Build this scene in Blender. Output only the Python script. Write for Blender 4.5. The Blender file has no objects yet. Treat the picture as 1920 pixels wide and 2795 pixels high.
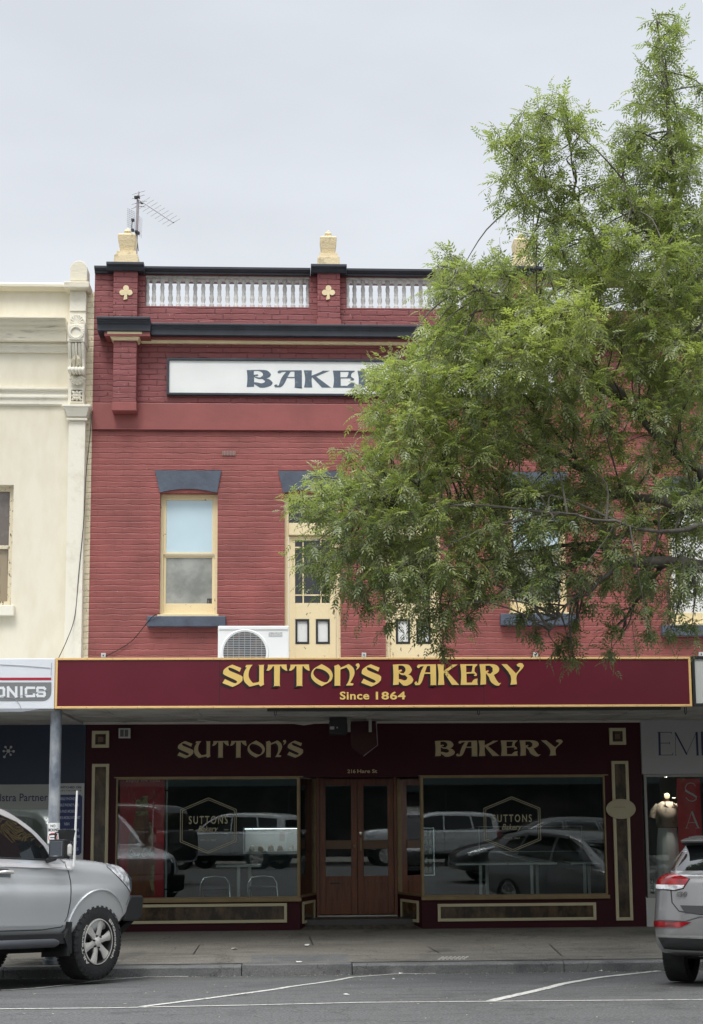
import bpy, bmesh, math, random
import numpy as np
from mathutils import Vector, Matrix
from mathutils.bvhtree import BVHTree
random.seed(7); rng = np.random.default_rng(11)
R = math.radians
scene = bpy.context.scene
col = scene.collection
# ---------------------------------------------------------------- camera
CAM = Vector((0.0, -19.6, 1.49)); F = 3826.0; PX, PY = 960.0, 1735.0
ROT = Matrix.Rotation(R(-2.6), 3, 'Z') @ Matrix.Rotation(R(97.5), 3, 'X') @ Matrix.Rotation(R(-0.4), 3, 'Z')
cd = bpy.data.cameras.new('camera'); cam = bpy.data.objects.new('camera', cd); col.objects.link(cam)
cam.matrix_world = Matrix.Translation(CAM) @ ROT.to_4x4()
cd.sensor_fit = 'VERTICAL'; cd.sensor_height = 24.0; cd.lens = F / 2795.0 * 24.0
cd.shift_y = (PY - 1397.5) / 2795.0; cd.clip_end = 900.0; cd.clip_start = 0.1
scene.camera = cam
def at(px, py, Y):
    """point of the plane y=Y (metres) seen at survey position px,py"""
    d = ROT @ Vector(((px - PX) / F, -(py - PY) / F, -1.0))
    t = (Y - CAM.y) / d.y
    return CAM + d * t
def rc(x0, y0, x1, y1, Y):
    xm, ym = (x0 + x1) / 2, (y0 + y1) / 2
    return at(x0, ym, Y).x, at(x1, ym, Y).x, at(xm, y1, Y).z, at(xm, y0, Y).z
# ---------------------------------------------------------------- ground
GP = [(-60, 0.0), (-36.2, -0.2), (-33.4, -0.35), (-33.39, -0.45), (-26, -0.05), (-18, 0.08), (-12, 0.05), (-7.8, -0.03), (-5.34, -0.15), (-3.8, -0.262), (-2.6, -0.328)]
def ground(y):
    for (a, za), (b, zb) in zip(GP, GP[1:]):
        if a <= y <= b: return za + (zb - za) * (y - a) / (b - a)
    return -0.328
KY = -2.6; KT = -0.208
def pav(y): return KT * min(1.0, max(0.0, -y / 2.6)) if y < 0 else 0.0
# ---------------------------------------------------------------- materials
MATS = {}
def mat(name, c, rough=0.6, metal=0.0, var=0.0, vscale=4.0, bump=0.0, bscale=30.0, spec=0.5, coat=0.0, c2=None, fac=None, aniso=None, emit=None):
    if name in MATS: return MATS[name]
    m = bpy.data.materials.new(name); m.use_nodes = True; nt = m.node_tree; N = nt.nodes; L = nt.links
    b = N['Principled BSDF']; b.inputs['Base Color'].default_value = (*c, 1); b.inputs['Roughness'].default_value = rough
    b.inputs['Metallic'].default_value = metal; b.inputs['Specular IOR Level'].default_value = spec
    b.inputs['Coat Weight'].default_value = coat; b.inputs['Coat Roughness'].default_value = 0.05
    if emit: b.inputs['Emission Color'].default_value = (*emit[0], 1); b.inputs['Emission Strength'].default_value = emit[1]
    tc = N.new('ShaderNodeTexCoord'); mp = N.new('ShaderNodeMapping'); L.new(tc.outputs['Object'], mp.inputs[0])
    if aniso: mp.inputs['Scale'].default_value = aniso
    if var or c2:
        n = N.new('ShaderNodeTexNoise'); n.inputs['Scale'].default_value = vscale; n.inputs['Detail'].default_value = 6; n.inputs['Roughness'].default_value = 0.6
        L.new(mp.outputs[0], n.inputs['Vector'])
        r = N.new('ShaderNodeValToRGB'); L.new(n.outputs['Fac'], r.inputs[0])
        if c2 is None:
            a = [max(0, x * (1 - var)) for x in c]; e = [min(1, x * (1 + var)) for x in c]; lo, hi = 0.3, 0.7
        else:
            a, e = c, c2; lo, hi = fac or (0.5, 0.65)
        r.color_ramp.elements[0].position = lo; r.color_ramp.elements[0].color = (*a, 1)
        r.color_ramp.elements[1].position = hi; r.color_ramp.elements[1].color = (*e, 1)
        L.new(r.outputs[0], b.inputs['Base Color'])
    if bump:
        n2 = N.new('ShaderNodeTexNoise'); n2.inputs['Scale'].default_value = bscale; n2.inputs['Detail'].default_value = 5
        L.new(mp.outputs[0], n2.inputs['Vector'])
        bp = N.new('ShaderNodeBump'); bp.inputs['Strength'].default_value = min(1, bump); bp.inputs['Distance'].default_value = 0.01
        L.new(n2.outputs['Fac'], bp.inputs['Height']); L.new(bp.outputs[0], b.inputs['Normal'])
    MATS[name] = m; return m
def brick_mat(name, c, strength=0.7, var=0.12, stain=None, vert=1.0, grime=0.72, wob=0.045):
    m = mat(name, c, 0.55, var=var, vscale=1.6); nt = m.node_tree; N = nt.nodes; L = nt.links; b = N['Principled BSDF']
    geo = N.new('ShaderNodeNewGeometry'); sp = N.new('ShaderNodeSeparateXYZ'); L.new(geo.outputs['Position'], sp.inputs[0])
    # wobble of the hand-laid courses
    nz = N.new('ShaderNodeTexNoise'); nz.inputs['Scale'].default_value = 5.5; nz.inputs['Detail'].default_value = 6; nz.inputs['Roughness'].default_value = 0.6; L.new(geo.outputs['Position'], nz.inputs['Vector'])
    ma = N.new('ShaderNodeMath'); ma.operation = 'MULTIPLY_ADD'; L.new(nz.outputs['Fac'], ma.inputs[0]); ma.inputs[1].default_value = wob; L.new(sp.outputs['Z'], ma.inputs[2])
    ad = N.new('ShaderNodeMath'); ad.operation = 'ADD'; L.new(sp.outputs['X'], ad.inputs[0]); L.new(sp.outputs['Y'], ad.inputs[1])
    cb = N.new('ShaderNodeCombineXYZ'); L.new(ad.outputs[0], cb.inputs['X']); L.new(ma.outputs[0], cb.inputs['Y'])
    br = N.new('ShaderNodeTexBrick'); br.inputs['Scale'].default_value = 1.0; br.inputs['Brick Width'].default_value = 0.235; br.inputs['Row Height'].default_value = 0.083
    br.inputs['Mortar Size'].default_value = 0.009; br.inputs['Mortar Smooth'].default_value = 0.5; br.inputs['Color1'].default_value = (1, 1, 1, 1); br.inputs['Color2'].default_value = (0.8, 0.8, 0.8, 1); br.inputs['Mortar'].default_value = (0, 0, 0, 1)
    L.new(cb.outputs[0], br.inputs['Vector'])
    # second pass: continuous bed joints dominate
    w = N.new('ShaderNodeTexNoise'); w.inputs['Scale'].default_value = 5.0; w.inputs['Detail'].default_value = 5
    mp = N.new('ShaderNodeMapping'); mp.inputs['Scale'].default_value = (0.5, 0.5, 3); L.new(geo.outputs['Position'], mp.inputs[0]); L.new(mp.outputs[0], w.inputs['Vector'])
    fr = N.new('ShaderNodeMath'); fr.operation = 'DIVIDE'; L.new(ma.outputs[0], fr.inputs[0]); fr.inputs[1].default_value = 0.083
    f2 = N.new('ShaderNodeMath'); f2.operation = 'FRACT'; L.new(fr.outputs[0], f2.inputs[0])
    pg = N.new('ShaderNodeMath'); pg.operation = 'PINGPONG'; L.new(f2.outputs[0], pg.inputs[0]); pg.inputs[1].default_value = 0.5
    mr = N.new('ShaderNodeMapRange'); mr.inputs['From Min'].default_value = 0.0; mr.inputs['From Max'].default_value = 0.13; L.new(pg.outputs[0], mr.inputs[0])
    nj = N.new('ShaderNodeTexNoise'); nj.inputs['Scale'].default_value = 3.1; nj.inputs['Detail'].default_value = 5; mj = N.new('ShaderNodeMapping'); mj.inputs['Scale'].default_value = (0.8, 0.8, 5); L.new(geo.outputs['Position'], mj.inputs[0]); L.new(mj.outputs[0], nj.inputs['Vector'])
    jr = N.new('ShaderNodeMapRange'); jr.inputs['From Min'].default_value = 0.38; jr.inputs['From Max'].default_value = 0.62; jr.inputs['To Min'].default_value = 0.0; jr.inputs['To Max'].default_value = 0.75; L.new(nj.outputs['Fac'], jr.inputs[0]); L.new(jr.outputs[0], mr.inputs['To Min'])
    wt = N.new('ShaderNodeMapRange'); wt.inputs['From Min'].default_value = 0.42; wt.inputs['From Max'].default_value = 0.6; wt.inputs['To Min'].default_value = 0.15; wt.inputs['To Max'].default_value = vert; L.new(w.outputs['Fac'], wt.inputs[0])
    mx = N.new('ShaderNodeMix'); mx.data_type = 'FLOAT'; L.new(wt.outputs[0], mx.inputs[0]); L.new(mr.outputs[0], mx.inputs[2]); L.new(br.outputs['Color'], mx.inputs[3])
    s = N.new('ShaderNodeMath'); s.operation = 'MULTIPLY_ADD'; L.new(w.outputs['Fac'], s.inputs[0]); s.inputs[1].default_value = 0.9; L.new(mx.outputs[0], s.inputs[2])
    bp = N.new('ShaderNodeBump'); bp.inputs['Strength'].default_value = strength; bp.inputs['Distance'].default_value = 0.016
    L.new(s.outputs[0], bp.inputs['Height']); L.new(bp.outputs[0], b.inputs['Normal'])
    # grime settled in the joints, darker paint there
    src = b.inputs['Base Color'].links[0].from_socket
    gm = N.new('ShaderNodeMapRange'); gm.inputs['To Min'].default_value = grime; gm.inputs['To Max'].default_value = 1.0; L.new(mx.outputs[0], gm.inputs[0]); gm.inputs['From Max'].default_value = 0.5
    mm = N.new('ShaderNodeVectorMath'); mm.operation = 'SCALE'; L.new(src, mm.inputs[0]); L.new(gm.outputs[0], mm.inputs['Scale'])
    L.new(mm.outputs[0], b.inputs['Base Color'])
    if stain:
        ns = N.new('ShaderNodeTexNoise'); ns.inputs['Scale'].default_value = 26; ns.inputs['Detail'].default_value = 3; L.new(geo.outputs['Position'], ns.inputs['Vector'])
        rr = N.new('ShaderNodeMapRange'); rr.inputs['From Min'].default_value = 0.72; rr.inputs['From Max'].default_value = 0.74; L.new(ns.outputs['Fac'], rr.inputs[0])
        m3 = N.new('ShaderNodeMix'); m3.data_type = 'RGBA'; L.new(rr.outputs[0], m3.inputs[0]); L.new(mm.outputs[0], m3.inputs[6]); m3.inputs[7].default_value = (*stain, 1); L.new(m3.outputs[2], b.inputs['Base Color'])
    return m
def glass_mat(name, tint=(0.9, 0.95, 0.95), ior=1.5, rough=0.0, mul=1.0):
    m = bpy.data.materials.new(name); m.use_nodes = True; nt = m.node_tree; N = nt.nodes; L = nt.links
    for n in list(N): N.remove(n)
    o = N.new('ShaderNodeOutputMaterial'); mx = N.new('ShaderNodeMixShader'); t = N.new('ShaderNodeBsdfTransparent'); t.inputs[0].default_value = (*tint, 1)
    g = N.new('ShaderNodeBsdfGlossy'); g.inputs['Roughness'].default_value = rough; g.inputs[0].default_value = (1, 1, 1, 1)
    fr = N.new('ShaderNodeFresnel'); fr.inputs[0].default_value = ior
    mu = N.new('ShaderNodeMath'); mu.operation = 'MULTIPLY'; mu.use_clamp = True; mu.inputs[1].default_value = mul; L.new(fr.outputs[0], mu.inputs[0])
    L.new(mu.outputs[0], mx.inputs[0]); L.new(t.outputs[0], mx.inputs[1]); L.new(g.outputs[0], mx.inputs[2]); L.new(mx.outputs[0], o.inputs[0])
    MATS[name] = m; return m
# ---------------------------------------------------------------- mesh building
W = {}
class MB:
    def __init__(s): s.v = []; s.f = []; s.mi = []; s.M = None; s.cur = 0
    def add(s, vs, fs):
        o = len(s.v)
        for p in vs:
            p = Vector(p)
            if s.M is not None: p = s.M @ p
            s.v.append(p)
        for f in fs: s.f.append([i + o for i in f]); s.mi.append(s.cur)
        return s
    def box(s, x0, x1, y0, y1, z0, z1):
        if x0 > x1: x0, x1 = x1, x0
        if y0 > y1: y0, y1 = y1, y0
        if z0 > z1: z0, z1 = z1, z0
        return s.add([(x0,y0,z0),(x1,y0,z0),(x1,y1,z0),(x0,y1,z0),(x0,y0,z1),(x1,y0,z1),(x1,y1,z1),(x0,y1,z1)],
              [(0,3,2,1),(4,5,6,7),(0,1,5,4),(1,2,6,5),(2,3,7,6),(3,0,4,7)])
    def frustum(s, c, hx0, hy0, z0, hx1, hy1, z1):
        x, y = c
        return s.add([(x-hx0,y-hy0,z0),(x+hx0,y-hy0,z0),(x+hx0,y+hy0,z0),(x-hx0,y+hy0,z0),(x-hx1,y-hy1,z1),(x+hx1,y-hy1,z1),(x+hx1,y+hy1,z1),(x-hx1,y+hy1,z1)],
              [(0,3,2,1),(4,5,6,7),(0,1,5,4),(1,2,6,5),(2,3,7,6),(3,0,4,7)])
    def prism_y(s, poly, y0, y1):      # polygon in XZ (counter-clockwise seen from -Y), extruded in Y
        n = len(poly)
        return s.add([(x, y0, z) for x, z in poly] + [(x, y1, z) for x, z in poly],
              [tuple(range(n)), tuple(range(2*n-1, n-1, -1))] + [(i, i+n, (i+1) % n + n, (i+1) % n) for i in range(n)])
    def prism_x(s, poly, x0, x1):      # polygon in YZ extruded along X
        n = len(poly)
        return s.add([(x0, y, z) for y, z in poly] + [(x1, y, z) for y, z in poly],
              [tuple(range(n-1, -1, -1)), tuple(range(n, 2*n))] + [(i, (i+1) % n, (i+1) % n + n, i+n) for i in range(n)])
    def prism_z(s, poly, z0, z1):
        n = len(poly)
        return s.add([(x, y, z0) for x, y in poly] + [(x, y, z1) for x, y in poly],
              [tuple(range(n-1, -1, -1)), tuple(range(n, 2*n))] + [(i, (i+1) % n, (i+1) % n + n, i+n) for i in range(n)])
    def lathe(s, prof, c, n=16, axis='z', cap=True):   # prof (r,h)
        vs = []; fs = []
        for r, h in prof:
            for k in range(n):
                a = 2*math.pi*k/n; p = (r*math.cos(a), r*math.sin(a), h)
                if axis == 'y': p = (p[0], h, p[1])
                if axis == 'x': p = (h, p[0], p[1])
                vs.append((p[0]+c[0], p[1]+c[1], p[2]+c[2]))
        for i in range(len(prof)-1):
            for k in range(n): fs.append((i*n+k, i*n+(k+1) % n, (i+1)*n+(k+1) % n, (i+1)*n+k))
        if cap: fs.append(tuple(range(n-1, -1, -1))); fs.append(tuple(range((len(prof)-1)*n, len(prof)*n)))
        return s.add(vs, fs)
    def tube(s, pts, r, n=8, cap=True):
        pts = [Vector(p) for p in pts]; rs = r if isinstance(r, (list, tuple)) else [r]*len(pts)
        vs = []; fs = []; up = None
        for i, p in enumerate(pts):
            d = (pts[min(i+1, len(pts)-1)] - pts[max(i-1, 0)]).normalized()
            if up is None: up = d.orthogonal().normalized()
            u = (up - d * up.dot(d))
            u = u.normalized() if u.length > 1e-6 else d.orthogonal().normalized()
            up = u; w = d.cross(u)
            for k in range(n):
                a = 2*math.pi*k/n; vs.append(p + (u*math.cos(a) + w*math.sin(a)) * rs[i])
        for i in range(len(pts)-1):
            for k in range(n): fs.append((i*n+k, i*n+(k+1) % n, (i+1)*n+(k+1) % n, (i+1)*n+k))
        if cap: fs.append(tuple(range(n-1, -1, -1))); fs.append(tuple(range((len(pts)-1)*n, len(pts)*n)))
        return s.add(vs, fs)
    def frame(s, x0, x1, z0, z1, w, y0, y1, wb=None):     # butted four-piece frame
        wb = w if wb is None else wb
        s.box(x0, x0+w, y0, y1, z0, z1); s.box(x1-w, x1, y0, y1, z0, z1)
        s.box(x0+w, x1-w, y0, y1, z1-w, z1); return s.box(x0+w, x1-w, y0, y1, z0, z0+wb)
    def build(s, name, m, parent=None, smooth=False, bevel=0.0, label=None, local=False):
        me = bpy.data.meshes.new(name)
        off = Vector((0, 0, 0))
        if parent is not None: off = W.get(parent, Vector((0, 0, 0)))
        elif not local and s.v:
            a = np.array([tuple(v) for v in s.v]); off = Vector(((a[:,0].min()+a[:,0].max())/2, (a[:,1].min()+a[:,1].max())/2, a[:,2].min()))
        me.from_pydata([tuple(v - off) for v in s.v], [], s.f)
        ms = m if isinstance(m, (list, tuple)) else [m]
        for q in ms: me.materials.append(q)
        if len(ms) > 1: me.polygons.foreach_set('material_index', s.mi)
        if smooth: me.polygons.foreach_set('use_smooth', [True]*len(me.polygons))
        me.update()
        o = bpy.data.objects.new(name, me); col.objects.link(o)
        if parent is not None: o.parent = parent; W[o] = off
        else: o.location = off; W[o] = off
        if bevel:
            b = o.modifiers.new('bevel', 'BEVEL'); b.width = bevel; b.segments = 2; b.limit_method = 'ANGLE'; b.angle_limit = R(35)
        if smooth:
            try: me.set_sharp_from_angle(angle=R(40))
            except Exception: pass
        if label: o['label'] = label
        return o
def thing(name, label, cat, loc=(0, 0, 0), group=None, kind=None):
    o = bpy.data.objects.new(name, None); col.objects.link(o); o.location = loc; o.empty_display_size = 0.1
    W[o] = Vector(loc); tag(o, label, cat, group, kind); return o
def tag(o, label=None, cat=None, group=None, kind=None):
    if label: o['label'] = label
    if cat: o['category'] = cat
    if group: o['group'] = group
    if kind: o['kind'] = kind
    return o
def holed(mb, x0, x1, z0, z1, holes, y0, y1):
    """wall slab between y0 (front) and y1 with rectangular holes, one welded-looking set of faces"""
    xs = sorted({x0, x1, *[h[0] for h in holes], *[h[1] for h in holes]}); zs = sorted({z0, z1, *[h[2] for h in holes], *[h[3] for h in holes]})
    xs = [x for x in xs if x0 <= x <= x1]; zs = [z for z in zs if z0 <= z <= z1]
    def solid(i, j):
        if i < 0 or j < 0 or i >= len(xs)-1 or j >= len(zs)-1: return False
        cx, cz = (xs[i]+xs[i+1])/2, (zs[j]+zs[j+1])/2
        return not any(h[0] < cx < h[1] and h[2] < cz < h[3] for h in holes)
    for i in range(len(xs)-1):
        for j in range(len(zs)-1):
            if not solid(i, j): continue
            a, b, c, d = xs[i], xs[i+1], zs[j], zs[j+1]
            mb.add([(a,y0,c),(b,y0,c),(b,y0,d),(a,y0,d)], [(0,1,2,3)]); mb.add([(a,y1,c),(b,y1,c),(b,y1,d),(a,y1,d)], [(3,2,1,0)])
            if not solid(i-1, j): mb.add([(a,y0,c),(a,y0,d),(a,y1,d),(a,y1,c)], [(0,1,2,3)])
            if not solid(i+1, j): mb.add([(b,y0,c),(b,y1,c),(b,y1,d),(b,y0,d)], [(0,1,2,3)])
            if not solid(i, j-1): mb.add([(a,y0,c),(a,y1,c),(b,y1,c),(b,y0,c)], [(0,1,2,3)])
            if not solid(i, j+1): mb.add([(a,y0,d),(b,y0,d),(b,y1,d),(a,y1,d)], [(0,1,2,3)])
    return mb
# ---------------------------------------------------------------- lettering
def curve_mesh(ob, link=True):
    col.objects.link(ob); bpy.context.view_layer.update()
    dg = bpy.context.evaluated_depsgraph_get(); me = bpy.data.meshes.new_from_object(ob.evaluated_get(dg))
    vs = [tuple(v.co) for v in me.vertices]; fs = [tuple(p.vertices) for p in me.polygons]
    bpy.data.objects.remove(ob); bpy.data.meshes.remove(me); return vs, fs
TC = {}
def font_mesh(s, spacing=1.0, off=0.0, shear=0.0):
    k = (s, spacing, off, shear)
    if k not in TC:
        c = bpy.data.curves.new('t', 'FONT'); c.body = s; c.space_character = spacing; c.offset = off; c.shear = shear; c.resolution_u = 4; c.extrude = 0.5
        TC[k] = curve_mesh(bpy.data.objects.new('t', c))
    return TC[k]
def put(mb, vf, x0, x1, z0, z1, Y, depth=0.003):
    """fit lettering mesh into a rectangle on the plane y=Y, facing -Y"""
    vs, fs = vf; a = np.array(vs); mn = a.min(0); mxx = a.max(0)
    mb.add([(x0 + (v[0]-mn[0])/(mxx[0]-mn[0]+1e-9)*(x1-x0), Y - (0 if v[2] < 0 else depth), z0 + (v[1]-mn[1])/(mxx[1]-mn[1]+1e-9)*(z1-z0)) for v in vs], fs)
def text(mb, s, x0, x1, z0, z1, Y, depth=0.003, **k): put(mb, font_mesh(s, **k), x0, x1, z0, z1, Y, depth)
def rnd(pts, seg=3, ang=42):
    """round the gentle corners of a closed outline, keep the crisp ones"""
    n = len(pts); out = []; P = [Vector(p) for p in pts]; sh = []
    for i in range(n):
        a = P[i]-P[i-1]; b = P[(i+1) % n]-P[i]; sh.append(a.length < 1e-6 or b.length < 1e-6 or a.angle(b) > R(ang))
    for i in range(n):
        p0, p1, p2, p3 = P[i-1], P[i], P[(i+1) % n], P[(i+2) % n]
        m1 = Vector((0, 0)) if sh[i] else (p2-p0)*0.5
        m2 = Vector((0, 0)) if sh[(i+1) % n] else (p3-p1)*0.5
        if sh[i] and not sh[(i+1) % n]: m1 = (p2-p1)*1.5 - m2*0.5
        if sh[(i+1) % n] and not sh[i]: m2 = (p2-p1)*1.5 - m1*0.5
        if sh[i] and sh[(i+1) % n]: out.append(tuple(p1)); continue
        for k in range(seg):
            t = k/seg; h00 = 2*t**3-3*t**2+1; h10 = t**3-2*t**2+t; h01 = -2*t**3+3*t**2; h11 = t**3-t**2
            out.append(tuple(p1*h00+m1*h10+p2*h01+m2*h11))
    return out
GL = {
'S': [[(250,122),(162,88),(118,108),(80,138),(72,165),(85,190),(190,240),(210,260),(195,272),(165,265),(90,230),(65,270),(165,308),(225,280),(262,245),(264,215),(245,195),(150,155),(125,138),(122,120),(140,118),(175,130),(235,160)]],
'U': [[(290,112),(300,92),(362,90),(335,130),(322,180),(330,225),(365,270),(415,262),(427,250),(427,105),(420,92),(478,90),(472,110),(472,262),(480,282),(440,305),(422,284),(345,303),(330,303),(285,260),(272,215),(280,160),(305,118)]],
'T': [[(512,90),(697,88),(699,118),(705,148),(688,148),(655,125),(645,105),(632,105),(630,285),(635,300),(568,300),(574,285),(574,105),(560,105),(548,128),(520,150),(498,148),(512,115)]],
'O': [[(1045,85),(1120,130),(1150,175),(1152,215),(1130,255),(1045,303),(985,270),(945,225),(940,180),(955,145),(985,118)],[(990,127),(1040,135),(1090,160),(1120,195),(1122,225),(1100,262),(1060,262),(1000,230),(965,190),(965,155)]],
'N': [[(1165,105),(1210,88),(1230,110),(1230,122),(1312,85),(1355,118),(1370,160),(1362,205),(1325,272),(1360,278),(1353,297),(1285,297),(1312,250),(1322,205),(1318,155),(1290,118),(1230,140),(1228,285),(1232,298),(1168,298),(1172,280),(1172,125)]],
"'": [[(1385,85),(1410,78),(1422,95),(1415,120),(1385,148),(1398,115),(1382,100)]],
'B': [[(155,88),(290,85),(325,105),(342,140),(330,170),(305,188),(335,205),(355,240),(340,275),(295,300),(255,300),(212,258),(212,290),(155,295),(160,190)],
      [(210,98),(250,98),(275,120),(280,150),(262,175),(245,176),(222,166),(218,156),(232,160),(246,150),(238,138),(210,145)],[(212,172),(240,192),(275,195),(298,220),(290,240),(265,248),(235,238),(212,236)]],
'A': [[(392,105),(405,88),(575,85),(580,110),(580,290),(582,297),(520,297),(525,280),(525,182),(465,182),(440,260),(415,295),(375,297),(365,275),(378,260),(392,264),(386,278),(402,272),(425,175),(460,105),(430,108),(412,125),(395,120)],[(523,168),(470,168),(490,110),(500,102),(523,102)]],
'K': [[(595,85),(658,85),(655,150),(730,100),(735,88),(795,88),(690,160),(805,295),(735,295),(660,170),(655,200),(660,295),(597,295),(605,190)]],
'E': [[(820,85),(990,85),(985,98),(965,120),(960,160),(985,185),(980,205),(955,205),(955,192),(968,190),(945,180),(880,182),(880,272),(930,272),(955,240),(990,232),(985,265),(992,295),(820,295),(828,200)],[(878,100),(942,100),(938,130),(930,165),(878,168)]],
'R': [[(1010,85),(1140,85),(1185,100),(1205,130),(1195,165),(1150,195),(1175,245),(1200,280),(1222,275),(1200,303),(1165,300),(1120,265),(1100,215),(1072,178),(1072,290),(1015,295),(1020,190)],[(1070,100),(1115,100),(1140,125),(1140,160),(1118,182),(1100,180),(1086,166),(1100,160),(1096,146),(1070,156)]],
'Y': [[(1228,85),(1282,85),(1370,180),(1405,140),(1410,115),(1390,110),(1378,92),(1405,75),(1435,78),(1450,100),(1435,130),(1378,200),(1378,290),(1312,295),(1315,200)]]}
def glyphs(word, gap_shift):
    """outline list of the painted sign lettering, in survey units, y up"""
    c = bpy.data.curves.new('g', 'CURVE'); c.dimensions = '2D'; c.fill_mode = 'BOTH'; c.extrude = 0.5
    for ch, dx in word:
        for loop in GL[ch]:
            pts = rnd([(x + dx, -y) for x, y in loop])
            sp = c.splines.new('POLY'); sp.points.add(len(pts)-1); sp.use_cyclic_u = True
            for q, (x, y) in zip(sp.points, pts): q.co = (x, y, 0, 1)
    return curve_mesh(bpy.data.objects.new('g', c))
SUTTONS = glyphs([('S',0),('U',0),('T',0),('T',222),('O',0),('N',0),("'",0),('S',1370)], 0)
BAKERY = glyphs([(k,0) for k in 'BAKERY'], 0)
# ================================================================ materials used by the row of shops
M_red = brick_mat('painted_brick_red', (0.255, 0.068, 0.060), 0.75, 0.22, stain=(0.36, 0.15, 0.13), vert=0.36, grime=0.80, wob=0.046)
M_redp = brick_mat('painted_brick_parapet', (0.235, 0.060, 0.061), 1.0, 0.14, stain=(0.55, 0.40, 0.38), vert=0.9, grime=0.6)
M_redr = mat('painted_render_red', (0.265, 0.072, 0.065), 0.55, var=0.16, vscale=1.5, bump=0.25, bscale=14)
M_navy = mat('slate_blue_paint', (0.075, 0.092, 0.125), 0.5, var=0.22, vscale=5, bump=0.35, bscale=25)
M_blk = mat('near_black_cornice_paint', (0.030, 0.036, 0.048), 0.45, var=0.3, vscale=3, bump=0.2, bscale=20)
M_cream = mat('cream_gloss_paint', (0.78, 0.65, 0.40), 0.5, var=0.10, vscale=3, bump=0.3, bscale=40)
M_creamold = mat('flaking_cream_paint', (0.78, 0.65, 0.40), 0.55, c2=(0.22, 0.15, 0.09), fac=(0.65, 0.69), vscale=9, bump=0.4, bscale=30, aniso=(1.4, 1.0, 1.0))
M_finial = mat('mossy_cream_cement', (0.70, 0.58, 0.37), 0.8, c2=(0.26, 0.22, 0.14), fac=(0.56, 0.74), vscale=6, bump=0.8, bscale=40)
M_balus = mat('weathered_grey_cement', (0.66, 0.65, 0.63), 0.85, c2=(0.30, 0.30, 0.29), fac=(0.5, 0.8), vscale=14, bump=0.8, bscale=50)
M_white = mat('white_sign_paint', (0.80, 0.81, 0.79), 0.45, var=0.04, vscale=2, bump=0.1, bscale=8)
M_slate = mat('slate_letter_paint', (0.085, 0.115, 0.155), 0.5, c2=(0.17, 0.20, 0.24), fac=(0.55, 0.7), vscale=18)
M_frost = mat('pale_blue_frosted_glass', (0.53, 0.68, 0.75), 0.12, var=0.05, vscale=1.5, spec=0.6)
M_greyg = mat('clouded_grey_glass', (0.20, 0.21, 0.19), 0.15, c2=(0.36, 0.37, 0.34), fac=(0.35, 0.65), vscale=3, spec=0.6)
M_darkg = mat('dark_window_glass', (0.012, 0.014, 0.018), 0.03, spec=0.8)
M_stucco = mat('cream_stucco', (0.76, 0.71, 0.58), 0.75, c2=(0.66, 0.60, 0.46), fac=(0.46, 0.78), vscale=2.2, aniso=(1.3, 1, 0.55), bump=0.5, bscale=9)
M_stucco2 = mat('cream_moulding', (0.78, 0.74, 0.63), 0.7, c2=(0.60, 0.54, 0.42), fac=(0.55, 0.85), vscale=5, bump=0.4, bscale=25)
M_crbrick = brick_mat('painted_brick_cream', (0.72, 0.63, 0.45), 0.7, 0.1)
M_mould = mat('stained_cement_moulding', (0.72, 0.67, 0.54), 0.8, c2=(0.26, 0.23, 0.18), fac=(0.58, 0.78), vscale=7, bump=0.6, bscale=30, aniso=(0.35, 1, 3))
M_maroon = mat('maroon_fascia_enamel', (0.118, 0.014, 0.026), 0.28, var=0.09, vscale=1.1, spec=0.35)
M_gold = mat('gold_letter_paint', (0.80, 0.56, 0.17), 0.4, var=0.05, vscale=4)
M_goldb = mat('tan_border_strip', (0.76, 0.49, 0.20), 0.45, var=0.08, vscale=5)
M_shadow = mat('black_letter_shading_paint', (0.018, 0.008, 0.014), 0.5)
M_shop = mat('dark_maroon_shop_paint', (0.037, 0.0040, 0.0078), 0.55, var=0.12, vscale=1.2, bump=0.1, bscale=20, spec=0.22)
M_shopc = mat('dull_cream_trim_paint', (0.47, 0.42, 0.27), 0.5, var=0.06, vscale=6)
M_letd = mat('dull_gold_lettering', (0.50, 0.40, 0.23), 0.5)
M_marble = mat('brown_marbled_tile', (0.028, 0.020, 0.013), 0.25, c2=(0.13, 0.085, 0.045), fac=(0.42, 0.72), vscale=3.2, aniso=(2.2, 1, 1.2))
M_brass = mat('aged_brass_frame', (0.22, 0.16, 0.08), 0.4, metal=0.3, var=0.15, vscale=6)
M_ceil = mat('grey_awning_lining', (0.40, 0.385, 0.36), 0.8, c2=(0.24, 0.23, 0.21), fac=(0.45, 0.7), vscale=1.8, bump=0.2, bscale=10)
M_roofm = mat('galvanised_awning_roof', (0.45, 0.46, 0.47), 0.45, metal=0.4, var=0.15, vscale=2)
M_dark = mat('black_painted_metal', (0.015, 0.015, 0.017), 0.5)
M_wood = mat('varnished_red_brown_timber', (0.19, 0.060, 0.022), 0.30, c2=(0.10, 0.030, 0.012), fac=(0.35, 0.65), vscale=5, aniso=(6, 6, 0.6))
M_glass = glass_mat('shop_window_glass', (0.84, 0.90, 0.89), 1.5, mul=1.45)
M_decal = mat('pale_gold_window_decal', (0.36, 0.33, 0.22), 0.6)
M_conc = mat('old_footpath_concrete', (0.20, 0.188, 0.165), 0.85, c2=(0.125, 0.118, 0.105), fac=(0.35, 0.75), vscale=1.3, bump=0.5, bscale=60, aniso=(0.5, 1.6, 1))
M_kerb = mat('kerb_concrete', (0.17, 0.17, 0.168), 0.85, c2=(0.085, 0.088, 0.092), fac=(0.4, 0.75), vscale=3, bump=0.6, bscale=50, aniso=(0.7, 1, 1))
M_navyshop = mat('deep_navy_shop_paint', (0.008, 0.016, 0.038), 0.5, var=0.2, vscale=1)
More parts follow.
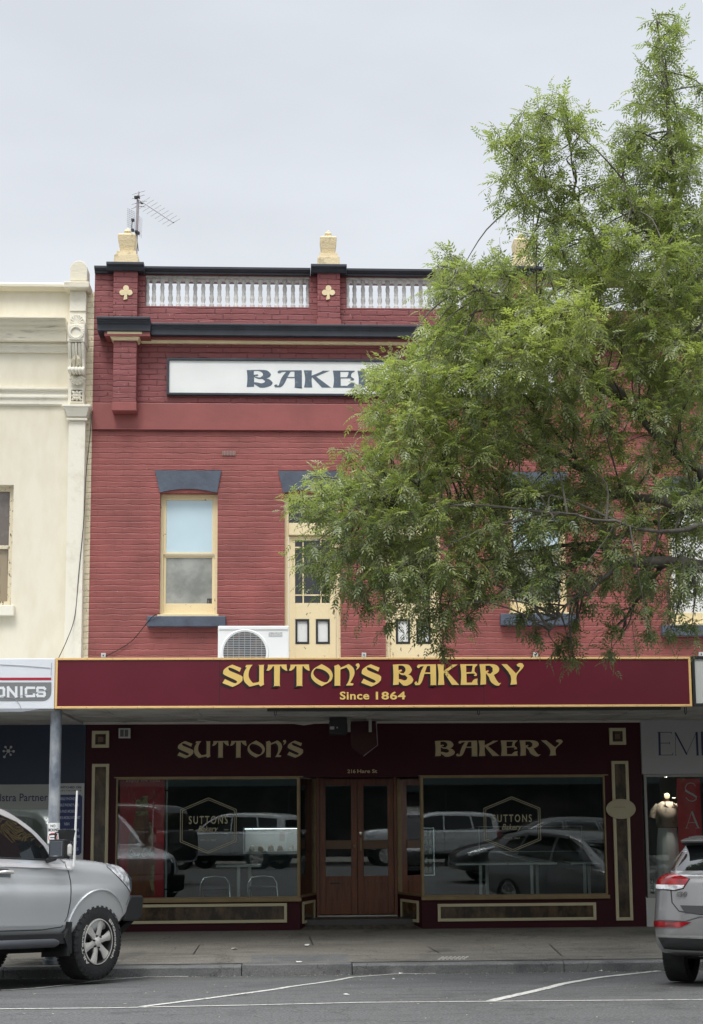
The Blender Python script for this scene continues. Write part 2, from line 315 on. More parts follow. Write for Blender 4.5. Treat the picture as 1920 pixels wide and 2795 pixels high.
M_greyboard = mat('grey_white_board', (0.52, 0.53, 0.51), 0.55, var=0.04, vscale=1)
M_inkn = mat('navy_ink', (0.012, 0.018, 0.075), 0.5)
M_ink = mat('black_ink', (0.012, 0.012, 0.014), 0.5)
M_whitep = mat('white_plastic', (0.78, 0.79, 0.78), 0.35, var=0.02, vscale=2)
M_redpost = mat('red_poster_print', (0.50, 0.010, 0.024), 0.35, var=0.15, vscale=0.9)
M_galv = mat('dull_aluminium', (0.42, 0.43, 0.45), 0.4, metal=0.7, var=0.1)
def tone_by_object(m, lo, hi):
    nt = m.node_tree; N = nt.nodes; L = nt.links; b = N['Principled BSDF']; src = b.inputs['Base Color'].links[0].from_socket
    oi = N.new('ShaderNodeObjectInfo'); r = N.new('ShaderNodeMapRange'); r.inputs['To Min'].default_value = lo; r.inputs['To Max'].default_value = hi; L.new(oi.outputs['Random'], r.inputs[0])
    s = N.new('ShaderNodeVectorMath'); s.operation = 'SCALE'; L.new(src, s.inputs[0]); L.new(r.outputs[0], s.inputs['Scale']); L.new(s.outputs[0], b.inputs['Base Color'])
tone_by_object(M_balus, 0.80, 1.2)
# ================================================================ bakery building
bld = thing('bakery_building', 'two storey red painted brick bakery with balustraded parapet and dark maroon shopfront', 'building', (2.5, 0.15, 0))
XL = at(250, 1300, 0).x; XR = at(1920, 1400, 0).x + 2.2
Zband = at(700, 1175, 0).z; Zceil = 2.86; Zcop0 = at(700, 751, 0).z
sh = 275.0
D1 = rc(777, 1345, 930, 1830, 0); W1 = rc(436, 1345, 594, 1680, 0)
W2 = rc(1390, 1345, 1548, 1674, 0); W3 = rc(1826, 1360, 1984, 1705, 0)
D2 = rc(777+sh, 1345, 930+sh, 1830, 0)
holes = [W1, D1, D2, W2, W3]
mb = MB(); holed(mb, XL, XR, Zceil, Zband, holes, 0.0, 0.32); mb.build('wall', M_red, bld)
z1b = at(700, 1103, 0).z
MB().box(XL, XR, -0.03, 0.30, Zband, z1b).build('rendered_band', M_redr, bld, bevel=0.01)
zc0 = at(700, 915, -0.12).z; zc1 = at(700, 880, -0.3).z
MB().box(XL, XR, 0.0, 0.30, z1b, zc1).build('wall', M_redp, bld)
# parapet with balustrade openings
bay = [rc(397, 752, 845, 839, 0), rc(946, 752, 1378, 840, 0), rc(1482, 752, 1900, 840, 0)]
zb0 = (bay[0][2]+bay[1][2])/2; zb1 = bay[0][3]
bay = [(b[0], b[1], zb0, zb1) for b in bay]
ztop = at(700, 733, -0.05).z; zcap = at(700, 752, 0).z
mb = MB(); holed(mb, XL, XR, zc1+0.002, zcap, bay, 0.0, 0.30); mb.build('parapet', M_redp, bld)
# coping: near-black moulded
def coping(x0, x1, y, z0, z1): return MB().prism_x([(0.31-y*0+0.04, z0), (0.35, z1), (-0.10+y, z1), (-0.10+y, z1-0.03), (-0.07+y, z1-0.05), (-0.04+y, z0+0.02), (-0.04+y, z0)], x0, x1)
piers = [(310, 376), (867, 929), (1400, 1463), (1957, 2020)]
PXs = []
prev = XL
for (a, b) in piers:
    xa, xb = at(a, 800, -0.1).x, at(b, 800, -0.1).x; PXs.append((xa, xb))
for i, (xa, xb) in enumerate(PXs):
    coping(prev, xa-0.10, 0, zcap+0.002, ztop).build('coping', M_blk, bld)
    prev = xb+0.10
    MB().box(xa, xb, -0.11, -0.002, zc1+0.12, zcap+0.01).build('pier', M_redp, bld, bevel=0.008)
    MB().box(xa-0.012, xb+0.012, -0.13, -0.002, zc1+0.004, zc1+0.118).build('pier_base', M_redr, bld, bevel=0.006)
    zt = ztop + 0.02
    mb = MB(); mb.prism_x([(0.36, zcap), (0.36, zt), (-0.21, zt), (-0.21, zt-0.04), (-0.17, zt-0.06), (-0.14, zcap)], xa-0.095, xb+0.095); mb.build('pier_cap', M_blk, bld, bevel=0.006)
    # clover emblem in cream
    cx = (xa+xb)/2 - (0.005 if i else -0.01); zc = at((piers[i][0]+piers[i][1])/2, 797, -0.11).z
    for (dx, dz, r) in [(0, 0.055, 0.042), (-0.052, -0.012, 0.042), (0.052, -0.012, 0.042)]: pass
    mb = MB()
    for k, (dx, dz, r) in enumerate([(0, 0.055, 0.042), (-0.052, -0.012, 0.042), (0.052, -0.012, 0.042)]):
        mb.prism_y([(cx+dx+r*math.cos(t), zc+dz+r*math.sin(t)) for t in np.linspace(0, 2*math.pi, 17)[:-1]], -0.122-k*0.002, -0.111)
    mb.prism_y([(cx-0.035, zc-0.125), (cx+0.02, zc-0.11), (cx+0.012, zc+0.02), (cx-0.012, zc+0.02)], -0.128, -0.111)
    mb.build('clover_emblem', M_cream, bld)
    # finial urn
    f0 = zt + 0.001; c = ((xa+xb)/2, 0.07); hw = (xb-xa)/2
    mb = MB(); mb.frustum(c, hw+0.005, hw+0.005, f0, hw-0.005, hw-0.005, f0+0.155)
    mb.frustum(c, hw*0.84, hw*0.84, f0+0.155, hw*0.80, hw*0.80, f0+0.225)
    mb.frustum(c, hw*0.55, hw*0.55, f0+0.225, hw*0.55, hw*0.55, f0+0.245)
    n = 5
    pr = [(0.56, 0.245), (0.62, 0.30), (0.70, 0.38), (0.745, 0.45), (0.745, 0.475), (0.62, 0.495), (0.26, 0.51), (0.25, 0.54), (0.30, 0.56), (0.12, 0.60), (0.02, 0.625)]
    for (a0, h0), (a1, h1) in zip(pr, pr[1:]): mb.frustum(c, hw*a0, hw*a0, f0+h0, hw*a1, hw*a1, f0+h1)
    mb.build('finial', M_finial, bld, bevel=0.008)
coping(prev, XR, 0, zcap+0.002, ztop).build('coping', M_blk, bld)
# balusters
prof = [(0.036, 0.0), (0.036, 0.055), (0.026, 0.065), (0.022, 0.08), (0.034, 0.12), (0.035, 0.15), (0.024, 0.19), (0.028, 0.20), (0.028, 0.215), (0.023, 0.225), (0.031, 0.26), (0.032, 0.29), (0.022, 0.335), (0.024, 0.345), (0.037, 0.365), (0.037, 0.42)]
first = None; bi = 0
for b in bay[:2]:
    n = int(round((b[1]-b[0])/0.1195)); H = b[3]-b[2]; base = len([1])
    for k in range(n+1):
        x = b[0] + (b[1]-b[0])*k/n
        if k in (0, n): x += 0.022 if k == 0 else -0.022
        j = random.uniform(-0.004, 0.004)
        if first is None:
            mb = MB(); s = H/0.42; mb.lathe([(r, h*s) for r, h in prof], tuple(W[bld]), 10); first = mb.build('baluster', M_balus, bld, smooth=True); o = first
            o.location = Vector((x+j, 0.10, b[2])) - W[bld]
        else:
            o = first.copy(); col.objects.link(o); o.parent = bld; o.location = Vector((x+j, 0.10 + random.uniform(-.006, .006), b[2])) - W[bld]; o.rotation_euler.z = random.uniform(0, 6)
# old grey rail just under the coping
for b in bay[:2]: MB().box(b[0], b[1], 0.03, 0.18, b[3]-0.028, b[3]+0.001).build('balustrade_rail', M_balus, bld)
# main cornice
def cornice_prof(p, z0, z1):
    h = z1-z0; return [(0.0, z0), (0.0, z1), (-p, z1), (-p, z1-0.18*h), (-p*0.90, z1-0.25*h), (-p*0.86, z1-0.42*h), (-p*0.78, z1-0.50*h), (-p*0.78, z0)]
x_ca, x_cb = at(264, 888, -0.36).x, at(414, 888, -0.36).x
zA = at(700, 883, -0.26).z; zB = at(700, 916, -0.2).z
MB().prism_x([(y, z) for y, z in cornice_prof(0.26, zB, zA)], x_cb-0.02, XR).build('cornice', M_blk, bld, bevel=0.005)
MB().prism_x([(y, z) for y, z in cornice_prof(0.38, zB+0.02, zA+0.045)], x_ca, x_cb-0.022).build('cornice', M_blk, bld, bevel=0.005)
MB().box(x_ca+0.1, x_cb-0.03, -0.27, -0.003, zB-0.045, zB+0.018).build('cornice_soffit', M_redr, bld)
MB().box(x_cb-0.028, XR, -0.12, -0.003, zB-0.03, zB-0.002).build('cornice_soffit', M_redr, bld)
zm1 = at(700, 922, -0.08).z; zm0 = at(700, 938, -0.05).z
MB().prism_x([(0, zm0), (0, zm1), (-0.10, zm1), (-0.10, zm1-0.02), (-0.07, zm1-0.035), (-0.045, zm0)], at(386, 930, -0.05).x, XR).build('cream_moulding', M_cream, bld, bevel=0.004)
xa, xb = at(309, 1000, -0.2).x, at(373, 1000, -0.2).x
q0, q1 = at(340, 928, -0.22).z, at(340, 912, -0.22).z
mb = MB(); mb.frustum(((xa+xb)/2, -0.10), (xb-xa)/2+0.01, 0.11, q0, (xb-xa)/2+0.065, 0.16, q1-0.015); mb.box(xa-0.08, xb+0.08, -0.275, -0.003, q1-0.014, q1+0.02); mb.build('capital', M_cream, bld, bevel=0.004)
MB().box(xa, xb, -0.20, -0.003, at(340, 1097, -0.2).z, q0-0.001).build('pilaster', M_redp, bld, bevel=0.008)
MB().box(xa-0.008, xb+0.008, -0.212, -0.032, at(340, 1121, -0.2).z, at(340, 1097, -0.2).z-0.001).build('pilaster_foot', M_redr, bld, bevel=0.006)
# crack of shadow under the rendered band: thin drip
MB().box(XL, XR, -0.045, -0.031, Zband-0.004, Zband+0.015).build('drip_edge', M_redr, bld)
# lintels, sills
def lintel(x0, x1, xi0, xi1, zt, zs, zm, parent=bld):
    mb = MB(); n = 10; low = [(xi0 + (xi1-xi0)*k/n, zs + (zm-zs)*math.sin(math.pi*k/n)) for k in range(n+1)]
    mb.prism_y(low + [(x1, zt), (x0, zt)], -0.022, -0.001); return mb.build('lintel', M_navy, parent)
def lint_px(dx, dy=0, w=1.0):
    zt = at(515, 1285+dy, 0).z; x0, x1 = at(424, 1285, 0).x+dx, at(605, 1285, 0).x+dx; a, b = at(437, 1343, 0).x+dx, at(593, 1343, 0).x+dx
    c = (x0+x1)/2; x0, x1, a, b = [c+(v-c)*w for v in (x0, x1, a, b)]
    return lintel(x0, x1, a, b, zt, at(515, 1345+dy, 0).z, at(515, 1335+dy, 0).z)
cxw = (W1[0]+W1[1])/2
for H in (W1, D1, D2, W2): lint_px((H[0]+H[1])/2-cxw)
lint_px((W3[0]+W3[1])/2-cxw, 12)
def sash(Wd, upper, lower, zsill, half=False, curtain=None):
    x0, x1, z0, z1 = Wd; y = 0.10
    mb = MB(); mb.frame(x0, x1, z0, z1, 0.045, y, y+0.10, 0.05)
    f = mb.build('window', M_creamold, bld, bevel=0.004)
    zmid = z0 + (z1-z0)*0.52
    a, b = x0+0.046, x1-0.046
    MB().frame(a, b, zmid-0.025, z1-0.047, 0.035, y+0.012, y+0.05, 0.03).build('upper_sash', M_creamold, f, bevel=0.003)
    MB().frame(a, b, z0+0.052, zmid-0.03, 0.035, y+0.04, y+0.075, 0.14).build('lower_sash', M_creamold, f, bevel=0.003)
    MB().box(a+0.035, b-0.035, y+0.03, y+0.04, zmid+0.005, z1-0.082).build('pane', upper, f, label='pale upper window pane')
    MB().box(a+0.035, b-0.035, y+0.055, y+0.064, z0+0.192, zmid-0.065).build('pane', lower, f)
    MB().box(x0-0.02, x1+0.02, -0.02, y-0.001, z0-0.045+0.02, z0+0.018).build('sill_board', M_creamold, f, bevel=0.004)
    s0, s1 = zsill
    MB().box(x0-0.155, x1+0.125, -0.11, 0.0-0.002, s0, s1).build('sill', M_navy, f, bevel=0.008)
    return f
w1 = sash(W1, M_frost, M_greyg, (at(512, 1710, -0.1).z, at(512, 1681, -0.1).z-0.002))
# notice stuck in the corner of the first window
q = rc(566, 1634, 584, 1651, 0.15); mb = MB(); mb.frame(q[0], q[1], q[2], q[3], 0.008, 0.145, 0.153)
for k in range(4): mb.box(q[0]+0.02, q[1]-0.02-0.008*(k % 2), 0.149, 0.153, q[2]+0.018+k*0.016, q[2]+0.024+k*0.016)
mb.build('window_sticker', M_ink, w1)
sash(W2, M_frost, M_greyg, (at(1470, 1706, -0.1).z, at(1470, 1675, -0.1).z))
sash(W3, M_whitep, M_whitep, (at(1900, 1735, -0.1).z, at(1900, 1706, -0.1).z))
def balcony_door(H):
    x0, x1, z0, z1 = H; z0 = at(850, 1812, 0).z; y = 0.07; s = (x1-x0)/153.0   # metres per survey unit
    mb = MB(); mb.box(x0, x0+0.06, y, y+0.14, z0, z1); mb.box(x1-0.06, x1, y, y+0.14, z0, z1); mb.box(x0+0.06, x1-0.06, y, y+0.14, z1-0.055, z1)
    d = mb.build('balcony_door', M_creamold, bld, bevel=0.004, label='cream flaking timber door with nine pane glazing')
    Zr = lambda py: at(850, py, y).z
    MB().box(x0+0.061, x1-0.061, y-0.02, y+0.12, Zr(1461), Zr(1428)).build('transom', M_creamold, d, bevel=0.006)
    MB().box(x0+0.061, x1-0.061, y+0.05, y+0.06, Zr(1427), z1-0.056).build('transom_pane', M_darkg, d)
    a, b = x0+0.066, x1-0.066; g0, g1 = a+0.085, b-0.085
    gt, gb = Zr(1473), Zr(1645); mt, mbm = Zr(1689), Zr(1757)
    leaf = MB(); leaf.box(a, g0, y+0.03, y+0.075, z0, Zr(1463)); leaf.box(g1, b, y+0.03, y+0.075, z0, Zr(1463))
    leaf.box(g0, g1, y+0.03, y+0.075, gt, Zr(1463)); leaf.box(g0, g1, y+0.032, y+0.073, mt, gb); leaf.box(g0, g1, y+0.032, y+0.073, z0, mbm)
    xm = (g0+g1)/2; leaf.box(xm-0.045, xm+0.045, y+0.032, y+0.073, mbm, mt)
    lf = leaf.build('door_leaf', M_creamold, d, bevel=0.003)
    MB().box(g0, g1, y+0.055, y+0.062, gb, gt).build('glazing', M_darkg, d)
    mu = MB()
    for x in (g0+0.115, g1-0.125): mu.box(x-0.009, x+0.009, y+0.038, y+0.054, gb, gt)
    for z in (gt-0.105, gb+0.115):
        for (p, r) in ((g0, g0+0.106), (g0+0.124, g1-0.134), (g1-0.116, g1)): mu.box(p, r, y+0.038, y+0.054, z-0.009, z+0.009)
    mu.build('glazing_bar', M_cream, d)
    for (p, r) in ((g0, xm-0.045), (xm+0.045, g1)):
        MB().frame(p+0.002, r-0.002, mbm+0.002, mt-0.002, 0.028, y+0.026, y+0.06).build('panel_moulding', M_dark, d)
        MB().box(p+0.03, r-0.03, y+0.05, y+0.06, mbm+0.03, mt-0.03).build('door_panel', MATS['cracked'], d)
mat('cracked', (0.74, 0.74, 0.72), 0.6, c2=(0.2, 0.19, 0.18), fac=(0.66, 0.70), vscale=7, aniso=(4, 1, 0.7), bump=0.2)
balcony_door(D1); balcony_door(D2)
q = rc(607, 1231, 644, 1244, 0); mb = MB(); mb.box(q[0], q[1], -0.006, -0.001, q[2], q[3]); mb.build('air_brick', mat('vent_shadow', (0.04, 0.02, 0.02), 0.9), bld)
mb = MB()
for k in range(9):
    x = q[0] + (q[1]-q[0])*(k+0.5)/9; mb.box(x-0.004, x+0.004, -0.012, -0.006, q[2], q[3])
for k in range(4):
    z = q[2] + (q[3]-q[2])*(k+0.5)/4; mb.box(q[0], q[1], -0.015, -0.012, z-0.003, z+0.003)
mb.build('air_brick_grille', mat('vent_terracotta', (0.45, 0.28, 0.25), 0.8), bld)
MB().box(XL, XR, 0.301, 9.0, Zband+0.3, Zband+0.42).build('roof', M_roofm, bld)
MB().box(XL, XL+0.25, 0.33, 9.0, 0, Zband+0.29).build('side_wall', M_red, bld)
MB().box(XR-0.25, XR, 0.33, 9.0, 0, Zband+0.29).build('side_wall', M_red, bld)
# white bakery sign on the upper wall
sg = thing('wall_sign', 'long white panel lettered in slate blue, framed black, high on the red wall', 'sign', at(990, 1081, -0.03))
q = rc(456, 981, 1520, 1081, -0.05); MB().frame(q[0], q[1], q[2], q[3], 0.032, -0.060, -0.002).build('sign_frame', M_blk, sg, bevel=0.004)
MB().box(q[0]+0.032, q[1]-0.032, -0.035, -0.002, q[2]+0.032, q[3]-0.032).build('sign_panel', M_white, sg)
mb = MB(); a = rc(674, 1009, 1131, 1061, -0.035); put(mb, BAKERY, a[0], a[1], a[2], a[3], -0.036, 0.002); mb.build('lettering', M_slate, sg)
# ================================================================ television aerial on the roof
AY = 0.9
an = thing('tv_antenna', 'roof television antenna with long angled boom behind the left finial', 'antenna', (at(372, 600, AY).x, AY, Zband+0.42))
A = lambda x, y, Y=AY: at(300+x*0.1566, 500+y*0.1566, Y)
base = A(462, 1150); base.z = Zband+0.42
mm = mat('weathered_antenna_metal', (0.36, 0.35, 0.37), 0.5, metal=0.3)
MB().tube([base, A(462, 1000), A(497, 230)], 0.022, 8).build('mast', mat('mast_paint', (0.34, 0.30, 0.32), 0.5), an, smooth=True)
MB().tube([A(497, 240), A(510, 150)], 0.012, 6).build('mast_tip', mm, an)
p0, p1 = A(500, 280, 0.80), A(1115, 685, 0.1)
MB().tube([p0, p1], 0.012, 6).build('boom', mm, an)
dv = Vector((0.30, 0.62, 0)).normalized()
for k in range(9):
    t = 0.12 + 0.88*k/8; c = p0.lerp(p1, t); L = 0.17-0.04*t; dd = Vector((0.5, -0.3, 0.18)).normalized() if k in (6, 7) else Vector((0.55, -0.45, 0.13)).normalized()
    MB().tube([c-dd*L, c+dd*L], 0.003, 5).build('element', mm, an)
for (x0, y0, x1, y1) in ((390,195,620,128), (385,270,612,200), (380,368,650,310), (375,445,480,405), (500,400,630,415)): MB().tube([A(x0, y0), A(x1, y1)], 0.006, 5).build('element', mm, an)
def grid_panel(c00, c10, c01, nu, nv):
    c00, c10, c01 = map(Vector, (c00, c10, c01)); mb = MB()
    for k in range(nu+1): t = k/nu; p = c00.lerp(c10, t); mb.tube([p, p+(c01-c00)], 0.0028, 4)
    for k in range(nv+1): t = k/nv; p = c00.lerp(c01, t); mb.tube([p, p+(c10-c00)], 0.0028, 4)
    return mb.build('reflector_grid', mm, an)
grid_panel(A(310, 440, AY-.05), A(438, 505, AY+.25), A(302, 745, AY-.05), 4, 9)
grid_panel(A(500, 560, AY+.1), A(566, 620, AY-.25), A(485, 885, AY+.1), 3, 10)
mb = MB()
for (x, y) in ((455, 250), (500, 245), (560, 335), (405, 645), (400, 820), (465, 850), (500, 870)):
    c = A(x, y, AY-0.03); mb.box(c.x-0.022, c.x+0.022, c.y-0.03, c.y+0.03, c.z-0.015, c.z+0.015)
mb.build('clamp', M_dark, an)
MB().tube([A(395,645), A(380,760), A(400,820), A(470,850), A(480, 1000), A(500, 1180)], 0.006, 5).build('feeder_cable', M_dark, an)
# ================================================================ awning
FY = -2.5
aw = thing('awning', 'flat street awning with grey lined ceiling along the bakery front', 'awning', (2.5, -1.25, 2.86))
xf0, xf1 = at(152, 1865, FY).x, at(1886, 1865, FY).x
zf0, zf1 = at(1000, 1932, FY).z, at(1000, 1795, FY).z
MB().box(xf0, xf1, FY+0.04, -0.002, 2.86, 2.90).build('ceiling', M_ceil, aw)
mb = MB()
for k in range(7): x = xf0 + (xf1-xf0)*(k+0.5)/7; mb.box(x-0.02, x+0.02, FY+0.05, -0.01, 2.852, 2.86)
mb.box(xf0+.02, xf1-.02, -1.25, -1.21, 2.851, 2.86); mb.build('ceiling_batten', M_ceil, aw)
MB().box(XL-0.1, at(1746, 1972, 0).x, -0.05, -0.003, 2.83, 2.86).build('ceiling_trim', mat('pale_scotia_trim', (0.45, 0.43, 0.38), 0.6), aw)
mb = MB(); n = 90
zr0, zr1 = zf1-0.10, 3.42
for k in range(n):
    x = xf0+(xf1-xf0)*k/n; x2 = xf0+(xf1-xf0)*(k+1)/n; h = 0.018 if k % 2 else 0.0; h2 = 0.018 - h
    mb.add([(x, FY+0.05, zr0+h), (x2, FY+0.05, zr0+h2), (x2, -0.003, zr1+h2), (x, -0.003, zr1+h)], [(0,1,2,3)])
mb.build('roof_sheet', M_roofm, aw)
MB().box(at(730, 1940, FY).x, at(1860, 1940, FY).x, FY+0.01, FY+0.10, zf0-0.035, zf0-0.002).build('gutter', M_dark, aw)
mb = MB()
for px in (752, 1307, 1872):
    p = at(px, 1942, FY+.03); mb.tube([(p.x-.012, p.y, zf0-.002), (p.x-.012, p.y, zf0-0.07), (p.x, p.y, zf0-0.095), (p.x+.012, p.y, zf0-0.07), (p.x+.012, p.y, zf0-.002)], 0.006, 6)
mb.build('sign_hook', M_dark, aw)
pb = at(150, 2150, -2.35); pz = pav(-2.35)
mpost = mat('worn_grey_blue_post_paint', (0.115, 0.135, 0.17), 0.55, c2=(0.36, 0.38, 0.40), fac=(0.42, 0.66), vscale=3.2, aniso=(1, 1, 0.6), bump=0.3)
MB().lathe([(0.10, pz), (0.10, pz+0.05), (0.072, pz+0.06), (0.069, 2.85)], (pb.x, pb.y, 0), 20).build('post', mpost, aw, smooth=True, label='round weathered grey blue awning post')
# no smoking sign curved round the post
ns = thing('no_smoking_sign', 'small white no smoking plate strapped to the awning post', 'sign', (pb.x, pb.y-0.07, at(147, 2301, -2.42).z))
za, zb = at(147, 2302, -2.42).z, at(147, 2246, -2.42).z
def onpost(mb, vf, u0, u1, z0, z1, r):
    vs, fs = vf; a = np.array(vs); mn = a.min(0); mx = a.max(0); out = []
    for v in vs:
        u = u0 + (v[0]-mn[0])/(mx[0]-mn[0])*(u1-u0); z = z0 + (v[1]-mn[1])/(mx[1]-mn[1])*(z1-z0); rr = r + (0.001 if v[2] > 0 else 0)
        out.append((pb.x + rr*math.sin(u/0.071), pb.y - rr*math.cos(u/0.071), z))
    mb.add(out, fs)
mb = MB(); n = 14
for k in range(n):
    u = -0.10+0.2*k/n; v = -0.10+0.2*(k+1)/n; P = lambda u, r, z: (pb.x+r*math.sin(u/0.071), pb.y-r*math.cos(u/0.071), z)
    mb.add([P(u,.0745,za),P(v,.0745,za),P(v,.0745,zb),P(u,.0745,zb),P(u,.072,za),P(v,.072,za),P(v,.072,zb),P(u,.072,zb)], [(0,1,2,3),(7,6,5,4),(0,4,5,1),(3,2,6,7)])
mb.build('sign_plate', M_whitep, ns)
mb = MB(); H = zb-za
onpost(mb, font_mesh('NO', off=0.02), -0.028, 0.028, zb-0.22*H, zb-0.08*H, 0.0752); onpost(mb, font_mesh('SMOKING', off=0.02), -0.065, 0.065, zb-0.42*H, zb-0.27*H, 0.0752); mb.build('lettering', M_ink, ns)
mb = MB(); cz = za+0.29*H
for k in range(24):
    t0, t1 = 2*math.pi*k/24, 2*math.pi*(k+1)/24; pts = []
    for (t, r) in ((t0, .055), (t1, .055), (t1, .045), (t0, .045)): pts.append((pb.x+.0762*math.sin(r*math.cos(t)/.071), pb.y-.0762*math.cos(r*math.cos(t)/.071), cz+r*math.sin(t)))
    mb.add(pts, [(0,1,2,3)])
mb.add([(pb.x-0.038, pb.y-0.0705, cz+0.034), (pb.x-0.031, pb.y-0.0725, cz+0.040), (pb.x+0.038, pb.y-0.0705, cz-0.034), (pb.x+0.031, pb.y-0.0725, cz-0.040)], [(0,1,2,3)])
mb.build('prohibition_ring', mat('sign_red', (0.5, 0.03, 0.05), 0.5), ns)
mb = MB(); mb.box(pb.x-0.03, pb.x+0.012, pb.y-0.0775, pb.y-0.0755, cz-0.006, cz+0.005); mb.box(pb.x+0.014, pb.x+0.028, pb.y-0.077, pb.y-0.0745, cz-0.006, cz+0.005)
mb.build('cigarette_symbol', M_ink, ns)
# fascia sign
fs = thing('fascia_sign', "long maroon awning sign in gold lettering with a tan border, Since 1864 beneath", 'sign', ((xf0+xf1)/2, FY, zf0))
MB().box(xf0+0.028, xf1-0.028, FY-0.02, FY+0.03, zf0+0.028, zf1-0.028).build('sign_panel', M_maroon, fs)
MB().frame(xf0, xf1, zf0, zf1, 0.028, FY-0.032, FY+0.03).build('sign_border', M_goldb, fs, bevel=0.004)
def sign_words(items, Y, mg, ms, parent, dx, dz, glow=0.0):
    for vf, r in items:
        g = MB(); s = MB(); put(g, vf, *r, Y-0.006, 0.002); put(s, vf, r[0]+dx, r[1]+dx, r[2]+dz, r[3]+dz, Y-0.002, 0.002)
        g.build('lettering', mg, parent); s.build('letter_shading', ms, parent)
sc = 1/224.0
r1 = rc(608, 1811.5, 1040.5, 1875, FY); r2 = rc(1072.7, 1810.7, 1430, 1873.5, FY)
sign_words([(SUTTONS, r1), (BAKERY, r2)], FY-0.02, M_gold, M_shadow, fs, -0.030, -0.022)
for wd, px in (('Since', (928, 1888, 1008, 1910)), ('1864', (1026, 1888, 1107, 1910))):
    mb = MB(); text(mb, wd, *rc(*px, FY), FY-0.024, 0.002, off=0.025, spacing=1.08); mb.build('since_lettering', M_gold, fs)
for k in (600, 1320):
    p = at(k, 1860, FY); MB().box(p.x-0.003, p.x+0.003, FY-0.0215, FY-0.0202, zf0+0.03, zf1-0.03).build('panel_joint', M_shadow, fs)

mb = MB()
for k in range(26):
    x = xf0+0.08+(xf1-xf0-0.16)*k/25
    for z in (zf0+0.014, zf1-0.014): mb.lathe([(0.005, FY-0.035), (0.005, FY-0.0318)], (x, 0, z), 6, 'y')
sc_o = mb.build('border_screws', mat('screw_heads', (0.30, 0.22, 0.12), 0.5), fs); sc_o['kind'] = 'stuff'
# ================================================================ bakery shop front
SX0, SX1 = at(232, 2250, 0).x, at(1756, 2250, 0).x
WL = rc(316, 2124, 819, 2450, 0); WR = rc(1150, 2117, 1655, 2449, 0)
zs = (WL[2]+WR[2])/2; zh = (WL[3]+WR[3])/2
DY = 0.85
DX0, DX1 = at(870, 2300, DY).x, at(1078, 2300, DY).x
zdt = at(975, 2126, DY).z; zdb = at(975, 2495, DY).z
mb = MB()
# piers, header and stall risers as one wall with the glazed openings and the porch left out
holed(mb, SX0, SX1, 0.0, 2.86, [(WL[0], WL[1], zs, zh), (WL[1]-0.0001, WR[0]+0.0001, -1, zh), (WR[0], WR[1], zs, zh)], 0.0, 0.25)
mb.build('shopfront_wall', M_shop, bld)
mb = MB()
def seg(p0, p1, t0, t1, z0, z1, y0, y1, mb):
    """box along the slanted porch side p0->p1, t along it in metres, y depth behind its face"""
    d = Vector((p1[0]-p0[0], p1[1]-p0[1], 0)); Lg = d.length; d.normalize(); n = Vector((-d.y, d.x, 0))
    if n.y < 0: n = -n
    b = Vector((p0[0], p0[1], 0)); P = lambda t, y, z: b + d*t + n*y + Vector((0, 0, z))
    mb.add([P(t0,y0,z0),P(t1,y0,z0),P(t1,y1,z0),P(t0,y1,z0),P(t0,y0,z1),P(t1,y0,z1),P(t1,y1,z1),P(t0,y1,z1)],
           [(0,3,2,1),(4,5,6,7),(0,1,5,4),(1,2,6,5),(2,3,7,6),(3,0,4,7)]); return Lg
Lp, Rp = ((WL[1], 0.0), (DX0-0.02, DY)), ((WR[0], 0.0), (DX1+0.02, DY))
for (a, b) in (Lp, Rp):
    Lg = (Vector(b)-Vector(a)).length
    m_ = MB(); seg(a, b, 0.0, Lg, 0.0, zs, 0.002, 0.12, m_); m_.build('porch_riser', M_shop, bld)
    m_ = MB(); seg(a, b, 0.0, Lg, zh, 2.86, 0.002, 0.12, m_); m_.build('porch_header', M_shop, bld)
    g = MB(); seg(a, b, 0.03, Lg-0.06, zs+0.02, zh-0.02, 0.03, 0.036, g); g.build('porch_glass', M_glass, bld)
    fr = MB(); seg(a, b, 0, 0.028, zs+0.001, zh, -0.004, 0.04, fr); seg(a, b, Lg-0.06, Lg, zs+0.001, zh, -0.002, 0.05, fr); seg(a, b, 0.03, Lg-0.062, zs+0.001, zs+0.03, 0.004, 0.05, fr); fr.build('porch_glass_frame', M_brass, bld)
    p = MB(); t0, t1 = 0.12*Lg, 0.80*Lg; zz0, zz1 = 0.06+0.02, zs-0.06
    for (u0, u1, v0, v1) in ((t0, t0+.035, zz0, zz1), (t1-.035, t1, zz0, zz1), (t0+.035, t1-.035, zz1-.035, zz1), (t0+.035, t1-.035, zz0, zz0+.035)): seg(a, b, u0, u1, v0, v1, -0.022, 0.001, p)
    p.build('panel_frame', M_shopc, bld)
    p = MB(); seg(a, b, t0+.036, t1-.036, zz0+.036, zz1-.036, -0.006, 0.001, p); p.build('marbled_panel', M_marble, bld)
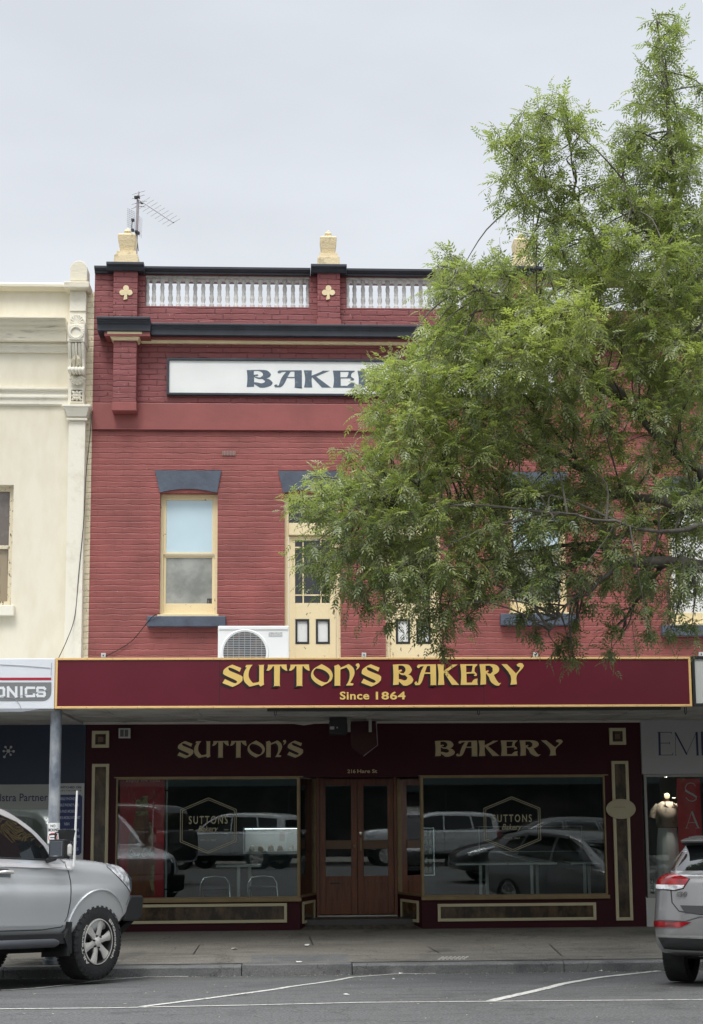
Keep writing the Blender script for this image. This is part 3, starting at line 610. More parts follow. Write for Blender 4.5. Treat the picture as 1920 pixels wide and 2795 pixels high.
# display windows
for Wd, nm in ((WL, 0), (WR, 1)):
    x0, x1 = Wd[0], Wd[1]
    f = MB().frame(x0, x1, zs, zh, 0.022, -0.012, 0.06).build('display_window', M_brass, bld, bevel=0.003)
    MB().box(x0-0.01, x1+0.02, -0.05, -0.013, zs-0.045, zs+0.004).build('sill', M_brass, f, bevel=0.004)
    MB().box(x0+0.022, x1-0.022, 0.02, 0.028, zs+0.022, zh-0.022).build('pane', M_glass, f)
    MB().box(x0-0.03, x1+0.05, -0.02, -0.002, zh+0.001, zh+0.016).build('head_bead', M_brass, f)
    # hexagon decal
    hx = (492, 2177, 646, 2330) if nm == 0 else (1321, 2174, 1476, 2325)
    q = rc(*hx, 0.02); cx, cz, hw, hh = (q[0]+q[1])/2, (q[2]+q[3])/2, (q[1]-q[0])/2, (q[3]-q[2])/2
    mb = MB()
    def hexr(s0, s1):
        P = [(0, 1), (1, .58), (1, -.58), (0, -1), (-1, -.58), (-1, .58)]
        for i in range(6):
            a, b = P[i], P[(i+1) % 6]; mb.add([(cx+a[0]*(hw-s0), 0.0165, cz+a[1]*(hh-s0)), (cx+b[0]*(hw-s0), 0.0165, cz+b[1]*(hh-s0)), (cx+b[0]*(hw-s1), 0.0165, cz+b[1]*(hh-s1)), (cx+a[0]*(hw-s1), 0.0165, cz+a[1]*(hh-s1))], [(0,1,2,3)])
    hexr(0, 0.009); hexr(0.026, 0.034)
    t = (516, 2227, 622, 2249) if nm == 0 else (1345, 2223, 1452, 2244)
    rr = rc(*t, 0.02); text(mb, 'SUTTONS', *rr, 0.0165, 0.001, spacing=1.35, off=0.012)
    dy = 0 if nm == 0 else -5; dx = 0 if nm == 0 else 829
    rr = rc(541+dx, 2254+dy, 596+dx, 2275+dy, 0.02); text(mb, 'Bakery', *rr, 0.0165, 0.001, shear=0.35, off=0.01)
    rr = rc(548+dx, 2290+dy, 590+dx, 2295+dy, 0.02); text(mb, 'SINCE 1864', *rr, 0.0165, 0.001, spacing=1.2)
    for (u0, u1) in ((516, 528), (612, 624)):
        a = rc(u0+dx, 2264+dy, u1+dx, 2265.6+dy, 0.02); mb.box(a[0], a[1], 0.0155, 0.0165, a[2], a[3])
    mb.build('hexagon_decal', M_decal, f)
# marbled panels in cream frames on the wall
def cream_panel(px, wf, name='wall_panel', inner=True):
    q = rc(*px, 0); f = MB().frame(*q, wf, -0.03, -0.001).build(name, M_shopc, bld, bevel=0.004)
    MB().box(q[0]+wf, q[1]-wf, -0.012, -0.001, q[2]+wf, q[3]-wf).build('marbled_infill', M_marble, f)
    return q
for px in ((252, 1995, 299, 2041), (1663, 1987, 1708, 2033)):
    q = cream_panel(px, 0.045, 'square_panel'); MB().frustum(((q[0]+q[1])/2, -0.02), 0.001, 0.001, q[2]+.1, .001, .001, q[2]+.101)
    c = ((q[0]+q[1])/2, (q[2]+q[3])/2); mb = MB(); mb.box(c[0]-0.035, c[0]+0.035, -0.02, -0.012, c[1]-0.035, c[1]+0.035); mb.build('tile_boss', mat('brown_tile', (0.12, 0.06, 0.035), 0.3), bld)
cream_panel((249, 2085, 296, 2508), 0.042, 'tall_panel'); cream_panel((1675, 2077, 1721, 2512), 0.042, 'tall_panel')
cream_panel((346, 2467, 784, 2520), 0.040, 'long_panel'); cream_panel((1195, 2465, 1627, 2513), 0.040, 'long_panel')
c = at(1695, 2208, -0.04); mb = MB(); n = 40
mb.prism_y([(c.x+0.208*math.cos(t), c.z+0.14*math.sin(t)) for t in np.linspace(0, 2*math.pi, n+1)[:-1]], -0.055, -0.031)
ov = mb.build('oval_plaque', mat('plain_oval_board', (0.40, 0.36, 0.235), 0.5), None, bevel=0.004); tag(ov, 'blank cream oval plaque on the tall right hand panel', 'plaque')
q = rc(1675, 2202, 1707, 2204, -0.055); MB().box(q[0], q[1], -0.0565, -0.0551, q[2], q[3]).build('faded_writing', mat('faded_ink', (0.28, 0.25, 0.16), 0.6), ov)
# vent box
q = rc(325, 1988, 357, 2015, -0.04); mb = MB(); mb.box(q[0], q[1], -0.08, -0.001, q[2], q[3]); vb = mb.build('vent_box', mat('dull_white_vent', (0.42, 0.42, 0.38), 0.5), None, bevel=0.005); tag(vb, 'small off white twin vent box near the top left of the shopfront', 'vent')
mb = MB()
for k in range(2):
    a = q[0]+0.022+k*0.062
    mb.box(a, a+0.05, -0.082, -0.0795, q[2]+0.02, q[3]-0.02)
mb.build('vent_slot', mat('vent_dark', (0.10, 0.10, 0.09), 0.7), vb)
# painted words on the header
for vf, px in ((SUTTONS, (485, 2020, 828, 2069)), (BAKERY, (1188, 2019, 1537, 2066))):
    g = MB(); s_ = MB(); r = rc(*px, 0); put(g, vf, *r, -0.006, 0.002); put(s_, vf, r[0]-0.022, r[1]-0.022, r[2]-0.018, r[3]-0.018, -0.002, 0.002)
    s_.build('letter_shading', mat('header_letter_shade', (0.008, 0.004, 0.006), 0.6), bld); g.build('header_lettering', M_letd, bld)
mb = MB(); r = rc(949, 2100, 1030, 2110, 0); w = (r[1]-r[0])
text(mb, '216', r[0], r[0]+w*0.27, r[2], r[3], -0.002, 0.002, off=0.02); text(mb, 'Nare'.replace('N', 'H'), r[0]+w*0.33, r[0]+w*0.76, r[2], r[3], -0.002, 0.002, off=0.02); text(mb, 'St', r[0]+w*0.83, r[1], r[2], r[3], -0.002, 0.002, off=0.02)
mb.build('address_lettering', M_letd, bld)
# entrance doors
MB().box(DX0-0.03, DX0+0.012, DY-0.05, DY+0.08, 0.05, 2.859).build('door_jamb', M_wood, bld); MB().box(DX1-0.012, DX1+0.03, DY-0.05, DY+0.08, 0.05, 2.859).build('door_jamb', M_wood, bld)
MB().box(DX0+0.012, DX1-0.012, DY, DY+0.06, zdt+0.01, 2.859).build('over_door_panel', M_shop, bld)
MB().box(DX0-0.02, DX1+0.02, DY-0.07, DY-0.002, zdb-0.05, zdb-0.012).build('door_sill', mat('pale_step_nosing', (0.5, 0.48, 0.44), 0.6), bld)
xm = at(976, 2300, DY).x
for (a, b, left) in ((DX0+0.014, xm-0.003, True), (xm+0.003, DX1-0.014, False)):
    st = 0.088; zg1 = at(975, 2144, DY).z; zg0 = at(975, 2391, DY).z; zr1 = at(975, 2293, DY).z; zr0 = at(975, 2317, DY).z
    mb = MB(); mb.box(a, a+st, DY-0.02, DY+0.025, zdb, zdt); mb.box(b-st, b, DY-0.02, DY+0.025, zdb, zdt)
    mb.box(a+st, b-st, DY-0.02, DY+0.025, zg1, zdt); mb.box(a+st, b-st, DY-0.018, DY+0.023, zdb, zg0)
    d = mb.build('entry_door', M_wood, bld, bevel=0.004, label='left timber and glass door leaf' if left else 'right timber and glass door leaf')
    MB().box(a+st, b-st, DY-0.004, DY+0.002, zg0, zg1).build('door_glass', M_glass, d)
    MB().box(a+st-0.01, b-st+0.01, DY-0.034, DY-0.021, zr0, zr1).build('push_rail', mat('dark_timber_rail', (0.11, 0.055, 0.022), 0.35), d, bevel=0.004)
    MB().frame(a+st+0.02, b-st-0.02, zdb+0.16, zg0-0.07, 0.02, DY-0.026, DY-0.019).build('panel_moulding', M_wood, d)
    if left:
        MB().box(a+st+0.06, a+st+0.2, DY-0.024, DY-0.0185, zg0-0.11, zg0-0.085).build('mail_slot', M_dark, d)
        MB().lathe([(0.001, DY-0.07), (0.022, DY-0.065), (0.024, DY-0.05), (0.010, DY-0.035), (0.010, DY-0.021)], (b-0.04, 0, zr0+0.04), 12, 'y').build('handle', M_brass, d, smooth=True)
    else:
        MB().lathe([(0.001, DY-0.05), (0.022, DY-0.045), (0.022, DY-0.021)], (a+0.045, 0, zr1+0.10), 12, 'y').build('lock', mat('polished_steel', (0.6, 0.58, 0.5), 0.2, metal=1), d, smooth=True)
        MB().box(a+0.03, a+0.06, DY-0.045, DY-0.021, zr0-0.03, zr1+0.03).build('pull_plate', M_brass, d, bevel=0.004)
# porch floor and threshold slope
zst = zdb-0.03
mb = MB(); mb.add([(WL[1]-0.0, 0.0, 0.004), (WR[0], 0.0, 0.004), (DX1+0.02, DY-0.07, zst), (DX0-0.02, DY-0.07, zst)], [(0,1,2,3)])
ps = mb.build('porch_step', mat('worn_porch_tiles', (0.13, 0.11, 0.085), 0.7, c2=(0.06, 0.05, 0.042), fac=(0.4, 0.6), vscale=5, aniso=(3, 1, 1)), bld)
# ================================================================ interior of the bakery
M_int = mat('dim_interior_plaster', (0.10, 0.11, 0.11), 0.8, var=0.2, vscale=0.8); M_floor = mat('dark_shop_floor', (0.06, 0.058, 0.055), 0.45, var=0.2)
IY = 5.2
MB().box(SX0+0.05, SX1-0.05, 0.26, IY, 0.02, 0.12).build('interior_floor', M_floor, bld)
MB().box(SX0-0.2, SX1+0.2, IY, IY+0.1, 0.02, 3.0).build('interior_back_wall', M_int, bld)
for x in (SX0-0.05, SX1+0.0): MB().box(x, x+0.08, 0.26, IY, 0.02, 2.869).build('interior_side_wall', M_int, bld)
MB().box(SX0-0.1, SX1+0.1, 0.26, IY, 2.87, 2.95).build('interior_ceiling', M_int, bld)
M_wt = mat('white_laminate', (0.75, 0.75, 0.72), 0.35); M_steel = mat('bright_chrome', (0.75, 0.77, 0.78), 0.15, metal=1)
def table(px0, px1, py, Y, label):
    a, b = at(px0, py, Y), at(px1, py, Y); z = 0.12+0.74; w = 0.6
    t = thing('cafe_table', label, 'table', ((a.x+b.x)/2, Y+w/2, 0.12), 'tables inside the bakery windows')
    MB().box(a.x, b.x, Y, Y+w, z-0.03, z).build('tabletop', M_wt, t, bevel=0.004)
    n = 2 if b.x-a.x > 1.0 else 1
    for k in range(n):
        x = (a.x+b.x)/2 if n == 1 else (a.x+0.35 if k == 0 else b.x-0.35)
        mb = MB(); mb.tube([(x, Y+0.1, z-0.03), (x, Y+0.1, 0.12)], 0.024, 8); mb.tube([(x+0.15, Y+w-0.1, z-0.03), (x+0.15, Y+w-0.1, 0.12)], 0.024, 8); mb.build('leg', M_wt, t)
table(590, 712, 2370, 0.9, 'short white cafe table behind the left bakery window')
table(1244, 1385, 2370, 0.9, 'white cafe table at the left end behind the right bakery window')
table(1388, 1522, 2370, 0.9, 'white cafe table in the middle behind the right bakery window')
table(1560, 1640, 2370, 0.9, 'white cafe table at the far right behind the right bakery window')
def chair(px, Y, label, sc_=1.0):
    c = at(px, 2430, Y); t = thing('chair', label, 'chair', (c.x, Y+0.25, 0.12), 'chrome framed chairs inside the left window')
    x0, x1 = c.x-0.20, c.x+0.20; zt = 0.12+0.60
    MB().tube([(x0-.02, Y, 0.12), (x0, Y, zt-0.10), (x0+0.05, Y, zt-0.02), (c.x, Y, zt), (x1-0.05, Y, zt-0.02), (x1, Y, zt-0.10), (x1+.02, Y, 0.12)], 0.011, 8).build('back_frame', M_steel, t, smooth=True)
    MB().box(x0+0.01, x1-0.01, Y+0.02, Y+0.42, 0.53, 0.56).build('seat', M_dark, t, bevel=0.01)
    for x in (x0+.02, x1-.02): MB().tube([(x, Y+0.42, 0.53), (x, Y+0.44, 0.12)], 0.011, 6).build('leg', M_steel, t)
chair(587, 0.55, 'chrome framed chair left of the short cafe table'); chair(717, 0.55, 'chrome framed chair right of the short cafe table')
# lit glass display case
q = rc(664, 2258, 820, 2327, 1.9)
dc = thing('display_case', 'lit glass pastry case standing inside the left window beside the door', 'display case', ((q[0]+q[1])/2, 2.1, 0.12))
MB().box(q[0], q[1]+.25, 1.9, 2.4, 0.12, q[2]-0.02).build('cabinet_base', M_int, dc)
MB().box(q[0], q[1]+.25, 1.9, 2.4, q[2]-0.02, q[2]).build('shelf', M_wt, dc)
MB().frame(q[0], q[1]+.25, q[2], q[3], 0.02, 1.88, 1.90).build('case_frame', M_galv, dc)
MB().box(q[0]+.02, q[1]+.23, 2.36, 2.38, q[2], q[3]).build('case_back', mat('case_back_white', (0.50, 0.51, 0.49), 0.4), dc)
MB().box(q[0]+.02, q[1]+.23, 2.05, 2.09, q[3]-.025, q[3]-.005).build('strip_lamp', mat('case_lamp', (1, 1, 1), 0.5, emit=((0.95, 0.97, 1.0), 6.0)), dc)
mb = MB()
for k in range(5):
    x = q[0]+0.14+k*0.15+random.uniform(-.03, .03); r = random.uniform(0.04, 0.07); mb.lathe([(r, q[2]), (r*1.1, q[2]+0.04), (r*0.8, q[2]+.09), (0.01, q[2]+0.11)], (x, 2.15+random.uniform(-.08, .1), 0), 8)
mb.build('pastries', mat('baked_brown', (0.30, 0.24, 0.17), 0.6, c2=(0.5, 0.48, 0.42), vscale=9), dc)
# second glass case, unlit, right window
q = rc(1307, 2255, 1590, 2325, 2.2)
d2 = thing('glass_cabinet', 'long unlit glass counter cabinet inside the right window', 'cabinet', ((q[0]+q[1])/2, 2.4, 0.12))
MB().box(q[0], q[1], 2.2, 2.7, 0.12, q[2]).build('cabinet_base', M_int, d2)
MB().frame(q[0], q[1], q[2], q[3], 0.012, 2.18, 2.2).build('cabinet_frame', M_galv, d2)
MB().box(q[0], q[1], 2.2, 2.7, q[3]-0.01, q[3]).build('cabinet_top', M_galv, d2)
# drinks fridge with bright edge and hanging white aprons beside the door
q = rc(1155, 2259, 1186, 2390, 0.7)
fg = thing('drinks_fridge', 'narrow glass drinks cabinet with bright edge right of the doors', 'fridge', ((q[0]+q[1])/2, 0.9, 0.12))
MB().box(q[0], q[1], 0.7, 1.1, 0.12, q[3]).build('fridge_body', M_int, fg)
MB().frame(q[0], q[1], q[2], q[3], 0.014, 0.68, 0.699).build('fridge_door', M_steel, fg)
mb = MB()
for k in range(5):
    for j in range(2): mb.lathe([(0.024, q[2]+.04+k*.13), (0.024, q[2]+.10+k*.13), (0.01, q[2]+.13+k*.13)], (q[0]+.045+j*.06, 0.69, 0), 8)
mb.build('bottles', mat('bottle_mix', (0.5, 0.52, 0.5), 0.15, c2=(0.05, 0.08, 0.05), vscale=12), fg)
for k, (px, lab) in enumerate(((1104, 'white apron hanging inside the porch window, nearest the doors'), (1128, 'white apron hanging inside the porch window, nearest the fridge'))):
    t = rc(px-11, 2276, px+11, 2358, 1.5); mb = MB(); n = 6
    xs = [t[0]+(t[1]-t[0])*i/n for i in range(n+1)]; P = []
    for zz, ws in ((t[3], 0.45), (t[3]-0.05, 0.9), ((t[2]+t[3])/2, 1.0), (t[2]+.1, 0.85), (t[2], 0.7)):
        for i, x in enumerate(xs): P.append(((t[0]+t[1])/2+(x-(t[0]+t[1])/2)*ws, 1.5+0.02*math.sin(i*2.1+k), zz))
    mb.add(P, [(r*(n+1)+i, r*(n+1)+i+1, (r+1)*(n+1)+i+1, (r+1)*(n+1)+i) for r in range(4) for i in range(n)])
    o = mb.build('apron', mat('white_cotton', (0.55, 0.56, 0.56), 0.8), None); so = o.modifiers.new('s', 'SOLIDIFY'); so.thickness = 0.01; tag(o, lab, 'apron')
# silver pole beside the poster
q = rc(451, 2124, 458, 2449, 0.12); pl = MB().lathe([(0.016, zs+.0), (0.016, zh)], ((q[0]+q[1])/2, 0.12, 0), 10).build('display_pole', mat('grey_pole', (0.42, 0.45, 0.44), 0.4), None, smooth=True); tag(pl, 'grey vertical display pole at the right edge of the red drink poster', 'pole')
for zz in (zs+.12, zh-.18): MB().lathe([(0.022, zz), (0.022, zz+.02)], ((q[0]+q[1])/2, 0.12, 0), 10).build('clamp', M_dark, pl)
# poster: red drink poster with a bottle
q = rc(326, 2126, 449, 2449, 0.06)
po = thing('drink_poster', 'tall red poster of a brown drink bottle inside the left window', 'poster', ((q[0]+q[1])/2, 0.06, q[2]))
MB().box(*q[:2], 0.055, 0.07, *q[2:]).build('poster_sheet', M_redpost, po)
pw, ph = q[1]-q[0], q[3]-q[2]
PT = lambda u, v: (q[0]+u*pw, q[2]+v*ph)
C5 = lambda x, y: ((250+x/6.117-326)/123.0, 1-(2100+y/6.117-2126)/323.0)
out = [C5(*p) for p in ((735,690),(720,800),(690,960),(640,1080),(610,1350),(600,1600),(640,1900),(690,2120))] + [C5(*p) for p in ((1050,2120),(1060,1900),(1075,1600),(1060,1350),(1030,1150),(1000,950),(950,800),(945,690),(900,640),(780,640))]
mb = MB(); mb.prism_y([PT(*p) for p in out], 0.051, 0.0545); mb.build('bottle_print', mat('brown_bottle_print', (0.30, 0.085, 0.030), 0.3, c2=(0.10, 0.025, 0.015), fac=(0.4, 0.7), vscale=4, aniso=(3, 1, .7)), po)
hand = [C5(*p) for p in ((740,520),(860,450),(945,440),(930,520),(955,600),(900,660),(780,640),(730,590))]
mb = MB(); mb.prism_y([PT(*p) for p in hand], 0.048, 0.0505)
mb.prism_y([PT(*C5(*p)) for p in ((725,710),(940,700),(945,770),(730,780))], 0.048, 0.0505)
mb.prism_y([PT(*C5(*p)) for p in ((960,880),(1000,900),(1040,1100),(1030,1220),(985,1150))], 0.048, 0.0505)
mb.prism_y([PT(*C5(*p)) for p in ((1000,1620),(1060,1600),(1050,1900),(1080,2110),(1010,2010),(980,1880))], 0.048, 0.0505); mb.build('splash_print', mat('amber_splash_print', (0.42, 0.28, 0.14), 0.4, c2=(0.14, 0.07, 0.03), vscale=10, fac=(0.45, 0.6)), po)
mb = MB()
for pts in (((740,520),(700,450),(705,380)), ((940,520),(1040,450),(1060,400),(1100,330)), ((700,560),(680,520)), ((1040,440),(1040,350))):
    mb.tube([(PT(*C5(*p))[0], 0.05, PT(*C5(*p))[1]) for p in pts], 0.004, 4)
for k in range(26):
    u, v = random.uniform(.15, .9), random.uniform(.45, .95); p = PT(u, v); mb.lathe([(0.004, 0.052), (0.004, 0.0545)], (p[0], 0, p[1]), 5, 'y')
mb.build('splash_drops', mat('pale_splash', (0.30, 0.20, 0.14), 0.4), po)
mb = MB(); a, b = PT(*C5(565, 225)), PT(*C5(1130, 165)); text(mb, 'enjoy ice cold', a[0], b[0], a[1], b[1], 0.052, 0.002)
mb.build('slogan_lettering', mat('slogan_ink', (0.75, 0.50, 0.40), 0.5), po)
# flowing script on the bottle, as pen strokes
S = lambda x, y: (PT(*C5(x, y))[0], 0.046, PT(*C5(x, y))[1])
mb = MB()
def pen(pts, r=0.006):
    P = [Vector(S(*p)) for p in pts]; Q = []
    for i in range(len(P)-1):
        p0, p1, p2, p3 = P[max(i-1, 0)], P[i], P[i+1], P[min(i+2, len(P)-1)]
        for k in range(4): t = k/4; Q.append(0.5*((2*p1)+(p2-p0)*t+(2*p0-5*p1+4*p2-p3)*t*t+(3*p1-p0-3*p2+p3)*t**3))
    Q.append(P[-1]); n = len(Q); mb.tube(Q, [r*(0.55+0.6*math.sin(math.pi*i/(n-1))) for i in range(n)], 5)
pen([(705,1360),(670,1345),(645,1400),(640,1450),(665,1465),(700,1450),(760,1440),(800,1455)]); pen([(715,1385),(695,1400),(695,1435),(715,1440),(728,1410),(715,1385)]); pen([(760,1390),(740,1400),(738,1430),(765,1435)]); pen([(800,1395),(780,1400),(778,1435),(800,1430),(806,1395),(806,1440)])
pen([(940,1340),(900,1330),(860,1390),(855,1440),(880,1460),(910,1440)]); pen([(935,1385),(912,1400),(912,1435),(930,1440),(943,1410),(930,1385)]); pen([(965,1440),(960,1400),(985,1325),(995,1345),(970,1420),(980,1445)]); pen([(1035,1390),(1010,1395),(1005,1435),(1028,1435),(1040,1390),(1038,1440)]); pen([(855,1345),(890,1320),(940,1325),(985,1350)]); pen([(820,1415),(842,1412)], 0.005)
mb.build('script_lettering', mat('script_white', (0.80, 0.78, 0.75), 0.5), po)
# hanging things under the awning in front of the header
q = rc(900, 1964, 948, 2004, -0.9)
hb = MB().box(q[0], q[1], -0.9, -0.6, q[2], 2.85).build('ceiling_heater', mat('matt_black_box', (0.012, 0.012, 0.013), 0.6), None, bevel=0.01); tag(hb, 'black box unit hung under the awning above the doors', 'heater')
a = rc(901, 1983, 913, 1991, -0.9); mb = MB(); mb.box(a[0], a[1], -0.904, -0.9005, a[2], a[3]); b = rc(919, 1984, 923, 1988, -0.9); mb.box(b[0], b[1], -0.904, -0.9005, b[2], b[3]); mb.build('rating_plate', mat('dim_white', (0.4, 0.4, 0.4), 0.5), hb)
hs = thing('hanging_sign', 'dark glassy sign panel hung on two pale straps under the awning', 'sign', (at(990, 2000, -0.5).x, -0.5, at(990, 2060, -0.5).z))
P = [at(x, y, -0.5) for x, y in ((958, 1945), (1027, 1945), (1031, 2034), (992, 2064), (958, 2040))]
mb = MB(); mb.prism_y([(p.x, min(p.z, 2.83)) for p in P][::-1], -0.51, -0.49); mb.build('sign_panel', mat('dark_acrylic', (0.035, 0.006, 0.010), 0.15), hs)
mb = MB(); mb.tube([(p.x, -0.515, min(p.z, 2.83)) for p in P[1:4]], 0.007, 5); mb.build('panel_edge', mat('edge_grey', (0.22, 0.2, 0.2), 0.4), hs)
for px in (953, 1011):
    p = at(px, 1970, -0.52); MB().box(p.x-0.02, p.x+0.02, -0.53, -0.512, at(px, 1998, -0.52).z, 2.85).build('strap', mat('pale_strap', (0.38, 0.37, 0.33), 0.5), hs)
wi = MB().tube([at(540, 1965, -1.2), at(640, 1975, -1.2), at(760, 1968, -1.2), at(830, 1978, -1.2), at(900, 1968, -1.2)], 0.008, 5).build('string_cable', mat('pale_cable', (0.4, 0.38, 0.34), 0.6), None); tag(wi, 'pale slack cable looping under the awning ceiling', 'cable')
# ================================================================ air conditioner
AC = rc(595, 1708, 789, 1860, -1.1)
ac = thing('air_conditioner', 'white outdoor air conditioner standing on the awning roof', 'air conditioner', ((AC[0]+AC[1])/2, -0.93, 3.30))
zt = AC[3]; mb = MB(); mb.box(AC[0], AC[1], -1.1, -0.76, 3.30, zt); mb.build('casing', M_whitep, ac, bevel=0.012)
MB().box(AC[0]+.01, AC[1]-.01, -1.112, -1.1005, zt-0.05, zt-0.012).build('top_lip', M_whitep, ac, bevel=0.003)
cp = at(668.5, 1795, -1.11); rr = 0.295; cx, cz = cp.x, zt-0.365
mb = MB(); n = 48
for k in range(n):
    t0, t1 = 2*math.pi*k/n, 2*math.pi*(k+1)/n
    P = lambda r, t, y: (cx+r*math.cos(t), y, cz+r*math.sin(t))
    mb.add([P(rr+.03,t0,-1.1),P(rr+.03,t1,-1.1),P(rr+.012,t1,-1.122),P(rr+.012,t0,-1.122),P(rr-.012,t0,-1.115),P(rr-.012,t1,-1.115)], [(3,2,1,0),(5,2,3,4)])
mb.build('fan_ring', M_whitep, ac, smooth=True)
mb = MB(); mb.lathe([(rr-0.01, -1.1025), (rr-0.01, -1.101)], (cx, 0, cz), 40, 'y'); mb.build('fan_opening', mat('coil_dark', (0.05, 0.055, 0.06), 0.5, c2=(0.14, 0.08, 0.05), vscale=9, fac=(0.45, 0.55)), ac)
mb = MB()
for k in range(-11, 12):
    z = k*0.024; w = math.sqrt(max(0, (rr-0.012)**2-z*z)); mb.box(cx-w, cx+w, -1.118, -1.113, cz+z-0.004, cz+z+0.004)
for k in range(-3, 4):
    x = k*0.075; w = math.sqrt(max(0, (rr-0.012)**2-x*x)); mb.box(cx+x-0.003, cx+x+0.003, -1.122, -1.1185, cz-w, cz+w)
mb.build('fan_grille', mat('grille_grey', (0.40, 0.42, 0.43), 0.4), ac)
a = rc(734, 1726, 771, 1737, -1.1); MB().box(a[0], a[1], -1.104, -1.1005, a[2], a[3]).build('badge', mat('grey_badge', (0.5, 0.51, 0.51), 0.4, c2=(0.3, 0.3, 0.3), vscale=40), ac)
for k, (px, py) in enumerate(((283, 1789), (994, 1788), (1462, 1787), (1914, 1786))):
    c = at(px, py, -0.03); o = MB().box(c.x-0.032, c.x+0.032, -0.045, -0.001, c.z-0.028, c.z+0.032).build('wall_bracket', mat('bracket_grey', (0.5, 0.5, 0.48), 0.5), None, bevel=0.003)
    tag(o, ['small grey wall bracket just above the awning at the left end of the red wall', 'small grey wall bracket between the two balcony doors', 'small grey wall bracket below the sill right of the balcony doors', 'small grey wall bracket at the far right below the white curtained window'][k], 'bracket', 'tie brackets along the red wall')
    MB().lathe([(0.010, -0.052), (0.010, -0.046)], (c.x, 0, c.z), 8, 'y').build('bolt', M_dark, o)
def wire(name, label, pts, r=0.006):
    P = [Vector(p) for p in pts]; Q = []
    for i in range(len(P)-1):
        p0, p1, p2, p3 = P[max(i-1, 0)], P[i], P[i+1], P[min(i+2, len(P)-1)]
        for k in range(6): t = k/6; Q.append(0.5*((2*p1)+(p2-p0)*t+(2*p0-5*p1+4*p2-p3)*t*t+(3*p1-p0-3*p2+p3)*t**3))
    Q.append(P[-1]); o = MB().tube(Q, r, 5).build(name, M_dark, None); tag(o, label, 'cable')
wire('wall_cable', 'thin black cable slanting from the window sill down to the awning', [at(438, 1675, -0.13), at(415, 1685, -0.13), at(365, 1745, -0.03), at(330, 1770, -0.02), at(288, 1792, -0.03)])
wire('drop_cable', 'thin black cable trailing down the cream pilaster', [at(250, 1130, -0.14), at(247, 1180, -0.14), at(235, 1300, -0.14), at(229, 1420, -0.14), at(216, 1560, -0.14), at(205, 1680, -0.14), at(184, 1745, -0.3), at(160, 1797, -0.9)])
wire('wall_cable', 'thin dark wire hanging below the right hand sills', [at(1726, 1690, -0.02), at(1728, 1720, -0.02), at(1735, 1765, -0.02), at(1738, 1792, -0.02)], 0.004)
wire('overhead_wire', 'thin service wire passing behind the right hand balusters', [(at(950, 760, 1.5).x, 1.5, at(950, 764, 1.5).z), (at(1060, 775, 1.5).x, 1.5, at(1060, 775, 1.5).z), (at(1400, 782, 1.5).x, 1.5, at(1400, 780, 1.5).z)], 0.006)
# ================================================================ cream neighbour on the left
lb = thing('cream_building', 'cream stucco building with ornate console bracket and cornice left of the bakery', 'building', (-6.5, 0.2, 0))
BX0 = -10.5; BX1 = XL - 0.004
zc = at(100, 785, 0).z
wn = rc(-150, 1323, 34, 1654, 0)
mb = MB(); holed(mb, BX0, at(226, 1300, 0).x, 2.9, zc, [wn], 0.0, 0.3); mb.build('wall', M_stucco, lb)
MB().box(at(226, 1300, 0).x+0.001, BX1, 0.01, 0.3, 2.9, zc-0.05).build('brick_return', M_crbrick, lb)
MB().box(at(226, 1300, 0).x+0.001, BX1, 0.31, 9, 0, zc-0.06).build('side_wall', M_crbrick, lb)
zA, zB = at(100, 789, -0.1).z, at(100, 771, -0.1).z
MB().prism_x([(0.32, zA), (0.32, zB), (-0.10, zB), (-0.13, zB-0.03), (-0.13, zA+0.025), (-0.06, zA)], BX0, at(194, 780, -0.1).x).build('coping', M_mould, lb, bevel=0.006)
pz0, pz1 = at(192, 800, -0.1).x, at(236, 800, -0.1).x
MB().box(pz0-0.07, pz1+0.06, -0.24, 0.30, at(215, 788, -0.2).z, at(215, 770, -0.2).z).build('pier_cap', M_mould, lb, bevel=0.015)
xa, xb = at(193, 740, -0.1).x, at(240, 740, -0.1).x; zq0, zq1 = at(215, 770, -0.1).z+0.004, at(215, 714, -0.1).z
r = (xb-xa)/2; mb = MB(); mb.prism_y([(xa, zq0), (xb, zq0)] + [((xa+xb)/2+r*math.cos(t), zq1-r+r*math.sin(t)) for t in np.linspace(0, math.pi, 15)], -0.14, 0.12); mb.build('rounded_finial', M_mould, lb, bevel=0.012)
zK0 = at(215, 1107, -0.05).z
MB().box(pz0, pz1, -0.12, -0.002, at(215, 850, -0.1).z, at(215, 788, -0.2).z-0.002).build('pier', M_stucco2, lb, bevel=0.006)
xl0, xl1 = at(188, 1000, -0.08).x, at(233, 1000, -0.08).x
MB().box(xl0, xl1, -0.10, -0.002, zK0, at(215, 850, -0.1).z-0.002).build('pilaster', M_stucco2, lb, bevel=0.006)
def mouldrun(y0, y1, prof, name, m, x1p=186):
    za, zb = at(90, y1, 0).z, at(90, y0, 0).z
    MB().prism_x([(0.0, za), (0.0, zb)] + [(-p, za+(zb-za)*t) for p, t in prof], BX0, at(x1p, (y0+y1)/2, -0.05).x).build(name, m, lb, bevel=0.004)
mouldrun(884, 940, [(0.30, 1.0), (0.30, 0.93), (0.26, 0.9), (0.24, 0.72), (0.20, 0.66), (0.20, 0.52), (0.17, 0.46), (0.15, 0.0)], 'cornice', M_mould)
mouldrun(941, 964, [(0.08, 1.0), (0.08, 0.75), (0.05, 0.65), (0.05, 0.1), (0.03, 0.0)], 'cornice_bed', M_stucco2)
mouldrun(1062, 1108, [(0.09, 1.0), (0.09, 0.88), (0.05, 0.82), (0.05, 0.6), (0.07, 0.56), (0.07, 0.42), (0.045, 0.36), (0.045, 0.06), (0.02, 0.0)], 'frieze_moulding', M_stucco2)
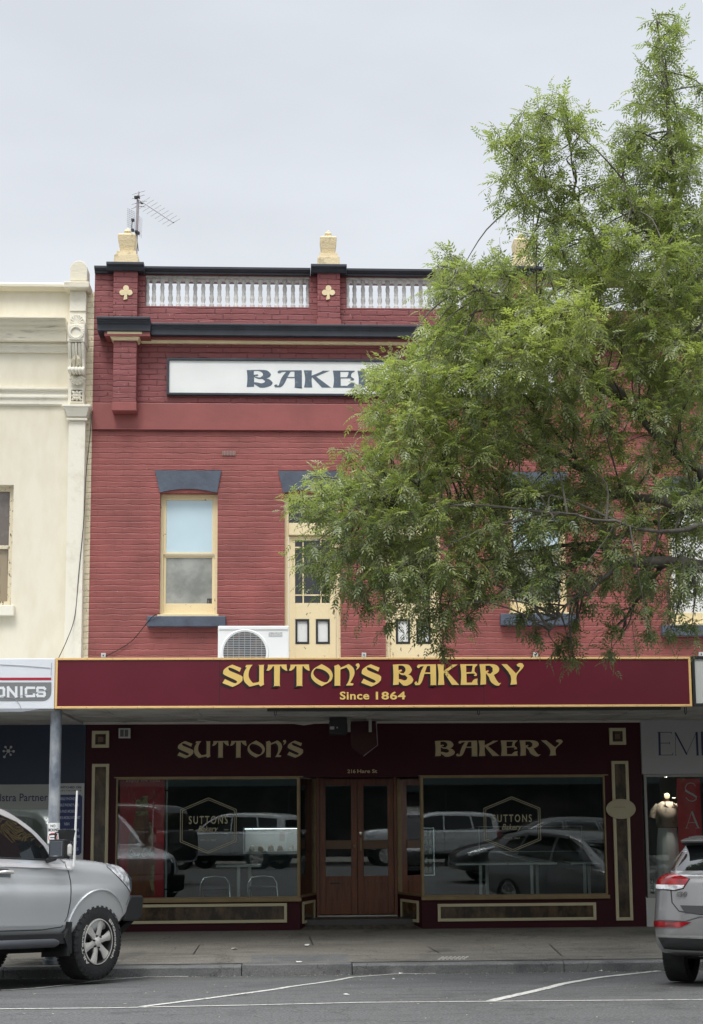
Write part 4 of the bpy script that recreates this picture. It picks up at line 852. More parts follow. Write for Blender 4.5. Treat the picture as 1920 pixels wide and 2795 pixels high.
# capital + lower pilaster
xc0, xc1 = at(170, 1115, -0.2).x, at(249, 1115, -0.2).x; ze, zf = at(210, 1150, -0.1).z, at(210, 1108, -0.15).z
mb = MB(); mb.box(xc0, xc1, -0.24, -0.002, zf-0.035, zf); c = ((xc0+xc1)/2, -0.09); hw = (xc1-xc0)/2
mb.frustum(c, hw*0.66, 0.088, zf-0.16, hw*0.88, 0.14, zf-0.036); mb.box(c[0]-hw*0.66, c[0]+hw*0.66, -0.15, -0.002, ze+0.03, zf-0.161); mb.box(c[0]-hw*0.72, c[0]+hw*0.72, -0.17, -0.002, ze, ze+0.028)
mb.build('capital', M_stucco2, lb, bevel=0.006)
xq0, xq1 = at(183, 1450, -0.1).x, at(229, 1450, -0.1).x
MB().box(xq0, xq1, -0.13, -0.002, 2.9, ze-0.002).build('pilaster', M_stucco2, lb, bevel=0.008)
# console bracket
cxl, cxr = at(184, 905, -0.38).x, at(231, 905, -0.38).x; cm = (cxl+cxr)/2; cw = (cxr-cxl)
zs0, zs1, zs2 = at(207, 931, -0.38).z, at(207, 882, -0.38).z, at(207, 851, -0.38).z
co = MB(); co.box(cxl, cxr, -0.36, -0.002, zs0, zs1); co.prism_y([(cxl, zs1+0.001), (cxr, zs1+0.001)] + [(cm+cw/2*math.cos(t)*0.92, zs1+(zs2-zs1)*math.sin(t)) for t in np.linspace(0.1, math.pi-0.1, 13)], -0.30, -0.002)
cb = co.build('console_block', M_stucco2, lb, bevel=0.008)
mb = MB(); wc = (cm, (zs0+zs1)/2)       # wreath
for k in range(22):
    t = 2*math.pi*k/22; d = 0.082; c = (wc[0]+d*math.cos(t), -0.372, wc[1]+d*math.sin(t)); u = Vector((-math.sin(t+0.5), 0, math.cos(t+0.5)))*0.026
    mb.tube([Vector(c)-u, Vector(c)+u*0.2, Vector(c)+u], [0.006, 0.013, 0.003], 6)
    mb.tube([Vector(c)-u*0.8+Vector((math.cos(t), 0, math.sin(t)))*0.016, Vector(c)+u*0.8+Vector((math.cos(t), 0, math.sin(t)))*0.020], [0.011, 0.003], 6)
for s_ in (-1, 1): mb.tube([(wc[0], -0.37, wc[1]-0.085), (wc[0]+s_*0.05, -0.37, wc[1]-0.10), (wc[0]+s_*0.095, -0.365, wc[1]-0.095)], [0.012, 0.010, 0.007], 6)
mb.build('wreath', M_stucco2, cb)
mb = MB()                                # shell fan
for k in range(9):
    t = math.pi*(0.06+0.88*k/8); b = Vector((cm, -0.31, zs1+0.02)); e = b+Vector((math.cos(t)*cw*0.40, 0, math.sin(t)*(zs2-zs1)*0.78)); mb.tube([b, b.lerp(e, .6), e], [0.006, 0.011, 0.017], 6)
mb.build('shell_ornament', M_stucco2, cb)
zt0, zt1 = at(207, 1023, -0.2).z, at(207, 936, -0.34).z; H = zt1-zt0
side = [(-0.10, 0), (-0.24, 0.02), (-0.27, 0.10), (-0.25, 0.16), (-0.22, 0.20), (-0.25, 0.5), (-0.31, 0.8), (-0.34, 1.0), (-0.10, 1.0)]
mb = MB()
for (a, b, p) in ((0.03, 0.20, 0.02), (0.22, 0.42, 0), (0.44, 0.56, 0.02), (0.58, 0.78, 0), (0.80, 0.97, 0.02)):
    mb.prism_x([(y-p if y < -0.11 else y, zt0+H*t) for y, t in side], cxl+cw*a, cxl+cw*b)
s1 = mb.build('scroll_console', M_stucco2, lb, bevel=0.008)
mb = MB(); zr = zt0+H*0.12
for k in range(5):
    x = cxl + cw*(0.02+0.98*k/5); mb.lathe([(0.035, 0), (0.045, 0.02), (0.045, 0.03), (0.035, 0.045)], (x, -0.27, zr), 14, 'x')
mb.build('scroll_roll', M_stucco2, s1, smooth=True)
mb = MB()
for s_ in (-1, 1):
    for k in range(3): mb.tube([(cm+s_*0.015, -0.29, zt0+H*0.62), (cm+s_*(0.02+0.018*k), -0.30, zt0+H*0.45), (cm+s_*(0.03+0.015*k), -0.285, zt0+H*(0.28+.03*k))], [0.006, 0.011, 0.014], 6)
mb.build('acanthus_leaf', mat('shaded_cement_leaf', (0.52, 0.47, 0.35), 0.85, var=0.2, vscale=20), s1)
zl = at(207, 1050, -0.15).z; mb = MB()
for k in range(7):
    t = math.pi*(1.12+0.76*k/6); b = Vector((cm, -0.13, zt0)); e = b+Vector((math.cos(t)*cw*0.46, -0.02, math.sin(t)*(zt0-zl))); mb.tube([b, b.lerp(e, .6)+Vector((0, -0.05, 0)), e], [0.010, 0.022, 0.018], 7)
for k in range(4): mb.lathe([(0.001, 0), (0.022, 0.012), (0.001, 0.03)], (cm-0.05+0.033*k, -0.17, zl+0.01), 8)
mb.build('acanthus_pendant', M_stucco2, lb, smooth=True)
q = rc(195, 1064, 226, 1097, -0.11); mb = MB().frame(q[0]-.012, q[1]+.012, q[2]-.012, q[3]+.012, 0.014, -0.125, -0.101)
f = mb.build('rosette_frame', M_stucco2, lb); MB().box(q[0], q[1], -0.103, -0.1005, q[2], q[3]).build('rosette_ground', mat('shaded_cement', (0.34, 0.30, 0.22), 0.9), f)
mb = MB(); c = Vector(((q[0]+q[1])/2, -0.112, (q[2]+q[3])/2)); w = (q[1]-q[0])/2
for k in range(8):
    t = 2*math.pi*k/8+math.pi/8*0; rr = w*(1.18 if k % 2 else 0.9); e = c+Vector((math.cos(t), 0, math.sin(t)))*rr; mb.tube([c, c.lerp(e, .55)+Vector((0, -.012, 0)), e], [0.008, 0.024, 0.012], 7)
mb.lathe([(0.001, -0.15), (0.02, -0.145), (0.026, -0.125), (0.024, -0.11)], (c.x, 0, c.z), 12, 'y'); mb.build('rosette', M_stucco2, f, smooth=True)
# its window
mb = MB(); mb.frame(wn[0], wn[1], wn[2], wn[3], 0.07, 0.10, 0.2, 0.08); f = mb.build('window', mat('peeling_cream_timber', (0.68, 0.60, 0.44), 0.7, c2=(0.10, 0.075, 0.055), fac=(0.56, 0.63), vscale=22, bump=0.5, aniso=(1.6, 1, 0.7)), lb)
zm = wn[2]+(wn[3]-wn[2])*0.5
MB().box(wn[0]+.071, wn[1]-.071, 0.12, 0.18, zm-0.03, zm+0.02).build('meeting_rail', MATS['peeling_cream_timber'], f)
MB().box(wn[0]+.07, wn[1]-.07, 0.15, 0.158, zm+0.021, wn[3]-.07).build('pane', mat('brown_grey_glass', (0.14, 0.115, 0.10), 0.1, c2=(0.22, 0.20, 0.19), vscale=2, spec=0.7), f)
MB().box(wn[0]+.07, wn[1]-.07, 0.165, 0.172, wn[2]+.08, zm-0.031).build('pane', mat('tan_blind_glass', (0.30, 0.24, 0.16), 0.15, c2=(0.09, 0.08, 0.07), vscale=2, aniso=(4, 1, .6), spec=0.7), f)
MB().box(wn[0]-0.06, wn[1]+0.062, -0.10, -0.002, at(20, 1680, -0.1).z, wn[2]-0.002).build('sill', M_stucco2, f, bevel=0.01)
# left awning and its fascia sign
la = thing('awning', 'grey lined street awning in front of the dark navy shop', 'awning', (-7, -1.25, 2.8))
lx1 = at(150, 1865, FY).x; lz0, lz1 = at(70, 1935, FY).z, at(70, 1798, FY).z
MB().box(BX0, xf0-0.012, FY+0.04, -0.002, 2.83, 2.87).build('ceiling', M_ceil, la)
mb = MB()
for k in range(5): mb.box(BX0+0.6+k*0.9, BX0+0.64+k*0.9, FY+.05, -.01, 2.82, 2.83)
mb.build('ceiling_batten', M_ceil, la)
MB().add([(BX0, FY+.05, lz1-.1), (xf0-.03, FY+.05, lz1-.1), (xf0-.03, -.003, 3.4), (BX0, -.003, 3.4)], [(0,1,2,3)]).build('roof_sheet', M_roofm, la)
ls = thing('fascia_sign', 'cracked white awning sign with red stripe and grey ONICS panel', 'sign', ((BX0+lx1)/2, FY, lz0))
MB().box(BX0, lx1, FY-0.01, FY+0.035, lz0, lz1).build('sign_panel', mat('white_sign_skin', (0.72, 0.75, 0.80), 0.4, var=0.05, vscale=1.5), ls, bevel=0.006)
q = rc(-200, 1850, 141, 1857, FY); MB().box(BX0+.02, q[1], FY-0.013, FY-0.0105, q[2], q[3]).build('red_stripe', mat('crimson_stripe', (0.40, 0.02, 0.045), 0.4), ls)
q = rc(-200, 1863, 141, 1914, FY); r = 0.10; mb = MB()
mb.prism_y([(BX0+.02, q[2]), (q[1]-r, q[2])] + [(q[1]-r+r*math.sin(t), q[2]+r-r*math.cos(t)) for t in np.linspace(0.15, math.pi/2, 7)] + [(q[1], q[3]), (BX0+.02, q[3])], FY-0.013, FY-0.0105)
mb.build('grey_panel', mat('mid_grey_vinyl', (0.20, 0.205, 0.21), 0.4, var=0.05), ls)
# squared letters drawn as strokes
def stroke(mb, pts, w, Y, d=0.002):
    for a, b in zip(pts, pts[1:]):
        a, b = Vector((a[0], 0, a[1])), Vector((b[0], 0, b[1])); u = (b-a).normalized(); n = Vector((-u.z, 0, u.x))*w/2; a = a-u*w*0.5*0.9; b = b+u*w*0.5*0.9
        mb.add([(a-n)+Vector((0,Y,0)), (b-n)+Vector((0,Y,0)), (b+n)+Vector((0,Y,0)), (a+n)+Vector((0,Y,0))], [(0,1,2,3)])
        Y -= 0.0003
mb = MB(); T = lambda x, y: (at(x*0.3133, 1750+y*0.3133, FY).x, at(40, 1750+y*0.3133, FY).z)
for pts in ([(-75,408),(30,408),(38,420),(38,470),(28,480),(-75,480),(-75,408)], [(75,484),(75,404),(145,484),(145,404)], [(190,404),(190,484)], [(300,408),(240,408),(230,420),(230,470),(240,480),(300,480),(300,465)], [(395,418),(385,408),(335,408),(330,415),(330,440),(340,445),(388,445),(392,455),(392,472),(385,480),(335,480),(328,468)]):
    stroke(mb, [T(*p) for p in pts], 0.030, FY-0.0145)
mb.build('lettering', mat('white_vinyl', (0.75, 0.77, 0.80), 0.4), ls)
mb = MB()
for pts in ([(-20,470),(60,490),(130,500),(180,480),(260,455),(420,432)], [(130,500),(170,545),(190,590)], [(0,205),(200,215),(440,235)], [(452,190),(448,300)]):
    mb.tube([(T(*p)[0], FY-0.0155, T(*p)[1]) for p in pts], 0.0035, 4)
mb.build('crack', mat('crack_grey', (0.35, 0.36, 0.38), 0.7), ls)
mb = MB(); P = [T(-100, 588), T(350, 590), T(200, 612), T(-100, 612)]; mb.add([(p[0], FY-0.012+0.03*(i > 1), p[1]-0.003) for i, p in enumerate(P)], [(3,2,1,0)]); mb.build('peeling_skin', MATS['white_sign_skin'], ls)
# dark navy shop below
nv = thing('navy_shop', 'dark navy shopfront with grey lettered band under the left awning', 'shop', (-7, 0.1, 0))
nx1 = SX0-0.006
zb0, zb1 = at(100, 2210, 0).z, at(100, 2141, 0).z
MB().box(BX0, nx1, 0.0, 0.25, zb1+.001, 2.86).build('header_wall', M_navyshop, nv)
MB().box(at(150, 2300, 0).x, nx1, 0.0, 0.25, 0.0, zb1).build('pier', M_navyshop, nv)
MB().box(BX0, at(150, 2300, 0).x-.001, 0.0, 0.1, zb0, zb1).build('grey_band', mat('grey_band_board', (0.28, 0.29, 0.28), 0.5), nv)
MB().box(BX0, at(150, 2300, 0).x-.001, 0.02, 0.1, 0.0, 0.5).build('stall_riser', M_navyshop, nv)
MB().box(BX0, at(150, 2300, 0).x-.001, 0.05, 0.06, 0.5, zb0).build('window_pane', M_glass, nv)
MB().box(BX0, nx1, 3.0, 3.1, 0.0, 2.8).build('interior_wall', M_int, nv)
mb = MB(); a = rc(-28, 2166, 131, 2187, -0.001); text(mb, 'Telstra Partner', *a, -0.001, 0.003, spacing=1.02, off=0.004); mb.build('band_lettering', M_inkn, nv)
mb = MB()
L6 = lambda x, y: at(x*0.3133, 1750+y*0.3133, 0)
cc = L6(75, 958); dots = [(50,923,10),(98,923,11),(35,958,10),(120,960,11),(95,990,9),(40,1008,11),(75,958,15)]
for x, y, r in dots:
    p = L6(x, y); mb.lathe([(r*0.3133/195, -0.006), (r*0.3133/195, -0.001)], (p.x, 0, p.z), 12, 'y')
for x, y, r in dots[:-1]: p = L6(x, y); mb.tube([(cc.x, -0.003, cc.z), (p.x, -0.003, p.z)], 0.004, 4)
mb.build('dot_emblem', mat('dim_white_vinyl', (0.38, 0.40, 0.40), 0.5), nv); mb = MB()
p = L6(-10, 985); text(mb, 'n', p.x-0.04, L6(12, 0).x, L6(0, 1008).z, L6(0, 960).z, -0.001, 0.004, off=0.03)
mb.build('emblem_letter', MATS['dim_white_vinyl'], nv)
eb = thing('list_board', 'white and navy board listing phones and laptops beside the shopfront pier', 'sign', (at(197, 2200, -.02).x, -0.02, at(197, 2350, -.02).z))
q = rc(150, 2138, 229, 2352, -0.02); MB().box(q[0], q[1], -0.025, -0.001, q[2], q[3]).build('board', mat('dull_white_board', (0.40, 0.41, 0.41), 0.5), eb)
g = rc(152, 2169, 224, 2334, -0.025); mb = MB(); mb.prism_y([(g[0], g[2]), (g[1]-.03, g[2]), (g[1], g[2]+.03), (g[1], g[3]-.03), (g[1]-.03, g[3]), (g[0], g[3])], -0.029, -0.0255); mb.build('navy_panel', mat('navy_panel', (0.015, 0.025, 0.11), 0.5), eb)
mb = MB(); a = rc(159, 2146, 222, 2152, -0.025); text(mb, 'SWITCHED ON', *a, -0.0255, 0.002, off=0.03); a = rc(159, 2156, 222, 2160, -0.025); text(mb, 'ELECTRONICS', *a, -0.0255, 0.002, spacing=1.3, off=0.02); mb.build('heading_lettering', M_inkn, eb)
for k, (s_, x0, x1) in enumerate((('MOBILE PHONES', 157, 207), ('MOBILE PHONE PLANS', 155, 216), ('PRE-PAID MOBILE', 157, 207), ('HOME & MOBILE INTERNET', 154, 220), ('NBN', 176, 190), ('TABLETS & LAPTOPS', 156, 216), ('ROUTERS & MODEMS', 156, 219), ('SUPPORT', 170, 212), ('REPAIRS', 170, 215))):
    y = 2180+k*17.2; a = rc(x0, y-4, x1, y+4, -0.03); mb = MB(); text(mb, s_, *a, -0.0295, 0.002, off=0.02); mb.build('list_lettering', mat('pale_blue_ink', (0.36, 0.40, 0.52), 0.5), eb)
# ================================================================ shop on the right
rs = thing('grey_shop', 'pale grey clothing shopfront with thin serif lettering under the right awning', 'shop', (7.0, 0.1, 0))
GX0 = SX1+0.004; GX1 = GX0+5.0
zg0, zg1 = at(1830, 2113, 0).z, at(1830, 1963, 0).z
MB().box(GX0, GX1, -0.03, 0.2, zg0, 2.86).build('header_board', mat('grey_white_header', (0.33, 0.335, 0.33), 0.5), rs, bevel=0.004)
mb = MB(); mb.frame(GX0+.03, GX1, at(1800, 2450, 0).z, zg0-0.002, 0.035, 0.0, 0.09, 0.05); mb.build('window_frame', mat('grey_frame', (0.27, 0.27, 0.25), 0.5), rs)
zw = at(1800, 2450, 0).z
MB().box(GX0, GX1, -0.01, 0.2, 0.0, zw-0.002).build('stall_riser', mat('pale_riser', (0.45, 0.46, 0.44), 0.6), rs)
MB().box(GX0+.065, GX1-.04, 0.03, 0.038, zw+.05, zg0-.04).build('window_pane', M_glass, rs)
MB().box(GX0+.02, GX1, 2.6, 2.7, 0, 2.8).build('interior_wall', M_int, rs); MB().box(GX0+.02, GX1, 0.2, 2.6, 0.02, 0.3).build('display_floor', M_int, rs)
mb = MB(); B2 = lambda x, y, Y=-0.03: (at(1620+x*0.2582, 1900+y*0.2582, Y).x, at(1620+x*0.2582, 1900+y*0.2582, Y).z)
def bar(p, q, w): stroke(mb, [B2(*p), B2(*q)], w, -0.0325)
bar((697,395),(702,615),0.030); bar((680,383),(826,383),0.008); bar((700,497),(808,497),0.008); bar((690,624),(842,622),0.008); bar((823,385),(826,400),0.007); bar((806,485),(808,510),0.007); bar((842,600),(838,622),0.007)
bar((868,385),(870,620),0.006); bar((868,390),(985,612),0.022); bar((985,612),(1088,385),0.006); bar((1092,390),(1102,618),0.030); bar((1148,385),(1156,618),0.030); bar((1080,383),(1100,383),0.007); bar((1088,624),(1118,624),0.007); bar((862,624),(880,624),0.007)
bar((1215,395),(1222,615),0.030); bar((1215,385),(1300,395),0.008)
mb.build('header_lettering', M_inkn, rs)
for k, px in enumerate(((765, 850), (852, 1072))):
    p = at(1620+px[0]*0.2582, 1900+px[1]*0.2582, 0.5); o = MB().lathe([(0.02, p.z-0.01), (0.028, p.z)], (p.x, 0.5, 0), 10).build('spot_lamp', mat('spot_glow', (1, 1, 1), 0.5, emit=((1, 0.85, 0.65), 3.0)), rs)
lt = bpy.data.lights.new('shop_spot', 'SPOT'); lt.energy = 26; lt.spot_size = R(80); lt.color = (1, 0.92, 0.84); lt.shadow_soft_size = 0.03
lo = bpy.data.objects.new('shop_spot', lt); col.objects.link(lo); pm = at(1819, 2200, 0.6); lo.location = (pm.x, 0.45, 2.1)
lo.rotation_euler = (Vector((pm.x, 0.62, pm.z))-lo.location).to_track_quat('-Z', 'Y').to_euler(); lo.parent = rs; lo.location = lo.location - W[rs]
# sale poster
sp_ = thing('sale_poster', 'tall red SALE poster inside the clothing shop window', 'poster', (at(1885, 2300, .12).x, .12, at(1885, 2330, .12).z))
q = rc(1852, 2125, 1916, 2400, 0.12); MB().box(q[0], q[1], 0.12, 0.13, q[2], q[3]).build('poster_sheet', mat('sale_red', (0.75, 0.02, 0.035), 0.4, var=0.1, vscale=1), sp_)
mb = MB(); T = lambda x, y: (at(1620+x*0.2582, 1900+y*0.2582, 0.12).x, at(1885, 1900+y*0.2582, 0.12).z)
def ts(pts, w): stroke(mb, [T(*p) for p in pts], w, 0.117)
ts([(1078,950),(1060,925),(1025,918),(990,930),(970,965),(980,1000)], 0.009); ts([(980,1000),(1010,1020),(1050,1040),(1085,1065)], 0.026); ts([(1088,1065),(1085,1095),(1050,1112),(1010,1105),(980,1075)], 0.010)
ts([(1040,1220),(985,1390)], 0.007); ts([(1042,1225),(1108,1390)], 0.024); ts([(1005,1338),(1085,1338)], 0.007); ts([(970,1395),(1005,1395)], 0.006); ts([(1080,1395),(1125,1395)], 0.006)
ts([(1015,1495),(1018,1680)], 0.022); ts([(1005,1680),(1080,1680),(1085,1650)], 0.008)
ts([(1010,1780),(1012,1960)], 0.022); ts([(1000,1780),(1080,1780),(1082,1800)], 0.008); ts([(1015,1868),(1060,1868)], 0.007); ts([(1000,1960),(1080,1960)], 0.008)
mb.build('sale_lettering', mat('poster_white', (0.85, 0.80, 0.80), 0.5), sp_)
# dress form with blouse and long white skirt
mn = thing('mannequin', 'headless dress form in a short sleeved blouse and long white skirt in the shop window', 'mannequin', (at(1824, 2400, .6).x, 0.6, 0.3))
mx_ = at(1824, 2300, .6).x; M2 = lambda x, y: at(1620+x*0.2582, 1900+y*0.2582, 0.6)
def rings(mb, rows, n=26, fold=0.0, nf=9):
    vs = []; 
    for (x, z, rx, ry) in rows:
        for k in range(n):
            t = 2*math.pi*k/n; f = 1+fold*math.sin(nf*t+z*2)*(1 if fold else 0); vs.append((x+rx*f*math.cos(t), 0.6+ry*f*math.sin(t), z))
    m = len(rows); fs = [(i*n+k, i*n+(k+1) % n, (i+1)*n+(k+1) % n, (i+1)*n+k) for i in range(m-1) for k in range(n)]
    mb.add(vs, fs+[tuple(range(n-1, -1, -1)), tuple(range((m-1)*n, m*n))])
s = 1/195*0.2582*20.2/19.6
W2_ = lambda x, y, wpx, ry: (M2(x, y).x, M2(x, y).z, wpx*s/2, ry)
mb = MB(); rings(mb, [W2_(780, 1145, 60, .05), W2_(775, 1110, 62, .05), W2_(772, 1075, 66, .05)][::1]); mb.build('neck_stand', mat('dark_form', (0.10, 0.06, 0.04), 0.5), mn, smooth=True)
c = M2(770, 1056); o = MB().lathe([(0.001, 0.545), (0.042, 0.55), (0.042, 0.57), (0.001, 0.575)], (c.x, 0, c.z), 20, 'y').build('neck_cap', mat('pale_wood_cap', (0.80, 0.62, 0.42), 0.4), mn, smooth=True)
mb = MB(); rings(mb, [W2_(785, 1385, 215, .10), W2_(780, 1360, 235, .12), W2_(778, 1280, 245, .13), W2_(776, 1200, 255, .12), W2_(775, 1150, 215, .09), W2_(775, 1115, 110, .06)], fold=0.03, nf=7)
for sg_, pts in ((-1, ((690,1160,62),(640,1220,60),(622,1285,58))), (1, ((855,1160,62),(900,1210,60),(920,1270,58)))):
    mb.tube([(M2(x, y).x, 0.6, M2(x, y).z) for x, y, w in pts], [w*s/1.6 for x, y, w in pts], 10)
mb.build('blouse', mat('peach_olive_print', (0.55, 0.42, 0.33), 0.8, c2=(0.20, 0.17, 0.12), fac=(0.45, 0.6), vscale=7), mn, smooth=True)
mb = MB(); rings(mb, [W2_(815, 2150, 270, .20), W2_(808, 1950, 262, .19), W2_(795, 1700, 240, .17), W2_(788, 1500, 215, .13), W2_(783, 1392, 190, .10)], 40, fold=0.035, nf=11)
mb.build('skirt', mat('white_linen', (0.80, 0.81, 0.80), 0.8), mn, smooth=True)
mb = MB(); mb.tube([(M2(x, y).x, 0.50, M2(x, y).z) for x, y in ((735,1105),(745,1160),(800,1195),(830,1150),(822,1110))], 0.006, 5); mb.build('necklace', mat('bead_brown', (0.12, 0.03, 0.02), 0.4), mn)
q = rc(1770, 2398, 1785, 2436, 0.05); o = MB().box(q[0], q[1], 0.045, 0.052, q[2], q[3]).build('notice', M_ink, None); tag(o, 'small black upright notice with white letters in the shop window corner', 'notice')
mb = MB()
for k, ch in enumerate('NEW'): text(mb, ch, q[0]+.015, q[1]-.015, q[3]-(k+1)*(q[3]-q[2])/3.1, q[3]-(k+.25)*(q[3]-q[2])/3.1, 0.0445, 0.001)
mb.build('notice_lettering', M_greyboard, o)
q = rc(1785, 2412, 1803, 2440, 0.05); o = MB().box(q[0], q[1], 0.047, 0.052, q[2], q[3]).build('paper_sheet', M_greyboard, None); tag(o, 'white paper sheet stuck low in the clothing shop window', 'paper')
ra = thing('awning', 'grey lined street awning in front of the clothing shop', 'awning', (9, -1.25, 2.8))
MB().box(xf1+0.014, GX1, FY+.04, -.002, 2.86, 2.90).build('ceiling', M_ceil, ra)
MB().add([(xf1+.03, FY+.05, zf1-.1), (GX1, FY+.05, zf1-.1), (GX1, -.003, 3.4), (xf1+.03, -.003, 3.4)], [(0,1,2,3)]).build('roof_sheet', M_roofm, ra)
r_ = thing('fascia_sign', 'black framed blank grey awning sign right of the maroon sign', 'sign', (8, FY, 2.9))
q = rc(1889, 1791, 2400, 1927, FY); MB().frame(q[0], GX1, q[2], q[3], 0.035, FY-.03, FY+.03).build('sign_frame', M_dark, r_)
MB().box(q[0]+.035, GX1-.035, FY-.015, FY+.03, q[2]+.035, q[3]-.035).build('sign_panel', M_greyboard, r_)
# ================================================================ ground
def sheet(name, rows, x0, x1, m, dz=0.0, nx=1, kind='structure'):
    mb = MB(); vs = []; 
    for y, z in rows:
        for k in range(nx+1): vs.append((x0+(x1-x0)*k/nx, y, z+dz))
    mb.add(vs, [(r*(nx+1)+k, r*(nx+1)+k+1, (r+1)*(nx+1)+k+1, (r+1)*(nx+1)+k) for r in range(len(rows)-1) for k in range(nx)])
    o = mb.build(name, m, None); tag(o, kind=kind); return o
M_asph = mat('worn_asphalt', (0.086, 0.087, 0.087), 0.85, c2=(0.122, 0.122, 0.120), fac=(0.3, 0.75), vscale=0.9, bump=0.8, bscale=130, aniso=(0.5, 1.2, 1))
def asph_detail(m, lo_, hi_):
    nt = m.node_tree; N = nt.nodes; L = nt.links; b = N['Principled BSDF']; src = b.inputs['Base Color'].links[0].from_socket
    g = N.new('ShaderNodeNewGeometry'); n = N.new('ShaderNodeTexNoise'); n.inputs['Scale'].default_value = 55; n.inputs['Detail'].default_value = 6; L.new(g.outputs['Position'], n.inputs['Vector'])
    r = N.new('ShaderNodeMapRange'); r.inputs['From Min'].default_value = 0.3; r.inputs['From Max'].default_value = 0.7; r.inputs['To Min'].default_value = lo_; r.inputs['To Max'].default_value = hi_; L.new(n.outputs['Fac'], r.inputs[0])
    n2 = N.new('ShaderNodeTexNoise'); n2.inputs['Scale'].default_value = 2.2; n2.inputs['Detail'].default_value = 7; n2.inputs['Roughness'].default_value = 0.7
    mp = N.new('ShaderNodeMapping'); mp.inputs['Scale'].default_value = (0.45, 2.2, 1); L.new(g.outputs['Position'], mp.inputs[0]); L.new(mp.outputs[0], n2.inputs['Vector'])
    r2 = N.new('ShaderNodeMapRange'); r2.inputs['From Min'].default_value = 0.54; r2.inputs['From Max'].default_value = 0.74; r2.inputs['To Min'].default_value = 1.0; r2.inputs['To Max'].default_value = 0.50; L.new(n2.outputs['Fac'], r2.inputs[0])
    mu = N.new('ShaderNodeMath'); mu.operation = 'MULTIPLY'; L.new(r.outputs[0], mu.inputs[0]); L.new(r2.outputs[0], mu.inputs[1])
    n3 = N.new('ShaderNodeTexNoise'); n3.inputs['Scale'].default_value = 1.3; n3.inputs['Detail'].default_value = 3; n3.inputs['Distortion'].default_value = 0.6; L.new(g.outputs['Position'], n3.inputs['Vector'])
    r3 = N.new('ShaderNodeMapRange'); r3.inputs['From Min'].default_value = 0.60; r3.inputs['From Max'].default_value = 0.70; r3.inputs['To Min'].default_value = 1.0; r3.inputs['To Max'].default_value = 0.72; L.new(n3.outputs['Fac'], r3.inputs[0])
    vo = N.new('ShaderNodeTexVoronoi'); vo.feature = 'DISTANCE_TO_EDGE'; vo.inputs['Scale'].default_value = 0.55; mv = N.new('ShaderNodeVectorMath'); mv.operation = 'ADD'; nv_ = N.new('ShaderNodeTexNoise'); nv_.inputs['Scale'].default_value = 2.0; nv_.inputs['Detail'].default_value = 5; L.new(g.outputs['Position'], nv_.inputs['Vector']); L.new(g.outputs['Position'], mv.inputs[0]); L.new(nv_.outputs['Color'], mv.inputs[1]); L.new(mv.outputs[0], vo.inputs['Vector'])
    rv = N.new('ShaderNodeMapRange'); rv.inputs['From Min'].default_value = 0.0; rv.inputs['From Max'].default_value = 0.006; rv.inputs['To Min'].default_value = 0.55; rv.inputs['To Max'].default_value = 1.0; L.new(vo.outputs['Distance'], rv.inputs[0])
    m4 = N.new('ShaderNodeMath'); m4.operation = 'MULTIPLY'; L.new(mu.outputs[0], m4.inputs[0]); L.new(r3.outputs[0], m4.inputs[1]); m5 = N.new('ShaderNodeMath'); m5.operation = 'MULTIPLY'; L.new(m4.outputs[0], m5.inputs[0]); L.new(rv.outputs[0], m5.inputs[1]); mu = m5
    s = N.new('ShaderNodeVectorMath'); s.operation = 'SCALE'; L.new(src, s.inputs[0]); L.new(mu.outputs[0], s.inputs['Scale']); L.new(s.outputs[0], b.inputs['Base Color'])
asph_detail(M_asph, .5, 1.5); asph_detail(M_conc, .72, 1.28); asph_detail(M_kerb, .78, 1.2)
rows = [(y, ground(y)) for y in (-33.4, -26, -18, -12, -7.8, -5.34, -3.8, -2.6)]
sheet('road', rows, -90, 90, M_asph)
sheet('ground', [(-300, -0.5), (-33.38, -0.5), (-2.62, -0.5), (300, -0.5)], -300, 300, M_conc, 0)
sheet('far_footpath', [(-37, -0.2), (-33.4, -0.28)], -60, 60, M_conc)
sheet('footpath', [(-2.44, pav(-2.44)), (-1.2, pav(-1.2)), (0.0, 0.0), (0.27, 0.0)], -60, 60, M_conc)
# kerb stones
jk = [at(px, 2620, KY).x for px in (10, 660, 962, 1540)]
mb = MB(); xs = [-40]+jk+[40]; 
for a, b in zip(xs, xs[1:]):
    if abs(a-jk[1]) < 1e-6: continue
    mb.prism_x([(KY, -0.5), (KY+0.155, -0.5), (KY+0.155, KT+0.006), (KY+0.03, KT), (KY+0.004, KT-0.02)][::-1], a+0.004, b-0.004)
o = mb.build('kerb', M_kerb, None, bevel=0.006); tag(o, kind='structure')
dp = thing('drain_pit', 'concrete drain pit lid and lintel set in the kerb', 'drain pit', ((jk[1]+jk[2])/2, KY, KT-.1))
mb = MB(); mb.prism_x([(KY-0.012, -0.42), (KY+0.155, -0.42), (KY+0.155, KT+0.012), (KY, KT+0.006)][::-1], jk[1]+.006, jk[2]-.006); mb.build('lintel', M_kerb, dp, bevel=0.006)
px0, px1 = at(684, 2610, KY).x, at(956, 2610, KY).x
for a, b in ((px0, px0+0.25), (px0+0.26, px1-0.26), (px1-0.25, px1)):
    mb = MB(); mb.add([(a, KY+.165, KT+.012), (b, KY+.165, KT+.012), (b, KY+.62, pav(KY+.62)+.012), (a, KY+.62, pav(KY+.62)+.012), (a, KY+.165, KT-.03), (b, KY+.165, KT-.03), (b, KY+.62, pav(KY+.62)-.03), (a, KY+.62, pav(KY+.62)-.03)], [(0,1,2,3),(4,5,1,0),(1,5,6,2),(2,6,7,3),(3,7,4,0)]); mb.build('pit_lid', M_kerb, dp)
